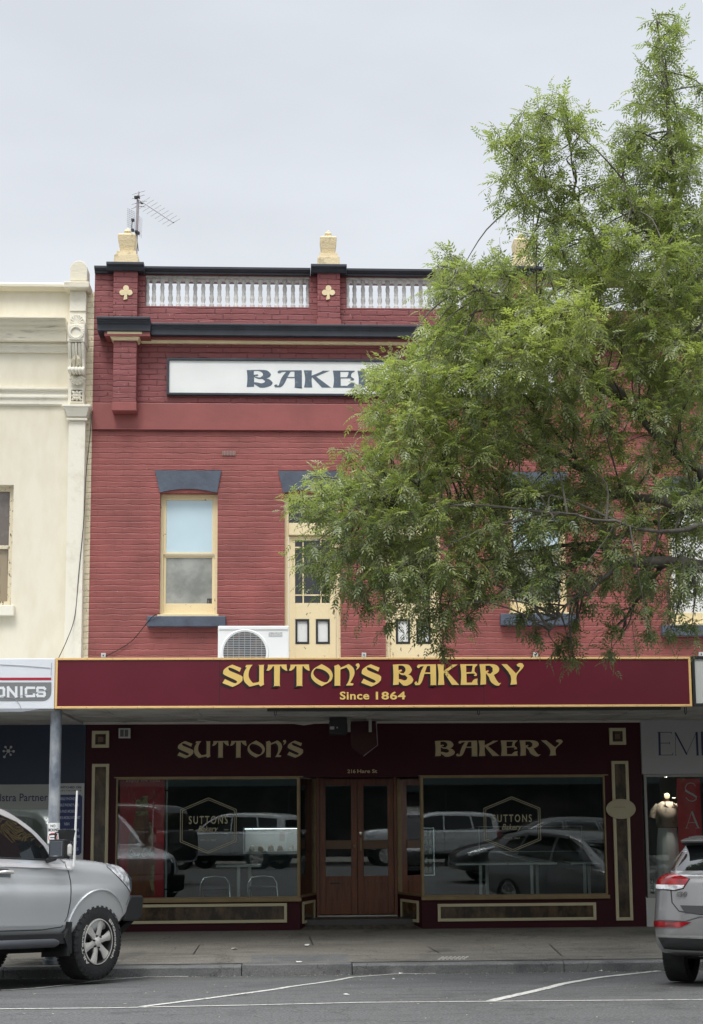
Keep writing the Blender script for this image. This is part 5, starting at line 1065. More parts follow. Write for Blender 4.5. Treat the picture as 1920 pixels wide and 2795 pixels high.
# thin joints in the footpath
for k, (xa, ya, xb, yb) in enumerate(((528, 2605, 545, 2580), (855, 2580, 845, 2556), (1200, 2602, 1170, 2585), (1535, 2610, 1500, 2578))):
    pts = []
    for (x, y) in ((xa, ya), (xb, yb)):
        best = min(np.linspace(-2.5, 0, 120), key=lambda Y: abs(at(x, y, Y).z-pav(Y))); pts.append(Vector((at(x, y, best).x, best, pav(best)+.004)))
    w = Vector((0.007, 0, 0)); mb = MB(); mb.add([pts[0]-w, pts[0]+w, pts[1]+w, pts[1]-w], [(0,1,2,3)]); tag(mb.build('footpath_joint', M_dark, None), kind='structure')
MB_ = MB(); MB_.add([(-40, -2.02, pav(-2.02)+.004), (40, -2.02, pav(-2.02)+.004), (40, -2.01, pav(-2.01)+.004), (-40, -2.01, pav(-2.01)+.004)], [(0,1,2,3)]); tag(MB_.build('footpath_joint', mat('joint_grey', (0.09, 0.085, 0.08), 0.9), None), kind='structure')
tg = at(1225, 2595, -2.2); mb = MB()
tac = thing('tactile_patch', 'small worn patch of raised white dots on the footpath near the kerb', 'tactile paving', (at(1225, 2590, -2.2).x, -2.2, pav(-2.2)))
for i in range(7):
    for j in range(3):
        x = at(1195, 2590, -2.2).x+0.05*i+0.03*j; y = -2.36+0.07*j; mb.lathe([(0.018, pav(y)+.002), (0.014, pav(y)+.012)], (x, y, 0), 8)
mb.build('raised_dots', mat('worn_white_dots', (0.42, 0.41, 0.38), 0.8), tac)
# painted parking lines
M_line = mat('worn_white_road_paint', (0.55, 0.54, 0.50), 0.8, c2=(0.15, 0.15, 0.15), fac=(0.54, 0.64), vscale=22, bump=0.3)
def gy(px, py):
    lo, hi = -12.0, -2.61
    f = lambda Y: at(px, py, Y).z - ground(Y)
    for _ in range(50):
        m = (lo+hi)/2
        if f(m) > 0: hi = m
        else: lo = m
    # f>0 : ray above the ground there -> farther away
    return lo
def ground_pt(px, py):
    Ys = np.linspace(-12, -2.62, 600); v = [at(px, py, Y).z-ground(Y) for Y in Ys]
    for i in range(len(Ys)-1):
        if v[i] > 0 >= v[i+1] or (v[i] >= 0) != (v[i+1] >= 0): Y = Ys[i]; return Vector((at(px, py, Y).x, Y, ground(Y)))
    return Vector((at(px, py, Ys[-1]).x, Ys[-1], ground(Ys[-1])))
def line(pts, w=0.075, name='parking_line'):
    P = [ground_pt(*p) for p in pts]; mb = MB(); Q = []
    for a, b in zip(P, P[1:]):
        n = max(2, int((b-a).length/0.12))
        for k in range(n): Q.append(a.lerp(b, k/n))
    Q.append(P[-1]); vs = []
    for i, p in enumerate(Q):
        d = (Q[min(i+1, len(Q)-1)]-Q[max(i-1, 0)]); d.z = 0; d.normalize(); nn = Vector((-d.y, d.x, 0))*w/2; j1, j2 = 1+random.uniform(-.12, .12), 1+random.uniform(-.12, .12)
        for q in (p-nn*j1, p+nn*j2): vs.append((q.x, q.y, ground(q.y)+.005))
    mb.add(vs, [(2*i, 2*i+1, 2*i+3, 2*i+2) for i in range(len(Q)-1)]); o = mb.build(name, M_line, None); tag(o, kind='structure'); return o
line([(0, 2704), (100, 2698), (270, 2677), (400, 2663), (515, 2650)])
line([(385, 2749), (560, 2727), (760, 2700), (860, 2685), (960, 2668), (1080, 2655), (1190, 2646)])
line([(1340, 2733), (1480, 2701), (1640, 2668), (1800, 2645)], 0.10)
line([(-200, 2757), (300, 2752), (700, 2744), (1000, 2737), (1340, 2734), (1700, 2731), (2200, 2727)], 0.06)
# litter
M_scrap = mat('white_scrap_paper', (0.72, 0.72, 0.70), 0.6)
def scrap(px, py, L, lab, onpath=False, thingname='paper_scrap'):
    if onpath: best = min(np.linspace(-2.5, -0.1, 200), key=lambda Y: abs(at(px, py, Y).z-pav(Y))); p = Vector((at(px, py, best).x, best, pav(best)+.01))
    else: p = ground_pt(px, py) + Vector((0, 0, .006))
    mb = MB(); n = 6; pts = [(p.x+L*math.cos(t)*random.uniform(.6, 1), p.y+L*0.7*math.sin(t)*random.uniform(.6, 1), p.z+random.uniform(0, .02)) for t in np.linspace(0, 2*math.pi, n+1)[:-1]]
    mb.add(pts+[(p.x, p.y, p.z+.012)], [(i, (i+1) % n, n) for i in range(n)]); o = mb.build(thingname, M_scrap, None); so = o.modifiers.new('s', 'SOLIDIFY'); so.thickness = 0.002
    tag(o, lab, 'litter', 'white scraps of litter')
scrap(815, 2629, 0.05, 'white paper scrap on the concrete drain lid', True); scrap(838, 2583, 0.05, 'white paper scrap on the footpath behind the drain lid', True); scrap(640, 2592, 0.055, 'torn white scrap on the footpath left of the drain lid', True)
scrap(947, 2717, 0.035, 'yellowish scrap on the asphalt below the long middle parking line'); scrap(1094, 2641, 0.03, 'crumpled scrap in the gutter right of the drain pit'); scrap(1640, 2651, 0.03, 'white scrap in the gutter near the silver hatchback')
scrap(1075, 2674, 0.02, 'small pale chip on the asphalt right of the middle parking line')
mb = MB()
for k in range(420):
    x = random.uniform(-5, 5.6); y = random.choice([random.uniform(-9.5, -2.7), random.uniform(-2.95, -2.63), -2.63-abs(random.gauss(0, .12))]); z = ground(y)+.006; a = random.uniform(0, 6.28); L = random.uniform(.008, .024); w = L*random.uniform(.3, .6); c_, s_ = math.cos(a), math.sin(a)
    mb.add([(x-c_*L, y-s_*L, z), (x+s_*w, y-c_*w, z+.004), (x+c_*L, y+s_*L, z), (x-s_*w, y+c_*w, z+.003)], [(0,1,2,3)])
o = mb.build('fallen_leaves', mat('dry_leaf_litter', (0.45, 0.42, 0.30), 0.8, c2=(0.12, 0.09, 0.05), vscale=3), None); tag(o, 'scattered dry leaflets and grit on the asphalt', 'leaf litter', kind='stuff')
# ================================================================ the other side of the street (seen in the shop glass)
ob = thing('opposite_building', 'long two storey brick shop block with deep awning across the street', 'building', (0, -37, 0))
M_ob = brick_mat('opposite_brick', (0.20, 0.13, 0.10), 0.5, 0.15)
wins = [(-24+4.0*k, -22.6+4.0*k, 4.6, 6.4) for k in range(13)]
mb = MB(); holed(mb, -34, 34, 3.0, 7.6, wins, -37.3, -37.0); mb.build('wall', M_ob, ob)
for w_ in wins: MB().box(w_[0], w_[1], -37.25, -37.2, w_[2], w_[3]).build('window', M_darkg, ob)
MB().box(-34, 34, -37.5, -36.9, 7.6, 7.9).build('parapet', M_stucco, ob)
MB().box(-34, 34, -37.0, -34.0, 2.9, 3.0).build('awning_ceiling', mat('teal_grey_awning', (0.06, 0.09, 0.09), 0.6), ob)
MB().box(-34, 34, -34.0, -33.9, 2.8, 3.5).build('awning_fascia', mat('teal_grey_awning', (0.06, 0.09, 0.09), 0.6), ob)
MB().box(-34, 34, -37.3, -37.1, 0.0, 2.9).build('shopfronts', mat('dark_shopfronts', (0.05, 0.05, 0.055), 0.4, c2=(0.16, 0.15, 0.14), vscale=0.8, fac=(0.5, 0.6)), ob)
for k in range(9): MB().lathe([(0.07, -0.3), (0.07, 2.9)], (-24+6*k, -34.1, 0), 8).build('post', M_dark, ob)
# ================================================================ vehicles
M_silver = mat('silver_metallic_paint', (0.72, 0.74, 0.76), 0.24, metal=0.45, coat=1.0, var=0.02, vscale=2)
M_silver2 = mat('warm_silver_metallic_paint', (0.27, 0.267, 0.27), 0.28, metal=0.45, coat=1.0, var=0.02, vscale=2)
M_rubber = mat('tyre_rubber', (0.022, 0.022, 0.023), 0.8, var=0.3, vscale=8, bump=0.6, bscale=40)
M_alloy = mat('alloy_wheel_silver', (0.75, 0.73, 0.69), 0.30, metal=0.45)
M_cglass = mat('tinted_car_glass', (0.010, 0.012, 0.013), 0.02, spec=0.9)
M_bplast = mat('black_trim_plastic', (0.018, 0.019, 0.02), 0.5, bump=0.15, bscale=200)
M_lamp = mat('headlamp_clear', (0.30, 0.31, 0.33), 0.05, metal=0.0, c2=(0.95, 0.96, 0.98), vscale=11, fac=(0.4, 0.6), coat=1.0)
M_tail = mat('tail_lamp_red', (0.26, 0.006, 0.010), 0.10, var=0.6, vscale=7, coat=1.0)
M_under = mat('underbody_black', (0.008, 0.008, 0.008), 0.9)
def cat(ctrl, t):
    """smooth interpolation of control rows"""
    n = len(ctrl)-1; i = min(int(t), n-1); u = t-i; p0, p1, p2, p3 = ctrl[max(i-1, 0)], ctrl[i], ctrl[i+1], ctrl[min(i+2, n)]
    return [0.5*((2*b)+(c-a)*u+(2*a-5*b+4*c-d)*u*u+(3*b-a-3*c+d)*u**3) for a, b, c, d in zip(p0, p1, p2, p3)]
def loft(rows, sub_s=5, sub_r=4):
    """rows: list of (x, [(y,z)...] half sections bottom->top centre). returns mirrored closed mesh"""
    K = len(rows[0][1]); R0 = []
    for r in rows:
        fl = [r[0]]
        sec = [list(p) for p in r[1]]; dense = [cat(sec, t/sub_r) for t in range((K-1)*sub_r+1)]
        for p in dense: fl += [max(0, p[0]), p[1]]
        R0.append(fl)
    D = [cat(R0, t/sub_s) for t in range((len(R0)-1)*sub_s+1)]
    n = (len(D[0])-1)//2; ring = 2*n-2; vs = []; fs = []
    for d in D:
        half = [(d[0], -max(0, d[1+2*k]), d[2+2*k]) for k in range(n)]
        half[0] = (d[0], 0, half[0][2]); half[-1] = (d[0], 0, half[-1][2])
        vs += half + [(p[0], -p[1], p[2]) for p in half[-2:0:-1]]
    for i in range(len(D)-1):
        for k in range(ring): a, b = i*ring+k, i*ring+(k+1) % ring; fs.append((a, b, b+ring, a+ring))
    fs.append(tuple(range(ring))[::-1]); fs.append(tuple(range((len(D)-1)*ring, len(D)*ring)))
    return vs, fs
def bvh_of(*vfs):
    V = []; Fs = []
    for vs, fs in vfs:
        o = len(V); V += [Vector(v) for v in vs]; Fs += [[i+o for i in f] for f in fs]
    return BVHTree.FromPolygons(V, Fs)
def patch(mb, bvh, poly, axis, side, lift=0.004, rows=14, cols=10, thick=0.0):
    """lay a sheet bounded by poly (2d) onto the bodywork, looking along axis ('y': poly in x,z  'x': poly in y,z) from side +1/-1"""
    zs_ = [p[1] for p in poly]; z0, z1 = min(zs_), max(zs_); n = len(poly); vs = []; ok = []
    for r in range(rows+1):
        z = z0+1e-4+(z1-z0-2e-4)*r/rows; xs = []
        for i in range(n):
            (xa, za), (xb, zb) = poly[i], poly[(i+1) % n]
            if (za <= z) != (zb <= z): xs.append(xa+(xb-xa)*(z-za)/(zb-za))
        if len(xs) < 2: xs = [xs[0] if xs else poly[0][0]]*2
        a, b = min(xs), max(xs)
        for c in range(cols+1):
            x = a+(b-a)*c/cols
            org, dr = (Vector((x, side*4, z)), Vector((0, -side, 0))) if axis == 'y' else (Vector((side*6, x, z)), Vector((-side, 0, 0)))
            hit, nrm, _, _ = bvh.ray_cast(org, dr)
            if hit is None: vs.append(vs[-1] if vs else org+dr*3); continue
            if nrm.dot(dr) > 0: nrm = -nrm
            vs.append(hit + nrm*lift)
    fs = []; w = cols+1
    for r in range(rows):
        for c in range(cols):
            f = (r*w+c, r*w+c+1, (r+1)*w+c+1, (r+1)*w+c)
            fs.append(f if (side < 0) == (axis == 'y') else f[::-1])
    mb.add(vs, fs)
def seam(mb, bvh, pts, axis, side, r=0.005, step=0.04):
    Q = []
    for a, b in zip(pts, pts[1:]):
        n = max(1, int(math.dist(a, b)/step))
        for k in range(n): Q.append((a[0]+(b[0]-a[0])*k/n, a[1]+(b[1]-a[1])*k/n))
    Q.append(pts[-1]); out = []
    for x, z in Q:
        org, dr = (Vector((x, side*4, z)), Vector((0, -side, 0))) if axis == 'y' else (Vector((side*6, x, z)), Vector((-side, 0, 0)))
        hit, nrm, _, _ = bvh.ray_cast(org, dr)
        if hit is not None: out.append(hit)
    if len(out) > 1: mb.tube(out, r, 6)
def make_wheel(parent, x, y, rad, wid, side, style, detail):
    z = rad; s = -1 if side < 0 else 1
    rim = rad*(0.60 if style == 'suv' else 0.64)
    mb = MB(); prof = [(rim*0.98, -wid*.42), (rim*1.06, -wid*.5), (rad*.86, -wid*.54), (rad*.965, -wid*.46), (rad, -wid*.3), (rad, wid*.3), (rad*.965, wid*.46), (rad*.86, wid*.54), (rim*1.06, wid*.5), (rim*0.98, wid*.42)]
    mb.lathe([(r, h) for r, h in prof], (x, y, z), 48, 'y', cap=False)
    w = mb.build('wheel', M_rubber, parent, smooth=True)
    if detail:
        t = MB(); nb = 60 if style == 'suv' else 60
        for k in range(nb):
            a = 2*math.pi*k/nb; ca, sa = math.cos(a), math.sin(a)
            for j, (h0, h1) in enumerate(((-.47, -.24), (-.20, .0), (.03, .22), (.25, .48))):
                a2 = a+(0.07 if j % 2 else 0); r0, r1 = rad*.985, rad*1.004; da = math.pi/nb*(0.72)
                P = lambda r, an, h: (x+r*math.cos(an), y+h*wid, z+r*math.sin(an))
                t.add([P(r0,a2-da,h0),P(r0,a2+da,h0),P(r0,a2+da,h1),P(r0,a2-da,h1),P(r1,a2-da,h0),P(r1,a2+da,h0),P(r1,a2+da,h1),P(r1,a2-da,h1)], [(0,1,2,3),(4,7,6,5),(0,4,5,1),(1,5,6,2),(2,6,7,3),(3,7,4,0)])
            if style == 'suv' and k % 2 == 0:   # shoulder lugs
                P = lambda r, an, h: (x+r*math.cos(an), y+s*h*wid, z+r*math.sin(an)); da = math.pi/nb
                t.add([P(rad*.88,a-da,.535),P(rad*.88,a+da,.535),P(rad*.98,a+da,.47),P(rad*.98,a-da,.47),P(rad*.88,a-da,.545),P(rad*.88,a+da,.545),P(rad*.99,a+da,.485),P(rad*.99,a-da,.485)], [(0,1,2,3),(4,7,6,5),(0,4,5,1),(1,5,6,2),(2,6,7,3),(3,7,4,0)])
        t.build('tread', M_rubber, w)
    o = y + s*wid*0.40
    m = MB(); m.lathe([(rim, y+s*wid*.47), (rim*1.0, y+s*wid*.5), (rim*.95, y+s*wid*.5), (rim*.93, y+s*wid*.40), (rim*.90, y+s*wid*0.0), (0.02, y-s*wid*0.02)], (x, 0, z), 40, 'y', cap=False)
    m.build('rim_barrel', mat('dark_rim_inside', (0.10, 0.10, 0.10), 0.4, metal=0.7) if detail else M_alloy, w, smooth=True)
    m = MB(); ns_ = 6 if style == 'suv' else 5; L = rim*0.94
    m.lathe([(rim*.955, y+s*wid*.50), (rim*.955, y+s*wid*.515), (rim*1.0, y+s*wid*.51), (rim*1.01, y+s*wid*.48)], (x, 0, z), 48, 'y', cap=False)
    for k in range(ns_):
        a = 2*math.pi*k/ns_+0.3; u = Vector((math.cos(a), 0, math.sin(a))); v = Vector((-math.sin(a), 0, math.cos(a))); c = Vector((x, y, z))
        w0, w1 = (rim*0.15, rim*0.24); yo = Vector((0, s, 0))
        A = []
        for (tt, ww, yy, dd) in ((0.14, w0, .44, .12), (0.55, w0*0.95, .475, .10), (1.0, w1, .46, .10)):
            b = c+u*L*tt
            A.append([b-v*ww+yo*wid*(yy-.03), b-v*ww*0.45+yo*wid*yy, b+v*ww*0.45+yo*wid*yy, b+v*ww+yo*wid*(yy-.03), b+v*ww*0.8+yo*wid*(yy-dd), b-v*ww*0.8+yo*wid*(yy-dd)])
        vs = [p for r_ in A for p in r_]; m.add(vs, [(i*6+q, i*6+(q+1) % 6, (i+1)*6+(q+1) % 6, (i+1)*6+q) for i in range(2) for q in range(6)]+[(0,1,2,3,4,5)])
    m.lathe([(rim*.22, y+s*wid*.40), (rim*.21, y+s*wid*.49), (rim*.15, y+s*wid*.52), (0.004, y+s*wid*.525)], (x, 0, z), 24, 'y')
    rm = m.build('rim', M_alloy, w, smooth=True)
    if detail and style == 'suv':
        tb = MB(); dk = MB()
        for k in range(6):
            a = 2*math.pi*(k+.5)/6+0.3; tb.lathe([(0.011, y+s*wid*.40), (0.010, y+s*wid*.50)], (x+rim*.27*math.cos(a), 0, z+rim*.27*math.sin(a)), 6, 'y')
        tb.build('wheel_nuts', M_bplast, w)
        dk = MB()
        for (word, a0, span) in (('BFGoodrich', R(55), R(-95)), ('All-Terrain', R(235), R(-95))):
            vs, fs = font_mesh(word, off=0.03); a = np.array(vs); mn = a.min(0); mx = a.max(0); out = []
            for v_ in vs:
                an = a0+span*(v_[0]-mn[0])/(mx[0]-mn[0]); rr = rim*1.10+(v_[1]-mn[1])/(mx[1]-mn[1])*rad*.085
                if s > 0: an = -an+R(180)
                out.append((x+rr*math.cos(an), y+s*(wid*.528+(0.001 if v_[2] > 0 else 0)), z+rr*math.sin(an)))
            dk.add(out, fs)
        dk.build('tyre_lettering', mat('tyre_white', (0.55, 0.54, 0.50), 0.7), w)
    return w
def make_car(name, label, catn, loc, heading, P, group=None, detail=False, pitch=0.0, roll=0.0):
    t = thing(name, label, catn, loc, group); t.rotation_mode = 'XYZ'
    h = R(heading); t.rotation_euler = (roll, pitch, h); W[t] = Vector((0, 0, 0))
    body = P['body']; vs, fs = loft(body, 6, 4); cv, cf = loft(P['cabin'], 5, 4)
    b = MB(); b.add(vs, fs); bo = b.build('body', [P['paint'], M_under], t, smooth=True)
    c = MB(); c.add(cv, cf); co = c.build('cabin_shell', P.get('roof_paint', P['paint']), t, smooth=True)
    R0, wd = P['wheel']; ax = P['axles']; tr = P['track']
    cu = MB()
    for x in ax:
        for s in (-1, 1):
            y0, y1 = (tr-wd*.9)*s, (tr+0.6)*s; cu.lathe([(P['arch'], min(y0, y1)), (P['arch'], max(y0, y1))], (x, 0, R0+P.get('archz', 0.02)), 40, 'y')
    # sculpt the wheel arches out of the bodywork, then bake the result
    cut = cu.build('cut', M_under, None, local=True); cut.location = (0, 0, 0); cm_ = cut.data
    tmp = bpy.data.objects.new('tmp', bo.data); col.objects.link(tmp); md = tmp.modifiers.new('b', 'BOOLEAN'); md.operation = 'DIFFERENCE'; md.solver = 'EXACT'; md.object = cut; md.material_mode = 'INDEX'
    cut.data.materials.clear(); cut.data.materials.append(P['paint']); cut.data.materials.append(M_under); cut.data.polygons.foreach_set('material_index', [1]*len(cut.data.polygons))
    bpy.context.view_layer.update(); dg = bpy.context.evaluated_depsgraph_get(); me = bpy.data.meshes.new_from_object(tmp.evaluated_get(dg)); old = bo.data
    if len(me.polygons) > 50: bo.data = me; me.name = 'body'
    bpy.data.objects.remove(tmp); bpy.data.objects.remove(cut)
    try: bo.data.set_sharp_from_angle(angle=R(32))
    except Exception: pass
    bv = bvh_of((vs, fs)); bc = bvh_of((cv, cf)); ball = bvh_of((vs, fs), (cv, cf))
    for s in (-1, 1):
        for poly in P.get('windows', []):
            m = MB(); patch(m, bc, poly, 'y', s, 0.003); wo = m.build('side_window', M_cglass, t, smooth=True)
            m = MB(); seam(m, bc, list(poly)+[poly[0]], 'y', s, 0.009); m.build('window_seal', P.get('seal', M_bplast), wo)
    for key, nm in (('windscreen', 'windscreen'), ('rear_window', 'rear_window')):
        if key in P: sd, poly = P[key]; m = MB(); patch(m, bc, poly, 'x', sd, 0.004, 12, 16); m.build(nm, M_cglass, t, smooth=True)
    for key, nm, mm_ in (('headlight', 'headlight', M_lamp), ('taillight', 'taillight', M_tail)):
        if key in P:
            axis, sd, poly = P[key]
            for s in (-1, 1):
                m = MB()
                if axis == 'y': patch(m, bv, poly, 'y', s, 0.008)
                else: patch(m, ball, [(p[0]*s, p[1]) for p in poly], 'x', sd, 0.008)
                m.build(nm, mm_, t, smooth=True)
    for x in ax:
        for s in (-1, 1): make_wheel(t, x, tr*s, R0, wd, s, P['style'], detail)
    for s in (-1, 1):
        for pts in P.get('seams', []):
            m = MB(); seam(m, bv, pts, 'y', s, 0.006)
            if m.v: m.build('panel_gap', M_bplast, t)
    m = MB(); x0, x1 = ax[1]-0.3 if ax[1] < ax[0] else ax[0]-.3, max(ax)+0.3
    m.box(min(ax)-0.35, max(ax)+0.35, -tr+wd*.6, tr-wd*.6, R0*0.75, P['sill']+0.12); m.build('underbody', M_under, t)
    return t, bv, bc, ball
def sec(w, zb, zr, zs, zt, crown=0.0, tuck=0.0, top=None):
    """half section: bottom centre .. top centre"""
    t_ = w*0.80 if top is None else top
    return [(0, zb), (w*0.80, zb), (w*0.955, zb+0.06), (w*0.985, (zb+zr)/2), (w, zr), (w*0.985, (zr+zs)/2), (w*0.95, zs), (t_, zt-0.012), (t_*0.5, zt+crown*.7), (0, zt+crown)]
def csec(w0, z0, w1, z1, crown=0.03):
    return [(0, z0-.05), (w0, z0-.05), (w0, z0), (w0+(w1-w0)*.35, z0+(z1-z0)*.45), (w1+.03, z1-.07), (w1-.05, z1-.01), (w1*.55, z1+crown*.8), (0, z1+crown)]
suv = dict(paint=M_silver, axles=(1.395, -1.395), track=0.80, wheel=(0.405, 0.27), arch=0.505, archz=0.03, style='suv', sill=0.52,
  body=[(-2.42, sec(0.80, .55, .80, 1.14, 1.18)), (-2.34, sec(.91, .50, .87, 1.19, 1.24)), (-1.4, sec(.935, .47, .94, 1.21, 1.27)), (-0.3, sec(.935, .47, .92, 1.20, 1.26)), (0.70, sec(.935, .47, .92, 1.19, 1.27)), (1.0, sec(.94, .47, .94, 1.20, 1.29, .02, top=.78)),
        (1.45, sec(.945, .50, .97, 1.18, 1.285, .02, top=.78)), (1.75, sec(.94, .56, .96, 1.15, 1.26, .02, top=.77)), (1.94, sec(.91, .64, .93, 1.12, 1.235, .015, top=.75)), (2.06, sec(.84, .70, .92, 1.09, 1.18, .01, top=.70)), (2.12, sec(.76, .74, .88, 1.02, 1.09, 0, top=.62))],
  cabin=[(-2.30, csec(.82, 1.21, .80, 1.26)), (-2.22, csec(.84, 1.22, .74, 1.66)), (-2.0, csec(.85, 1.22, .71, 1.78)), (-1.2, csec(.86, 1.22, .71, 1.83)), (-0.3, csec(.86, 1.22, .71, 1.83)), (0.02, csec(.86, 1.22, .71, 1.79)), (0.25, csec(.86, 1.22, .72, 1.715)), (0.47, csec(.86, 1.22, .755, 1.60)), (0.69, csec(.86, 1.21, .80, 1.43)), (0.92, csec(.86, 1.20, .83, 1.265)), (1.0, csec(.83, 1.18, .80, 1.20))],
  windows=[[(-0.40, 1.262), (0.66, 1.262), (0.56, 1.40), (0.40, 1.53), (0.20, 1.635), (-0.06, 1.70), (-0.40, 1.715)], [(-1.38, 1.265), (-0.47, 1.262), (-0.47, 1.715), (-1.30, 1.70)], [(-2.08, 1.29), (-1.46, 1.27), (-1.38, 1.69), (-2.02, 1.65)]],
  windscreen=(1, [(-.74, 1.31), (.74, 1.31), (.60, 1.74), (-.60, 1.74)]), rear_window=(-1, [(-.66, 1.30), (.66, 1.30), (.58, 1.62), (-.58, 1.62)]),
  headlight=('y', 1, [(1.58, 1.215), (1.64, 1.25), (1.90, 1.235), (2.05, 1.10), (2.06, .95), (1.95, .95), (1.80, 1.05), (1.66, 1.14)]), taillight=('y', 1, [(-2.38, .95), (-2.20, .95), (-2.20, 1.30), (-2.36, 1.25)]),
  seams=[[(0.86, 1.20), (0.895, 1.05), (0.90, .85), (0.875, .68), (0.80, .57), (0.5, .545), (-0.42, .54)], [(-0.435, 1.22), (-0.435, .54)], [(-1.05, .75), (-0.75, .60), (-0.44, .55)], [(0.86, 1.20), (0.90, 1.25)]])
hd = 59.0; hv = Vector((math.cos(R(hd)), math.sin(R(hd)), 0)); lv = Vector((-hv.y, hv.x, 0))
# the front right tyre of the big wagon touches the road at a surveyed point
Yw = -3.80; fp = at(263, 2664, Yw); fp.z = ground(Yw)
cpos = fp - hv*1.395 + lv*0.80; sl = (ground(-3.8)-ground(-6.2))/2.4     # slope down towards the kerb
cz = ground(fp.y) - sl*0 ; grade = math.atan(abs((ground(-6.2)-ground(-3.8))/2.4*hv.y))
cpos -= hv*0.147; cpos.z = ground(fp.y) + math.tan(grade)*1.395 + 0.04
car, bv, bc, ball = make_car('parked_car', 'silver four wheel drive with black side steps and white whip aerial, left edge', 'car', cpos, hd, suv, None, True, pitch=grade, roll=-0.02)
for s in (-1, 1):
    m = MB(); seam(m, bv, [(1.58, 1.215), (1.64, 1.25), (1.90, 1.235), (2.05, 1.10), (2.06, .95), (1.95, .95), (1.80, 1.05), (1.66, 1.14), (1.58, 1.215)], 'y', s, 0.005); m.build('lamp_seal', M_bplast, car)
    m = MB(); seam(m, bv, [(2.0, .955), (1.93, .86), (1.885, .80)], 'y', s, 0.004); m.build('panel_gap', M_bplast, car)
# flared arch lips
for x in (1.395, -1.395):
    for s in (-1, 1):
        m = MB(); pts = []; pt2 = []
        for k in range(25):
            a = R(-14)+R(208)*k/24; rr = 0.525; px_, pz_ = x+rr*math.cos(a), 0.435+rr*math.sin(a)
            hit, n_, _, _ = bv.ray_cast(Vector((px_*1.0, s*4, pz_)), Vector((0, -s, 0)))
            if hit is not None and abs(hit.y) > .55: pts.append(Vector((px_, hit.y+s*0.004, pz_)))
        if len(pts) > 3: m.tube(pts, [0.013*math.sin(math.pi*(q_+.6)/(len(pts)+.2))**.4 for q_ in range(len(pts))], 8); m.build('arch_flare', M_silver, car, smooth=True)
for s in (-1, 1):
    m = MB(); m.tube([(-0.95, s*.96, .42), (-0.8, s*1.0, .41), (0.58, s*1.0, .41), (0.66, s*.97, .41)], [0.03, .045, .045, .03], 12); m.build('side_step', mat('step_grey', (0.07, 0.075, 0.085), 0.4), car, smooth=True)
    m = MB(); m.box(-0.95, 0.85, s*.72, s*.94, .40, .50); m.build('sill_underside', M_bplast, car)
    m = MB(); m.prism_x([(s*.60, .25), (s*.95, .27), (s*.965, .62), (s*.60, .66)], 0.86, 0.905); m.prism_y([(0.80, .46), (0.905, .29), (0.93, .30), (0.905, .62)], s*.90, s*.955); m.build('mudflap', M_bplast, car)
    # mirror
    m = MB(); m.tube([(0.58, s*.86, 1.25), (0.58, s*.98, 1.28)], 0.028, 8); m.box(0.52, 0.63, s*.93, s*1.13, 1.27, 1.47)
    mo = m.build('mirror', M_bplast, car, bevel=0.035)
    m = MB(); m.box(0.575, 0.66, s*1.0, s*1.15, 1.29, 1.43); m.build('mirror_cap', M_alloy, mo, bevel=0.035)
    m = MB(); m.box(0.516, 0.521, s*.95, s*1.11, 1.295, 1.45); m.build('mirror_glass', mat('mirror_glass', (.45, .5, .56), .05, metal=.9), mo, bevel=0.002)
    m = MB(); m.tube([(0.56, s*.98, 1.42), (0.56, s*.98, 1.54), (0.60, s*1.04, 1.545)], 0.012, 6); m.box(0.55, 0.57, s*.90, s*1.0, 1.515, 1.53); m.frustum((0.63, s*1.07), .05, .055, 1.45, .07, .06, 1.57); m.build('towing_mirror', M_bplast, car, bevel=0.01)
    # door handle
    for hx in (-0.12, -1.16):
        m = MB(); m.tube([(hx-.10, s*.935, 1.115), (hx-.06, s*.975, 1.12), (hx+.06, s*.975, 1.12), (hx+.10, s*.935, 1.115)], [0.012, .019, .019, .012], 10); ho = m.build('door_handle', M_alloy, car, smooth=True)
        m = MB(); patch(m, bv, [(hx-.09, 1.07), (hx+.09, 1.07), (hx+.10, 1.115), (hx+.06, 1.155), (hx-.06, 1.155), (hx-.10, 1.115)], 'y', s, 0.003, 6, 6); m.build('handle_recess', mat('handle_recess_grey', (0.16, 0.17, 0.18), 0.3, metal=.6, coat=.5), ho)
    m = MB(); patch(m, bv, [(-1.0, .59), (.84, .59), (.84, .625), (-1.0, .625)], 'y', s, 0.016, 4, 12); m.build('lower_door_moulding', M_silver, car, smooth=True)
    m = MB(); m.prism_y([(1.88, .62), (1.91, .78), (2.0, .90), (2.22, .905), (2.235, .86), (2.21, .66), (2.10, .62)], s*.50, s*.90); m.build('bumper_wing', M_bplast, car, bevel=0.02)
    m = MB(); m.tube([(2.20, s*.66, .86), (2.27, s*.66, .98), (2.26, s*.66, 1.08), (2.19, s*.67, 1.13), (2.05, s*.66, 1.12)], 0.032, 12); m.build('bar_hoop', mat('hoop_grey_blue', (0.10, 0.12, 0.14), 0.35, metal=.5), car, smooth=True)
m = MB(); m.prism_y([(2.0, .62), (2.04, .90), (2.26, .91), (2.33, .84), (2.32, .66), (2.2, .60)], -.50, .50); m.build('winch_bumper', M_bplast, car, bevel=0.02)
m = MB(); m.prism_y([(1.75, .44), (2.05, .60), (2.2, .62), (1.95, .46)], -.80, .80); m.build('bash_plate', M_under, car)
m = MB(); patch(m, bv, [(-.46, .72), (.46, .72), (.50, .92), (-.50, .92)], 'x', 1, 0.006, 8, 12); m.build('grille', M_bplast, car)
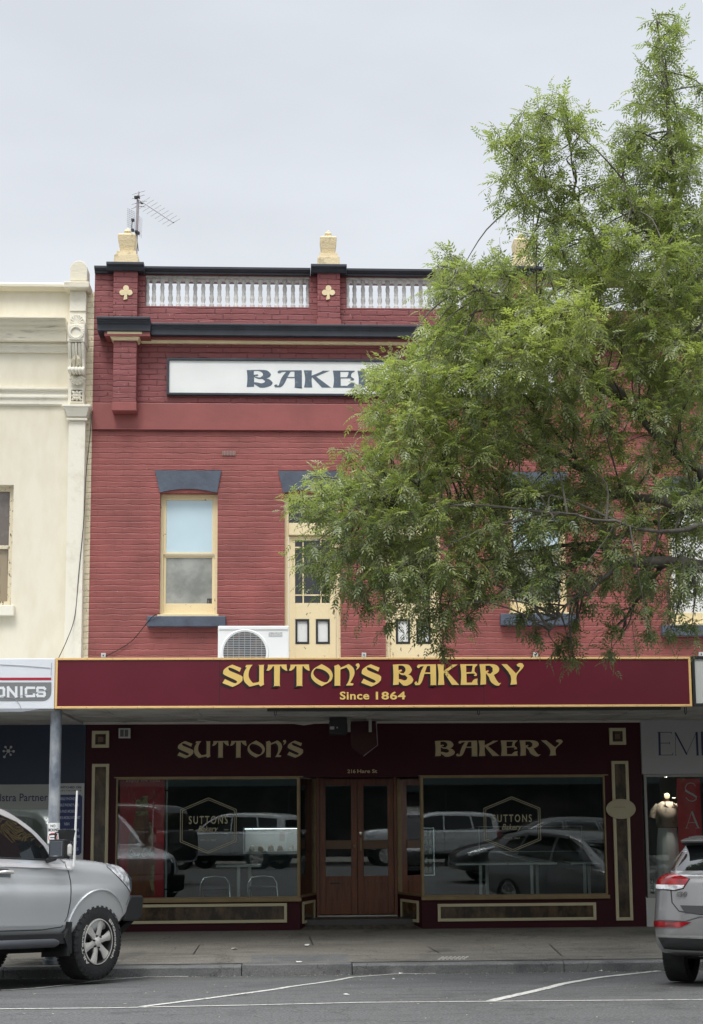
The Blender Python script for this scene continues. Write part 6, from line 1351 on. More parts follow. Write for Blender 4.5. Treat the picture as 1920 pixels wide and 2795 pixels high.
# white whip aerial on the near guard, leaning as surveyed
a0 = at(203, 2345, -4.3); a1 = at(211, 2158, -4.3)
aer = MB().tube([a0 + Vector((0, 0, -.08)), a0.lerp(a1, .5), a1], [0.014, 0.012, 0.011], 8).build('whip_aerial', M_whitep, None, local=True)
aer.matrix_world = Matrix.Identity(4); bpy.context.view_layer.update(); car.matrix_basis = Matrix.LocRotScale(car.location, car.rotation_euler, None)
bpy.context.view_layer.update(); mw = car.matrix_world.inverted(); aer.data.transform(mw); aer.parent = car
# ---------------------------------------------------------------- silver hatchback, right
hat = dict(paint=M_silver2, axles=(1.325, -1.325), track=0.775, wheel=(0.318, 0.225), arch=0.36, archz=0.02, style='hatch', sill=0.30,
  body=[(-2.16, sec(.56, .46, .66, .90, .97)), (-2.12, sec(.74, .36, .60, .95, 1.04, top=.60)), (-2.01, sec(.845, .30, .58, .98, 1.07, top=.66)), (-1.7, sec(.89, .26, .62, .99, 1.07)), (-1.0, sec(.895, .22, .66, .93, .98)), (0, sec(.89, .2, .62, .90, .95)), (.9, sec(.89, .2, .62, .88, .95)), (1.4, sec(.885, .22, .62, .80, .88, .02, top=.62)), (1.85, sec(.80, .26, .58, .70, .78, .01, top=.55)), (2.08, sec(.62, .30, .52, .62, .66, top=.42)), (2.15, sec(.45, .34, .48, .56, .58, top=.3))],
  cabin=[(-2.08, csec(.66, 1.03, .63, 1.06)), (-2.0, csec(.70, 1.03, .63, 1.16)), (-1.88, csec(.75, 1.02, .60, 1.28)), (-1.76, csec(.80, .97, .575, 1.385, .015)), (-1.2, csec(.81, .95, .59, 1.44)), (-.4, csec(.81, .93, .60, 1.45)), (.1, csec(.81, .93, .60, 1.38)), (.55, csec(.80, .92, .66, 1.18)), (1.0, csec(.76, .90, .70, .95)), (1.08, csec(.72, .88, .66, .90))],
  windows=[[(-.3, .98), (.72, .97), (.35, 1.2), (.0, 1.35), (-.3, 1.38)], [(-1.2, 1.02), (-.38, .99), (-.38, 1.38), (-1.1, 1.36)], [(-1.65, 1.08), (-1.28, 1.04), (-1.18, 1.34), (-1.5, 1.30)]],
  windscreen=(1, [(-.66, .98), (.66, .98), (.52, 1.36), (-.52, 1.36)]), rear_window=(-1, [(-.68, 1.085), (.68, 1.085), (.645, 1.20), (.555, 1.345), (-.555, 1.345), (-.645, 1.20)]),
  headlight=('y', 1, [(1.55, .72), (1.95, .60), (1.98, .68), (1.6, .80)]),
  seams=[[(.9, .92), (.9, .3), (-.3, .27)], [(-.34, .95), (-.34, .27)]])
hh = 59.0; hv2 = Vector((math.cos(R(hh)), math.sin(R(hh)), 0)); lv2 = Vector((-hv2.y, hv2.x, 0))
Yh = -5.34; tp = at(1862, 2664, Yh); tp.z = ground(Yh)
hpos = tp + hv2*1.325 - lv2*0.775; g2 = math.atan((ground(-5.34)-ground(-3.2))/2.14*hv2.y)
hpos.z = ground(tp.y) - math.tan(g2)*1.325 + 0.01
hc, bv2, bc2, ba2 = make_car('parked_car', 'silver hatchback seen from behind with red tail lamps at the right edge', 'car', hpos, hh, hat, None, True, pitch=g2)
for s in (-1, 1):
    lens = [(s*.80, .985), (s*.80, .905), (s*.60, .895), (s*.515, .915), (s*.455, 1.005), (s*.58, 1.04), (s*.70, 1.055), (s*.76, 1.03)]
    m = MB(); patch(m, ba2, lens, 'x', -1, 0.012, 14, 14); lo_ = m.build('taillight', M_tail, hc, smooth=True)
    m = MB(); patch(m, ba2, [(s*.80, .905), (s*.60, .898), (s*.515, .918), (s*.50, .945), (s*.62, .935), (s*.80, .945)], 'x', -1, 0.0145, 8, 10); m.build('clear_lens', M_lamp, lo_, smooth=True)
    m = MB(); seam(m, ba2, lens+[lens[0]], 'x', -1, 0.007); m.build('lamp_seal', M_bplast, lo_)
    m = MB(); patch(m, bv2, [(s*.84, .545), (s*.56, .545), (s*.44, .60), (s*.84, .60)], 'x', -1, 0.010, 6, 10); m.build('reflector', M_tail, hc, smooth=True)
    m = MB(); seam(m, bv2, [(s*.64, .90), (s*.63, .78), (s*.56, .70), (s*.36, .675), (s*.20, .675)], 'x', -1, 0.006); m.build('tailgate_gap', M_bplast, hc)
    m = MB(); seam(m, bv2, [(s*.86, .61), (s*.50, .61), (s*.36, .655), (s*.1, .66)], 'x', -1, 0.008); m.build('bumper_crease', mat('crease_dark', (0.12, 0.12, 0.125), 0.4), hc)
m = MB(); patch(m, bv2, [(-.72, .33), (.72, .33), (.78, .445), (-.78, .445)], 'x', -1, 0.012, 8, 30); m.build('rear_diffuser', M_bplast, hc)
m = MB(); patch(m, bv2, [(-.74, .335), (.74, .335), (.745, .35), (-.745, .35)], 'x', -1, 0.022, 2, 30); patch(m, bv2, [(-.80, .452), (.80, .452), (.80, .478), (-.80, .478)], 'x', -1, 0.016, 2, 30); m.build('diffuser_trim', mat('satin_grey_trim', (0.28, 0.28, 0.28), 0.4, metal=.4), hc)
m = MB(); patch(m, bv2, [(-.50, .68), (.50, .68), (.55, .755), (-.55, .755)], 'x', -1, 0.004, 5, 24); m.build('plate_recess', mat('recess_grey', (0.09, 0.09, 0.095), 0.35, metal=.4), hc)
m = MB(); m.prism_y([(-2.0, 1.375), (-1.86, 1.40), (-1.5, 1.445), (-1.5, 1.42), (-1.84, 1.36), (-1.98, 1.355)], -.58, .58); m.build('roof_spoiler', M_silver2, hc, bevel=0.01)
m = MB(); m.prism_y([(-1.97, 1.353), (-1.84, 1.357), (-1.84, 1.33), (-1.93, 1.335)], -.57, .57); m.build('spoiler_underside', M_bplast, hc)
m = MB()
vs_, fs_ = font_mesh('i30', off=0.03, shear=0.25); a = np.array(vs_); mn = a.min(0); mx = a.max(0)
hit, n_, _, _ = bv2.ray_cast(Vector((-6, .53, .85)), Vector((1, 0, 0))); yb = .585; wv = 0.105; hv_ = 0.05
m.add([(hit.x-0.012-(0.004 if v[2] > 0 else 0), yb-(v[0]-mn[0])/(mx[0]-mn[0])*wv, 1.0*.835+(v[1]-mn[1])/(mx[1]-mn[1])*hv_) for v in vs_], fs_)
m.build('model_badge', mat('chrome_badge', (0.8, 0.8, 0.8), 0.15, metal=1), hc)
# ---------------------------------------------------------------- vehicles across the road, mirrored in the shop windows
def variant(base, paint, **k): d = dict(base); d['paint'] = paint; d.update(k); return d
M_wht = mat('white_car_paint', (0.75, 0.76, 0.76), 0.25, coat=1.0); M_blkp = mat('black_car_paint', (0.012, 0.012, 0.014), 0.15, coat=1.0); M_gry = mat('charcoal_car_paint', (0.05, 0.053, 0.058), 0.25, metal=.4, coat=1.0)
hat_simple = dict(hat, taillight=('x', -1, [(.86, .93), (.60, .845), (.455, .95), (.78, 1.0)]))
make_car('parked_car', 'charcoal hatchback in the centre parking, mirrored in the right shop window', 'car', (5.9, -13.2, .06), 172, variant(hat_simple, M_gry, seal=M_alloy), 'cars parked in the middle of the street')
make_car('parked_car', 'black four wheel drive in the centre parking, mirrored in the left shop window', 'car', (-4.7, -13.6, .06), 200, variant(suv, M_blkp), 'cars parked in the middle of the street')
make_car('parked_car', 'white four wheel drive parked on the far side, mirrored left of the doors', 'car', (-1.9, -27.2, -.1), 205, variant(suv, M_wht), 'cars parked in the middle of the street')
make_car('parked_car', 'white wagon parked on the far side, mirrored in the right shop window', 'car', (4.6, -27.5, -.1), 175, variant(suv, M_wht), 'cars parked in the middle of the street')
# ================================================================ street tree
K = 1920/1596.0
TY = -6.6
M_bark = mat('grey_brown_bark', (0.085, 0.072, 0.060), 0.9, c2=(0.17, 0.155, 0.135), fac=(0.4, 0.7), vscale=8, bump=1.0, bscale=24, aniso=(1, 1, .5))
def leaf_mat(name, c1, c2):
    m = bpy.data.materials.new(name); m.use_nodes = True; nt = m.node_tree; N = nt.nodes; L = nt.links; b = N['Principled BSDF']; o = N['Material Output']
    at_ = N.new('ShaderNodeAttribute'); at_.attribute_name = 'tone'; r = N.new('ShaderNodeMix'); r.data_type = 'RGBA'; L.new(at_.outputs['Fac'], r.inputs[0]); r.inputs[6].default_value = (*c1, 1); r.inputs[7].default_value = (*c2, 1)
    L.new(r.outputs[2], b.inputs['Base Color']); b.inputs['Roughness'].default_value = 0.38; b.inputs['Specular IOR Level'].default_value = 0.55
    tr = N.new('ShaderNodeBsdfTranslucent'); sc_ = N.new('ShaderNodeVectorMath'); sc_.operation = 'MULTIPLY'; L.new(r.outputs[2], sc_.inputs[0]); sc_.inputs[1].default_value = (1.5, 1.7, 0.6); L.new(sc_.outputs[0], tr.inputs[0])
    mx = N.new('ShaderNodeMixShader'); mx.inputs[0].default_value = 0.38; L.new(b.outputs[0], mx.inputs[1]); L.new(tr.outputs[0], mx.inputs[2]); L.new(mx.outputs[0], o.inputs[0]); return m
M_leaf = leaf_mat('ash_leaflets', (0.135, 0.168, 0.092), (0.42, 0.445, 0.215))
def leaflet_template(n_pairs=3):
    V = []; Fc = []
    def lf(base, ang, L, w, droop):
        o = len(V); d = np.array([math.cos(ang), math.sin(ang), -droop]); d /= np.linalg.norm(d); s = np.array([-math.sin(ang), math.cos(ang), 0.0])
        for t, ww in ((0, 0), (.4, w), (1, 0)):
            c = np.array(base) + d*L*t; c[2] -= 0.12*L*t*t
            if ww: V.append(c+s*ww+np.array([0, 0, .004])); V.append(c-s*ww+np.array([0, 0, .004]))
            else: V.append(c)
        Fc.append((o, o+1, o+3, o+2))
    RL = 0.13
    for k in range(n_pairs):
        x = RL*(0.30+0.26*k); z = -0.05*x*x/RL*4
        lf((x, 0, z), R(52), 0.054, .0095, .12); lf((x, 0, z), R(-52), 0.054, .0095, .12)
    lf((RL, 0, -0.026), 0, 0.060, .0100, .25)
    return np.array(V), np.array(Fc)
LV, LF = leaflet_template()
def foliage(name, centers, dirs, tones, scales, parent, rg, m=None):
    """centers (n,3) leaf bases, dirs (n,3) growth direction"""
    n = len(centers); d = dirs/np.linalg.norm(dirs, axis=1, keepdims=True)
    up = np.tile([0, 0, 1.0], (n, 1)) + rg.normal(0, .35, (n, 3)); s = np.cross(up, d); s /= np.linalg.norm(s, axis=1, keepdims=True)+1e-9; u = np.cross(d, s)
    B = np.stack([d, s, u], axis=2)                      # columns
    P = np.einsum('nij,kj->nki', B, LV)*scales[:, None, None] + centers[:, None, :]
    P[:, :, 2] -= (np.linalg.norm(P[:, :, :2]-centers[:, None, :2], axis=2))**2*0.5
    nv = LV.shape[0]; Vt = P.reshape(-1, 3); Fs = (LF[None]+(np.arange(n)*nv)[:, None, None]).reshape(-1, 4)
    off = np.array(W.get(parent, Vector((0, 0, 0)))) if parent is not None else 0
    me = bpy.data.meshes.new(name); me.vertices.add(len(Vt)); me.vertices.foreach_set('co', (Vt-off).astype(np.float32).ravel())
    nf = len(Fs); me.loops.add(nf*4); me.loops.foreach_set('vertex_index', Fs.astype(np.int32).ravel()); me.polygons.add(nf)
    me.polygons.foreach_set('loop_start', np.arange(0, nf*4, 4, dtype=np.int32)); me.polygons.foreach_set('loop_total', np.full(nf, 4, dtype=np.int32)); me.update(calc_edges=True)
    a = me.attributes.new('tone', 'FLOAT', 'POINT'); tt = np.repeat(tones, nv)+rg.normal(0, .07, len(Vt)).astype(np.float32)*0; a.data.foreach_set('value', np.clip(tt, 0, 1).astype(np.float32))
    me.materials.append(m or M_leaf); o = bpy.data.objects.new(name, me); col.objects.link(o)
    if parent is not None: o.parent = parent
    return o
# limbs surveyed against the photograph, each at its own depth
def D(x, y, Y): return at(x*K, y*K, Y)
def Sx(x, y, Y): return at(x, y, Y)
TB = Vector((7.3, TY+0.2, ground(TY)))
fork = Vector((7.15, TY+0.15, 2.35))
limbs = []   # (points, r0, r1)
def limb(pts, r0, r1): limbs.append(([Vector(p) for p in pts], r0, r1))
limb([TB, TB+Vector((-0.02, 0, .9)), fork+Vector((.03, 0, -.5)), fork], .26, .19)
R1 = Vector((6.2, TY, 3.0)); 
limb([fork, R1, Vector((5.2, TY-.1, 3.75)), Sx(1920, 1546, TY-.2), Sx(1824, 1532, TY-.2), Sx(1688, 1528, TY-.1), Sx(1634, 1491, TY+.1), Sx(1560, 1545, TY+.3), Sx(1480, 1565, TY+.5), Sx(1400, 1620, TY+.5), Sx(1250, 1660, TY+.6)], .105, .007)
limb([Vector((5.2, TY-.1, 3.75)), Sx(1920, 1394, TY-.4), Sx(1863, 1383, TY-.4), Sx(1747, 1357, TY-.3), Sx(1630, 1346, TY-.1), Sx(1541, 1359, TY), Sx(1416, 1375, TY+.1), Sx(1300, 1385, TY+.2), Sx(1215, 1378, TY+.3), Sx(1100, 1385, TY+.3), Sx(980, 1400, TY+.4)], .062, .008)
limb([Vector((5.2, TY+.1, 3.75)), Sx(1920, 1406, TY+.2), Sx(1843, 1410, TY+.2), Sx(1747, 1437, TY+.2), Sx(1650, 1476, TY+.3), Sx(1494, 1495, TY+.4), Sx(1362, 1522, TY+.5), Sx(1200, 1560, TY+.5), Sx(1050, 1600, TY+.5)], .048, .006)
limb([fork, Vector((6.2, TY+.2, 4.3)), Sx(1990, 1390, TY), Sx(1920, 1293, TY-.1), Sx(1863, 1247, TY-.1), Sx(1809, 1203, TY-.1), Sx(1706, 1101, TY), Sx(1614, 1060, TY+.1), Sx(1500, 1050, TY+.2), Sx(1400, 1000, TY+.3), Sx(1250, 960, TY+.4)], .075, .008)
limb([Sx(1680, 1350, TY-.2), Sx(1619, 1314, TY), Sx(1562, 1234, TY), Sx(1480, 1142, TY+.1), Sx(1420, 1090, TY+.2)], .026, .007)
limb([Sx(1619, 1314, TY), Sx(1532, 1247, TY+.4), Sx(1460, 1214, TY+.4), Sx(1372, 1183, TY+.4), Sx(1250, 1140, TY+.5), Sx(1120, 1100, TY+.5)], .034, .010)
limb([fork, Vector((6.5, TY+.1, 5.0)), Sx(1990, 1000, TY), Sx(1900, 850, TY+.1), Sx(1860, 680, TY+.1), Sx(1846, 525, TY), Sx(1825, 378, TY), Sx(1825, 252, TY), Sx(1800, 118, TY), Sx(1795, 40, TY)], .085, .004)
limb([Sx(1900, 900, TY), Sx(1760, 800, TY+.2), Sx(1670, 700, TY+.2), Sx(1615, 630, TY+.2), Sx(1573, 537, TY+.2), Sx(1561, 420, TY+.2), Sx(1545, 340, TY+.2)], .035, .006)
limb([Sx(1573, 537, TY+.2), Sx(1481, 495, TY+.1), Sx(1420, 440, TY), Sx(1380, 390, TY)], .025, .008)
limb([Sx(1615, 630, TY+.2), Sx(1540, 590, TY+.4), Sx(1460, 560, TY+.5), Sx(1400, 500, TY+.4)], .025, .008)
limb([Sx(1706, 1101, TY), Sx(1560, 940, TY-.3), Sx(1450, 880, TY-.4), Sx(1330, 800, TY-.3), Sx(1240, 740, TY-.2)], .05, .010)
limb([Sx(1846, 700, TY), Sx(1740, 600, TY-.3), Sx(1700, 480, TY-.3)], .03, .01)
limb([Sx(1990, 1390, TY), Sx(1900, 1440, TY-.6), Sx(1800, 1450, TY-.8), Sx(1650, 1420, TY-.9), Sx(1500, 1400, TY-.9)], .035, .007)
limb([Sx(1688, 1528, TY-.1), Sx(1640, 1590, TY-.2), Sx(1560, 1640, TY-.3), Sx(1500, 1720, TY-.4)], .03, .007)
limb([Sx(1824, 1532, TY-.2), Sx(1770, 1590, TY+.2), Sx(1720, 1670, TY+.3), Sx(1690, 1750, TY+.3)], .03, .007)
# the side of the crown away from the bakery front
for (dx, dy, dz) in ((2.5, .5, 3.5), (3.2, -1.5, 2.2), (1.5, 2.6, 2.8), (1.8, -2.4, 3.4), (-.3, 1.6, 4.6), (0.6, -.8, 5.6), (3.6, 1.4, 4.0)):
    limb([fork, fork+Vector((dx*.35, dy*.35, dz*.45)), fork+Vector((dx*.75, dy*.7, dz*.8)), fork+Vector((dx, dy, dz))], .11, .012)
def smooth(P, k=5):
    Q = []
    for i in range(len(P)-1):
        p0, p1, p2, p3 = P[max(i-1, 0)], P[i], P[i+1], P[min(i+2, len(P)-1)]
        for j in range(k): t = j/k; Q.append(0.5*((2*p1)+(p2-p0)*t+(2*p0-5*p1+4*p2-p3)*t*t+(3*p1-p0-3*p2+p3)*t**3))
    Q.append(P[-1]); return Q
tree = thing('street_tree', 'tall leafy ash tree overhanging the bakery front from the right', 'tree', TB)
nodes = []; trunk = MB()
for i, (pts, r0, r1) in enumerate(limbs):
    Q = smooth(pts); n = len(Q)
    Q = [q + Vector((random.gauss(0, 1), random.gauss(0, 1), random.gauss(0, 1)))*0.012*(0 if j in (0, n-1) else 1) for j, q in enumerate(Q)]
    rs = [r0+(r1-r0)*(j/(n-1))**0.75 for j in range(n)]; mb = trunk if i == 0 else MB(); mb.tube(Q, rs, 10)
    mb.build('trunk' if i == 0 else 'limb', M_bark, tree, smooth=True)
    if i: nodes += [(q, r) for q, r in zip(Q, rs) if r < .09]
# clumps: display x, y, radius, density, tone(0 dark..1 yellow green), depth shift
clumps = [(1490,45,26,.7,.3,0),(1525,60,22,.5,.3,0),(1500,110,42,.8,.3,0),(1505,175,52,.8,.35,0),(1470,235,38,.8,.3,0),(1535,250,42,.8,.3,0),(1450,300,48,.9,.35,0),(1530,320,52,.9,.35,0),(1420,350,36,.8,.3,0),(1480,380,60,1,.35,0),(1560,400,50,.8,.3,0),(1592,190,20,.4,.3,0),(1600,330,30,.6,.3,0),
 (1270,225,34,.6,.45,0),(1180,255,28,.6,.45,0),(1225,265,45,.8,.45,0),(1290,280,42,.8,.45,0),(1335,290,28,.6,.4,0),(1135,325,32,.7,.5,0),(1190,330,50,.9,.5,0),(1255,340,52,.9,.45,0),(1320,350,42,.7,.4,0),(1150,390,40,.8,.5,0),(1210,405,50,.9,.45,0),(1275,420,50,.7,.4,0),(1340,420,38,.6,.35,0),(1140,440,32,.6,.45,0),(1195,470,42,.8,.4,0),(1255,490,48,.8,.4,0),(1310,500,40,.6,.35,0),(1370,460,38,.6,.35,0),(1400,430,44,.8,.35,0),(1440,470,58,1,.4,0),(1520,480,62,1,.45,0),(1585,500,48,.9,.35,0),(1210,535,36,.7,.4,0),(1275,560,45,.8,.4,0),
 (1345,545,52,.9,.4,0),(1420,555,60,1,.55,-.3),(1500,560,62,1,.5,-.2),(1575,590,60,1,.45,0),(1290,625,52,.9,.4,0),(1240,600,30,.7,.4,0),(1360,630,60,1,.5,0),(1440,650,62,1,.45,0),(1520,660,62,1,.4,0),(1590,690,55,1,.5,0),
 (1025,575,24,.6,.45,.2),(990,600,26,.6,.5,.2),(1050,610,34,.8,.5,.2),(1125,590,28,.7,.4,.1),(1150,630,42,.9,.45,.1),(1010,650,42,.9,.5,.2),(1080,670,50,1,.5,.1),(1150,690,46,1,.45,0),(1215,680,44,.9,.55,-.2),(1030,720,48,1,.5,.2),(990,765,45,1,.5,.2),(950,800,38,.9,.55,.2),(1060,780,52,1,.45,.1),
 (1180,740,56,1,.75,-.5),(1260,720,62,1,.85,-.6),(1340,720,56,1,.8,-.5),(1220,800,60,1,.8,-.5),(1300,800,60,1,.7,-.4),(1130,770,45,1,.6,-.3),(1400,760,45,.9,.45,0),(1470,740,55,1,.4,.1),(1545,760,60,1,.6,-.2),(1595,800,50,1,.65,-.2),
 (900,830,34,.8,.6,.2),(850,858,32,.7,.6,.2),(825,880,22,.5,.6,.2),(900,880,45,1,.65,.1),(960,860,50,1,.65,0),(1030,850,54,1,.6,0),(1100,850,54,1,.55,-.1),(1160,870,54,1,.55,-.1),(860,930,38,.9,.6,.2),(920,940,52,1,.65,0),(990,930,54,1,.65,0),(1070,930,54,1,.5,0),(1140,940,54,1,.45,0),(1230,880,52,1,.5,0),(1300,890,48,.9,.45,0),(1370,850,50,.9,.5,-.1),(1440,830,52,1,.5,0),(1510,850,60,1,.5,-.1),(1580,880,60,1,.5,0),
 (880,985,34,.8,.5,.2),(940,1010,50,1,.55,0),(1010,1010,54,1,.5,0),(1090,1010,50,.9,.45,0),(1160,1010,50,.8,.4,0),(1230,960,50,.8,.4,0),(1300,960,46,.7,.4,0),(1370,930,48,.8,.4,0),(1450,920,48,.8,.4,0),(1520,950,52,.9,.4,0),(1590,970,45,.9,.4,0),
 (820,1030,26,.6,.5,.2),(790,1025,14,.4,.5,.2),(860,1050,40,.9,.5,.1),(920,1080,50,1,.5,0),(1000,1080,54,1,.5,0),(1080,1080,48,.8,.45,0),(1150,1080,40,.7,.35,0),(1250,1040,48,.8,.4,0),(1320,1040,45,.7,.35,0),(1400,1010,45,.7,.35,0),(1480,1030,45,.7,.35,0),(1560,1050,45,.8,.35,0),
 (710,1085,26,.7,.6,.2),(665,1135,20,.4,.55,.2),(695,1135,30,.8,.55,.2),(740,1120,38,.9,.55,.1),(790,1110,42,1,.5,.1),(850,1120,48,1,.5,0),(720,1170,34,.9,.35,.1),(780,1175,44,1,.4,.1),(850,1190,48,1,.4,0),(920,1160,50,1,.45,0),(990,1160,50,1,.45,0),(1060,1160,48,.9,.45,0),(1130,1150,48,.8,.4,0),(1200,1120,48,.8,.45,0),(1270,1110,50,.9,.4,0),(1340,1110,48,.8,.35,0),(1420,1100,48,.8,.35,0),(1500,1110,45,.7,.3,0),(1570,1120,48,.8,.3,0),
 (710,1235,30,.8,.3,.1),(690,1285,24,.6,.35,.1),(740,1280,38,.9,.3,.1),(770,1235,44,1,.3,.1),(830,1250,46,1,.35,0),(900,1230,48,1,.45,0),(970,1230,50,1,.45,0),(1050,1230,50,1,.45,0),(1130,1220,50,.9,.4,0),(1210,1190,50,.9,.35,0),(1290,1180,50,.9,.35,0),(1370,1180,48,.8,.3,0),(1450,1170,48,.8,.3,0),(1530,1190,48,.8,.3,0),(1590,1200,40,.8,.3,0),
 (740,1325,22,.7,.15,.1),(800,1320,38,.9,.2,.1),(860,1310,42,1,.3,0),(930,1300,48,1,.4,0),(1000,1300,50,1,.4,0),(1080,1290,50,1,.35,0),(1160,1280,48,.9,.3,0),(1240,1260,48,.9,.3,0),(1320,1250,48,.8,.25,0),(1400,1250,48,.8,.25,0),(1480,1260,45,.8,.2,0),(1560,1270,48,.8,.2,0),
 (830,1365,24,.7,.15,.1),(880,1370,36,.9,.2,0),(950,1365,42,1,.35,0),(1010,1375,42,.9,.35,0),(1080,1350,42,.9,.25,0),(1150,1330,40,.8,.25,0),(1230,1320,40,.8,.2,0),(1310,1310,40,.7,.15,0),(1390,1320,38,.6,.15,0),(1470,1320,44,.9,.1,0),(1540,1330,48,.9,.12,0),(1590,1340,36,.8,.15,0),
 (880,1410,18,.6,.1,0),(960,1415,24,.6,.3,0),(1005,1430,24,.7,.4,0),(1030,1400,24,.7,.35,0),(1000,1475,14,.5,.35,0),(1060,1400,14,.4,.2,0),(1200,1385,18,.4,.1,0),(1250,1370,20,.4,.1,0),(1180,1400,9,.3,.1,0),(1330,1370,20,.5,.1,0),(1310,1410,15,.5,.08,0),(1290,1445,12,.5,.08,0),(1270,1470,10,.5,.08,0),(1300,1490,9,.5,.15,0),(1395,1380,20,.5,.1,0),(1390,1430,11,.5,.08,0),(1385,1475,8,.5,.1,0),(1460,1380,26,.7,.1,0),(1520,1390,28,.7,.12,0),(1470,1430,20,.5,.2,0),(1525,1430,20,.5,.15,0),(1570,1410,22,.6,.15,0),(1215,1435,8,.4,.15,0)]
C = []; Dr = []; Tn = []; Sc = []; sub = MB(); tw = MB()
pxm = lambda Y: F/K/(Y-CAM.y)      # display px per metre
for (x, y, r, dens, tone, ds) in clumps:
    nl = 3 if (y > 480 or x > 1380) and r > 30 else 2
    for li in range(nl):
        if li == 1 and x > 1130 and 980 < y < 1330 and random.random() < .2: continue
        dy = ds + (0 if r < 25 else [0.0, -0.75, 0.8][li])*(0.6 if y < 520 else 1.0)*random.uniform(.6, 1.3)
        Y = TY + dy; ctr = D(x+random.uniform(-.25, .25)*r, y+random.uniform(-.25, .25)*r, Y); rr = r/pxm(Y)
        # branchlet back to the nearest limb on the trunk side
        cand = sorted(nodes, key=lambda q: (q[0]-ctr).length + max(0, ctr.x-q[0].x)*0.8)[:7]; best = random.choice(cand)[0]
        L = (best-ctr).length
        if L > 0.12:
            mid = best.lerp(ctr, .5)+Vector((random.uniform(-.1, .1), random.uniform(-.1, .1), .08*L))*1.0
            q = smooth([best, mid, ctr], 4); sub.tube(q, [0.011-(0.008)*j/(len(q)-1) for j in range(len(q))], 5, cap=False)
        ntw = max(2, int(dens*(rr/0.2)**2*(11.0 if (y < 540 or (y < 640 and x < 1300)) else 13.0 if y < 1330 else 6.5)*(0.85 if (x < 800 and y > 1200) else 1)))
        for k in range(ntw):
            v = Vector(rng.normal(0, 1, 3)); v.normalize(); v *= rr*random.random()**0.45; v.y *= 1.25
            st = ctr + v*0.35; en = ctr + v*1.0 + Vector((0, 0, -.05*rr)); gd = (v.normalized() + Vector((-.25, 0, .18 if y < 1150 else -.25)) + Vector(rng.normal(0, .3, 3))).normalized()
            tl = random.uniform(.14, .28) if y < 1380 else random.uniform(.16, .30); tip = en + gd*tl*0.55
            pts = [st, en-gd*tl*.3, tip + Vector((0, 0, -.03))]; tw.tube(pts, [.0045, .003, .0015], 3, cap=False)
            nlf = 8
            tw_t = random.gauss(0, .10)
            for j in range(nlf):
                t = (j+1)/nlf; p = (pts[0].lerp(pts[1], min(1, t*1.6)) if t < .6 else pts[1].lerp(pts[2], (t-.6)/.4))
                sd = Vector(rng.normal(0, 1, 3)); dr = (gd*0.6 + sd*0.75 + Vector((0, 0, -.05 if y < 1200 else -.45)))
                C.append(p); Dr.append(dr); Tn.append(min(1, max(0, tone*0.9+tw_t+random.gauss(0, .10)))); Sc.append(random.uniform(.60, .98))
sub.build('branchlets', M_bark, tree, smooth=True)['kind'] = 'stuff'
# the crown beyond the picture: coarser clumps round the outer limbs
for (pts, r0, r1) in limbs[-7:]:
    for k in range(9):
        b = pts[-1]+Vector(rng.normal(0, 1, 3))*Vector((1.0, 1.0, .8)).length*0.75
        if b.x < 4.7 : b.x = 4.7+random.random()
        for q in range(34):
            v = Vector(rng.normal(0, .34, 3)); gd = (v.normalized()+Vector((0, 0, .1))).normalized(); p0 = b+v
            tw.tube([p0-gd*.1, p0+gd*.15], [.004, .002], 3, cap=False)
            for j in range(6): C.append(p0+gd*(.03*j)); Dr.append(gd*.7+Vector(rng.normal(0, .6, 3))+Vector((0, 0, -.2))); Tn.append(min(1, max(0, .4+random.gauss(0, .15)))); Sc.append(random.uniform(.9, 1.4))
tw.build('twigs', M_bark, tree)['kind'] = 'stuff'
fo = foliage('foliage', np.array([tuple(c) for c in C]), np.array([tuple(c) for c in Dr]), np.array(Tn), np.array(Sc), tree, rng)
print('LEAVES', len(C))
# unseen trees, added to keep the low sky off the shop fronts
def blocker_tree(loc, label, src=None):
    t = thing('street_tree', label, 'tree', loc, 'added trees blocking the low sky')
    if src is None:
        mb = MB(); L0 = Vector(loc); ends = []; mb.tube([L0, L0+Vector((.05, 0, 1.5)), L0+Vector((0, .1, 3.0))], [.24, .2, .16], 10)
        for k in range(9):
            a = k*2.4; e = L0+Vector((math.cos(a)*2.6, math.sin(a)*2.6, 4.2+.35*k)); mb.tube([L0+Vector((0, .1, 2.8)), L0.lerp(e, .55)+Vector((0, 0, 1.2)), e], [.11, .06, .015], 8); ends.append(e); ends.append(L0.lerp(e, .7)+Vector((0, 0, 1.0)))
        tr_ = mb.build('trunk', M_bark, t, smooth=True); c = []; d = []; tn = []; s_ = []
        for e in ends:
            for q in range(60):
                v = Vector(rng.normal(0, .62, 3)); gd = v.normalized()
                for j in range(5): c.append(e+v+gd*.05*j); d.append(gd+Vector(rng.normal(0, .6, 3))); tn.append(random.uniform(.2, .6)); s_.append(random.uniform(1.3, 1.9))
        f_ = foliage('foliage', np.array([tuple(x) for x in c]), np.array([tuple(x) for x in d]), np.array(tn), np.array(s_), t, rng); return t, [tr_, f_]
    for o in src[1]: c = o.copy(); col.objects.link(c); c.parent = t
    t.rotation_euler.z = random.uniform(0, 6); return t
bt = blocker_tree((-9.5, -8.0, -.05), 'added broad tree left of the picture, blocking low sky on the bakery side')
blocker_tree((12.5, -24.0, 0), 'added unseen tree across the road to the right, blocking low sky', bt); blocker_tree((-8.0, -24.5, 0), 'added unseen tree across the road to the left, blocking low sky', bt)
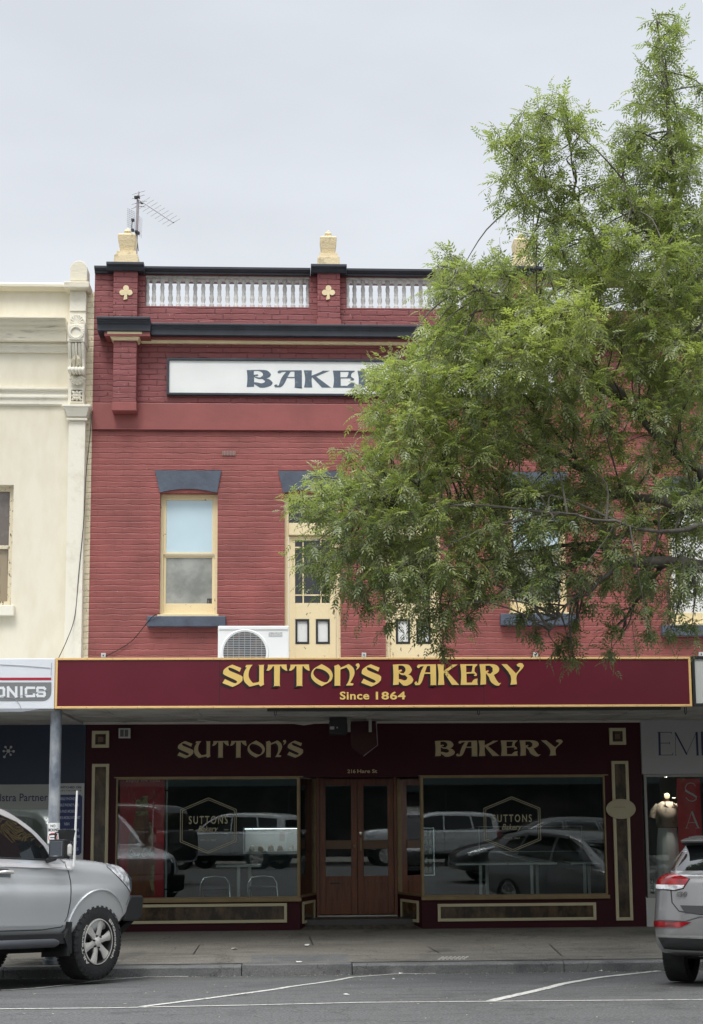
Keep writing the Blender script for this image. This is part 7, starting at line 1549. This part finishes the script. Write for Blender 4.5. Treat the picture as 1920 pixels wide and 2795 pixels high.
# ================================================================ sky and light
w = bpy.data.worlds.new('World'); scene.world = w; w.use_nodes = True; nt = w.node_tree; N = nt.nodes; L = nt.links; bg = N['Background']
SUN_EL, SUN_AZ = 60.0, 200.0       # azimuth clockwise from +Y (north)
sk = N.new('ShaderNodeTexSky'); sk.sky_type = 'NISHITA'; sk.sun_disc = False; sk.sun_elevation = R(SUN_EL); sk.sun_rotation = R(SUN_AZ); sk.dust_density = 4; sk.air_density = 1.5
# overcast: a pale cloud deck over the sky, brighter towards the zenith
g = N.new('ShaderNodeNewGeometry'); sp = N.new('ShaderNodeSeparateXYZ'); tcw = N.new('ShaderNodeTexCoord'); L.new(tcw.outputs['Generated'], sp.inputs[0])
cr = N.new('ShaderNodeValToRGB'); L.new(sp.outputs['Z'], cr.inputs[0]); e = cr.color_ramp.elements
k_ = 8.0
e[0].position = 0.0; e[0].color = (0.86, .885, .915, 1); e[1].position = 1.0; e[1].color = (0.72, .755, .80, 1)
x1 = cr.color_ramp.elements.new(0.25); x1.color = (0.83, .86, .90, 1); x2 = cr.color_ramp.elements.new(0.50); x2.color = (0.74, .775, .83, 1)
br_ = N.new('ShaderNodeMapRange'); br_.inputs['From Min'].default_value = 0.55; br_.inputs['From Max'].default_value = 1.0; br_.inputs['To Min'].default_value = 1.0; br_.inputs['To Max'].default_value = 4.8; L.new(sp.outputs['Z'], br_.inputs[0])
nz = N.new('ShaderNodeTexNoise'); nz.inputs['Scale'].default_value = 3.0; nz.inputs['Detail'].default_value = 4; mpw = N.new('ShaderNodeMapping'); mpw.inputs['Scale'].default_value = (1, 1, 3); L.new(tcw.outputs['Generated'], mpw.inputs[0]); L.new(mpw.outputs[0], nz.inputs['Vector'])
nr = N.new('ShaderNodeMapRange'); nr.inputs['From Min'].default_value = .3; nr.inputs['From Max'].default_value = .7; nr.inputs['To Min'].default_value = .90; nr.inputs['To Max'].default_value = 1.05; L.new(nz.outputs['Fac'], nr.inputs[0])
m1 = N.new('ShaderNodeMath'); m1.operation = 'MULTIPLY'; L.new(br_.outputs[0], m1.inputs[0]); L.new(nr.outputs[0], m1.inputs[1])
m2 = N.new('ShaderNodeMath'); m2.operation = 'MULTIPLY'; L.new(m1.outputs[0], m2.inputs[0]); m2.inputs[1].default_value = k_
sc2 = N.new('ShaderNodeVectorMath'); sc2.operation = 'SCALE'; L.new(cr.outputs[0], sc2.inputs[0]); L.new(m2.outputs[0], sc2.inputs['Scale'])
mxs = N.new('ShaderNodeMix'); mxs.data_type = 'RGBA'; mxs.inputs[0].default_value = 0.92; L.new(sk.outputs[0], mxs.inputs[6]); L.new(sc2.outputs[0], mxs.inputs[7])
L.new(mxs.outputs[2], bg.inputs[0]); bg.inputs[1].default_value = 0.1
sl_ = bpy.data.lights.new('sun', 'SUN'); sl_.energy = 1.5; sl_.angle = R(20); sl_.color = (1, .965, .91); so_ = bpy.data.objects.new('sun', sl_); col.objects.link(so_)
az = R(SUN_AZ); dv_ = Vector((math.sin(az)*math.cos(R(SUN_EL)), math.cos(az)*math.cos(R(SUN_EL)), math.sin(R(SUN_EL)))); so_.rotation_euler = dv_.to_track_quat('Z', 'Y').to_euler(); so_.location = (0, -10, 20)
scene.view_settings.view_transform = 'Standard'; scene.view_settings.look = 'None'; scene.view_settings.exposure = 0.46; scene.view_settings.gamma = 1.0
scene.cycles.max_bounces = 8; scene.cycles.transparent_max_bounces = 16; scene.cycles.sample_clamp_indirect = 6.0
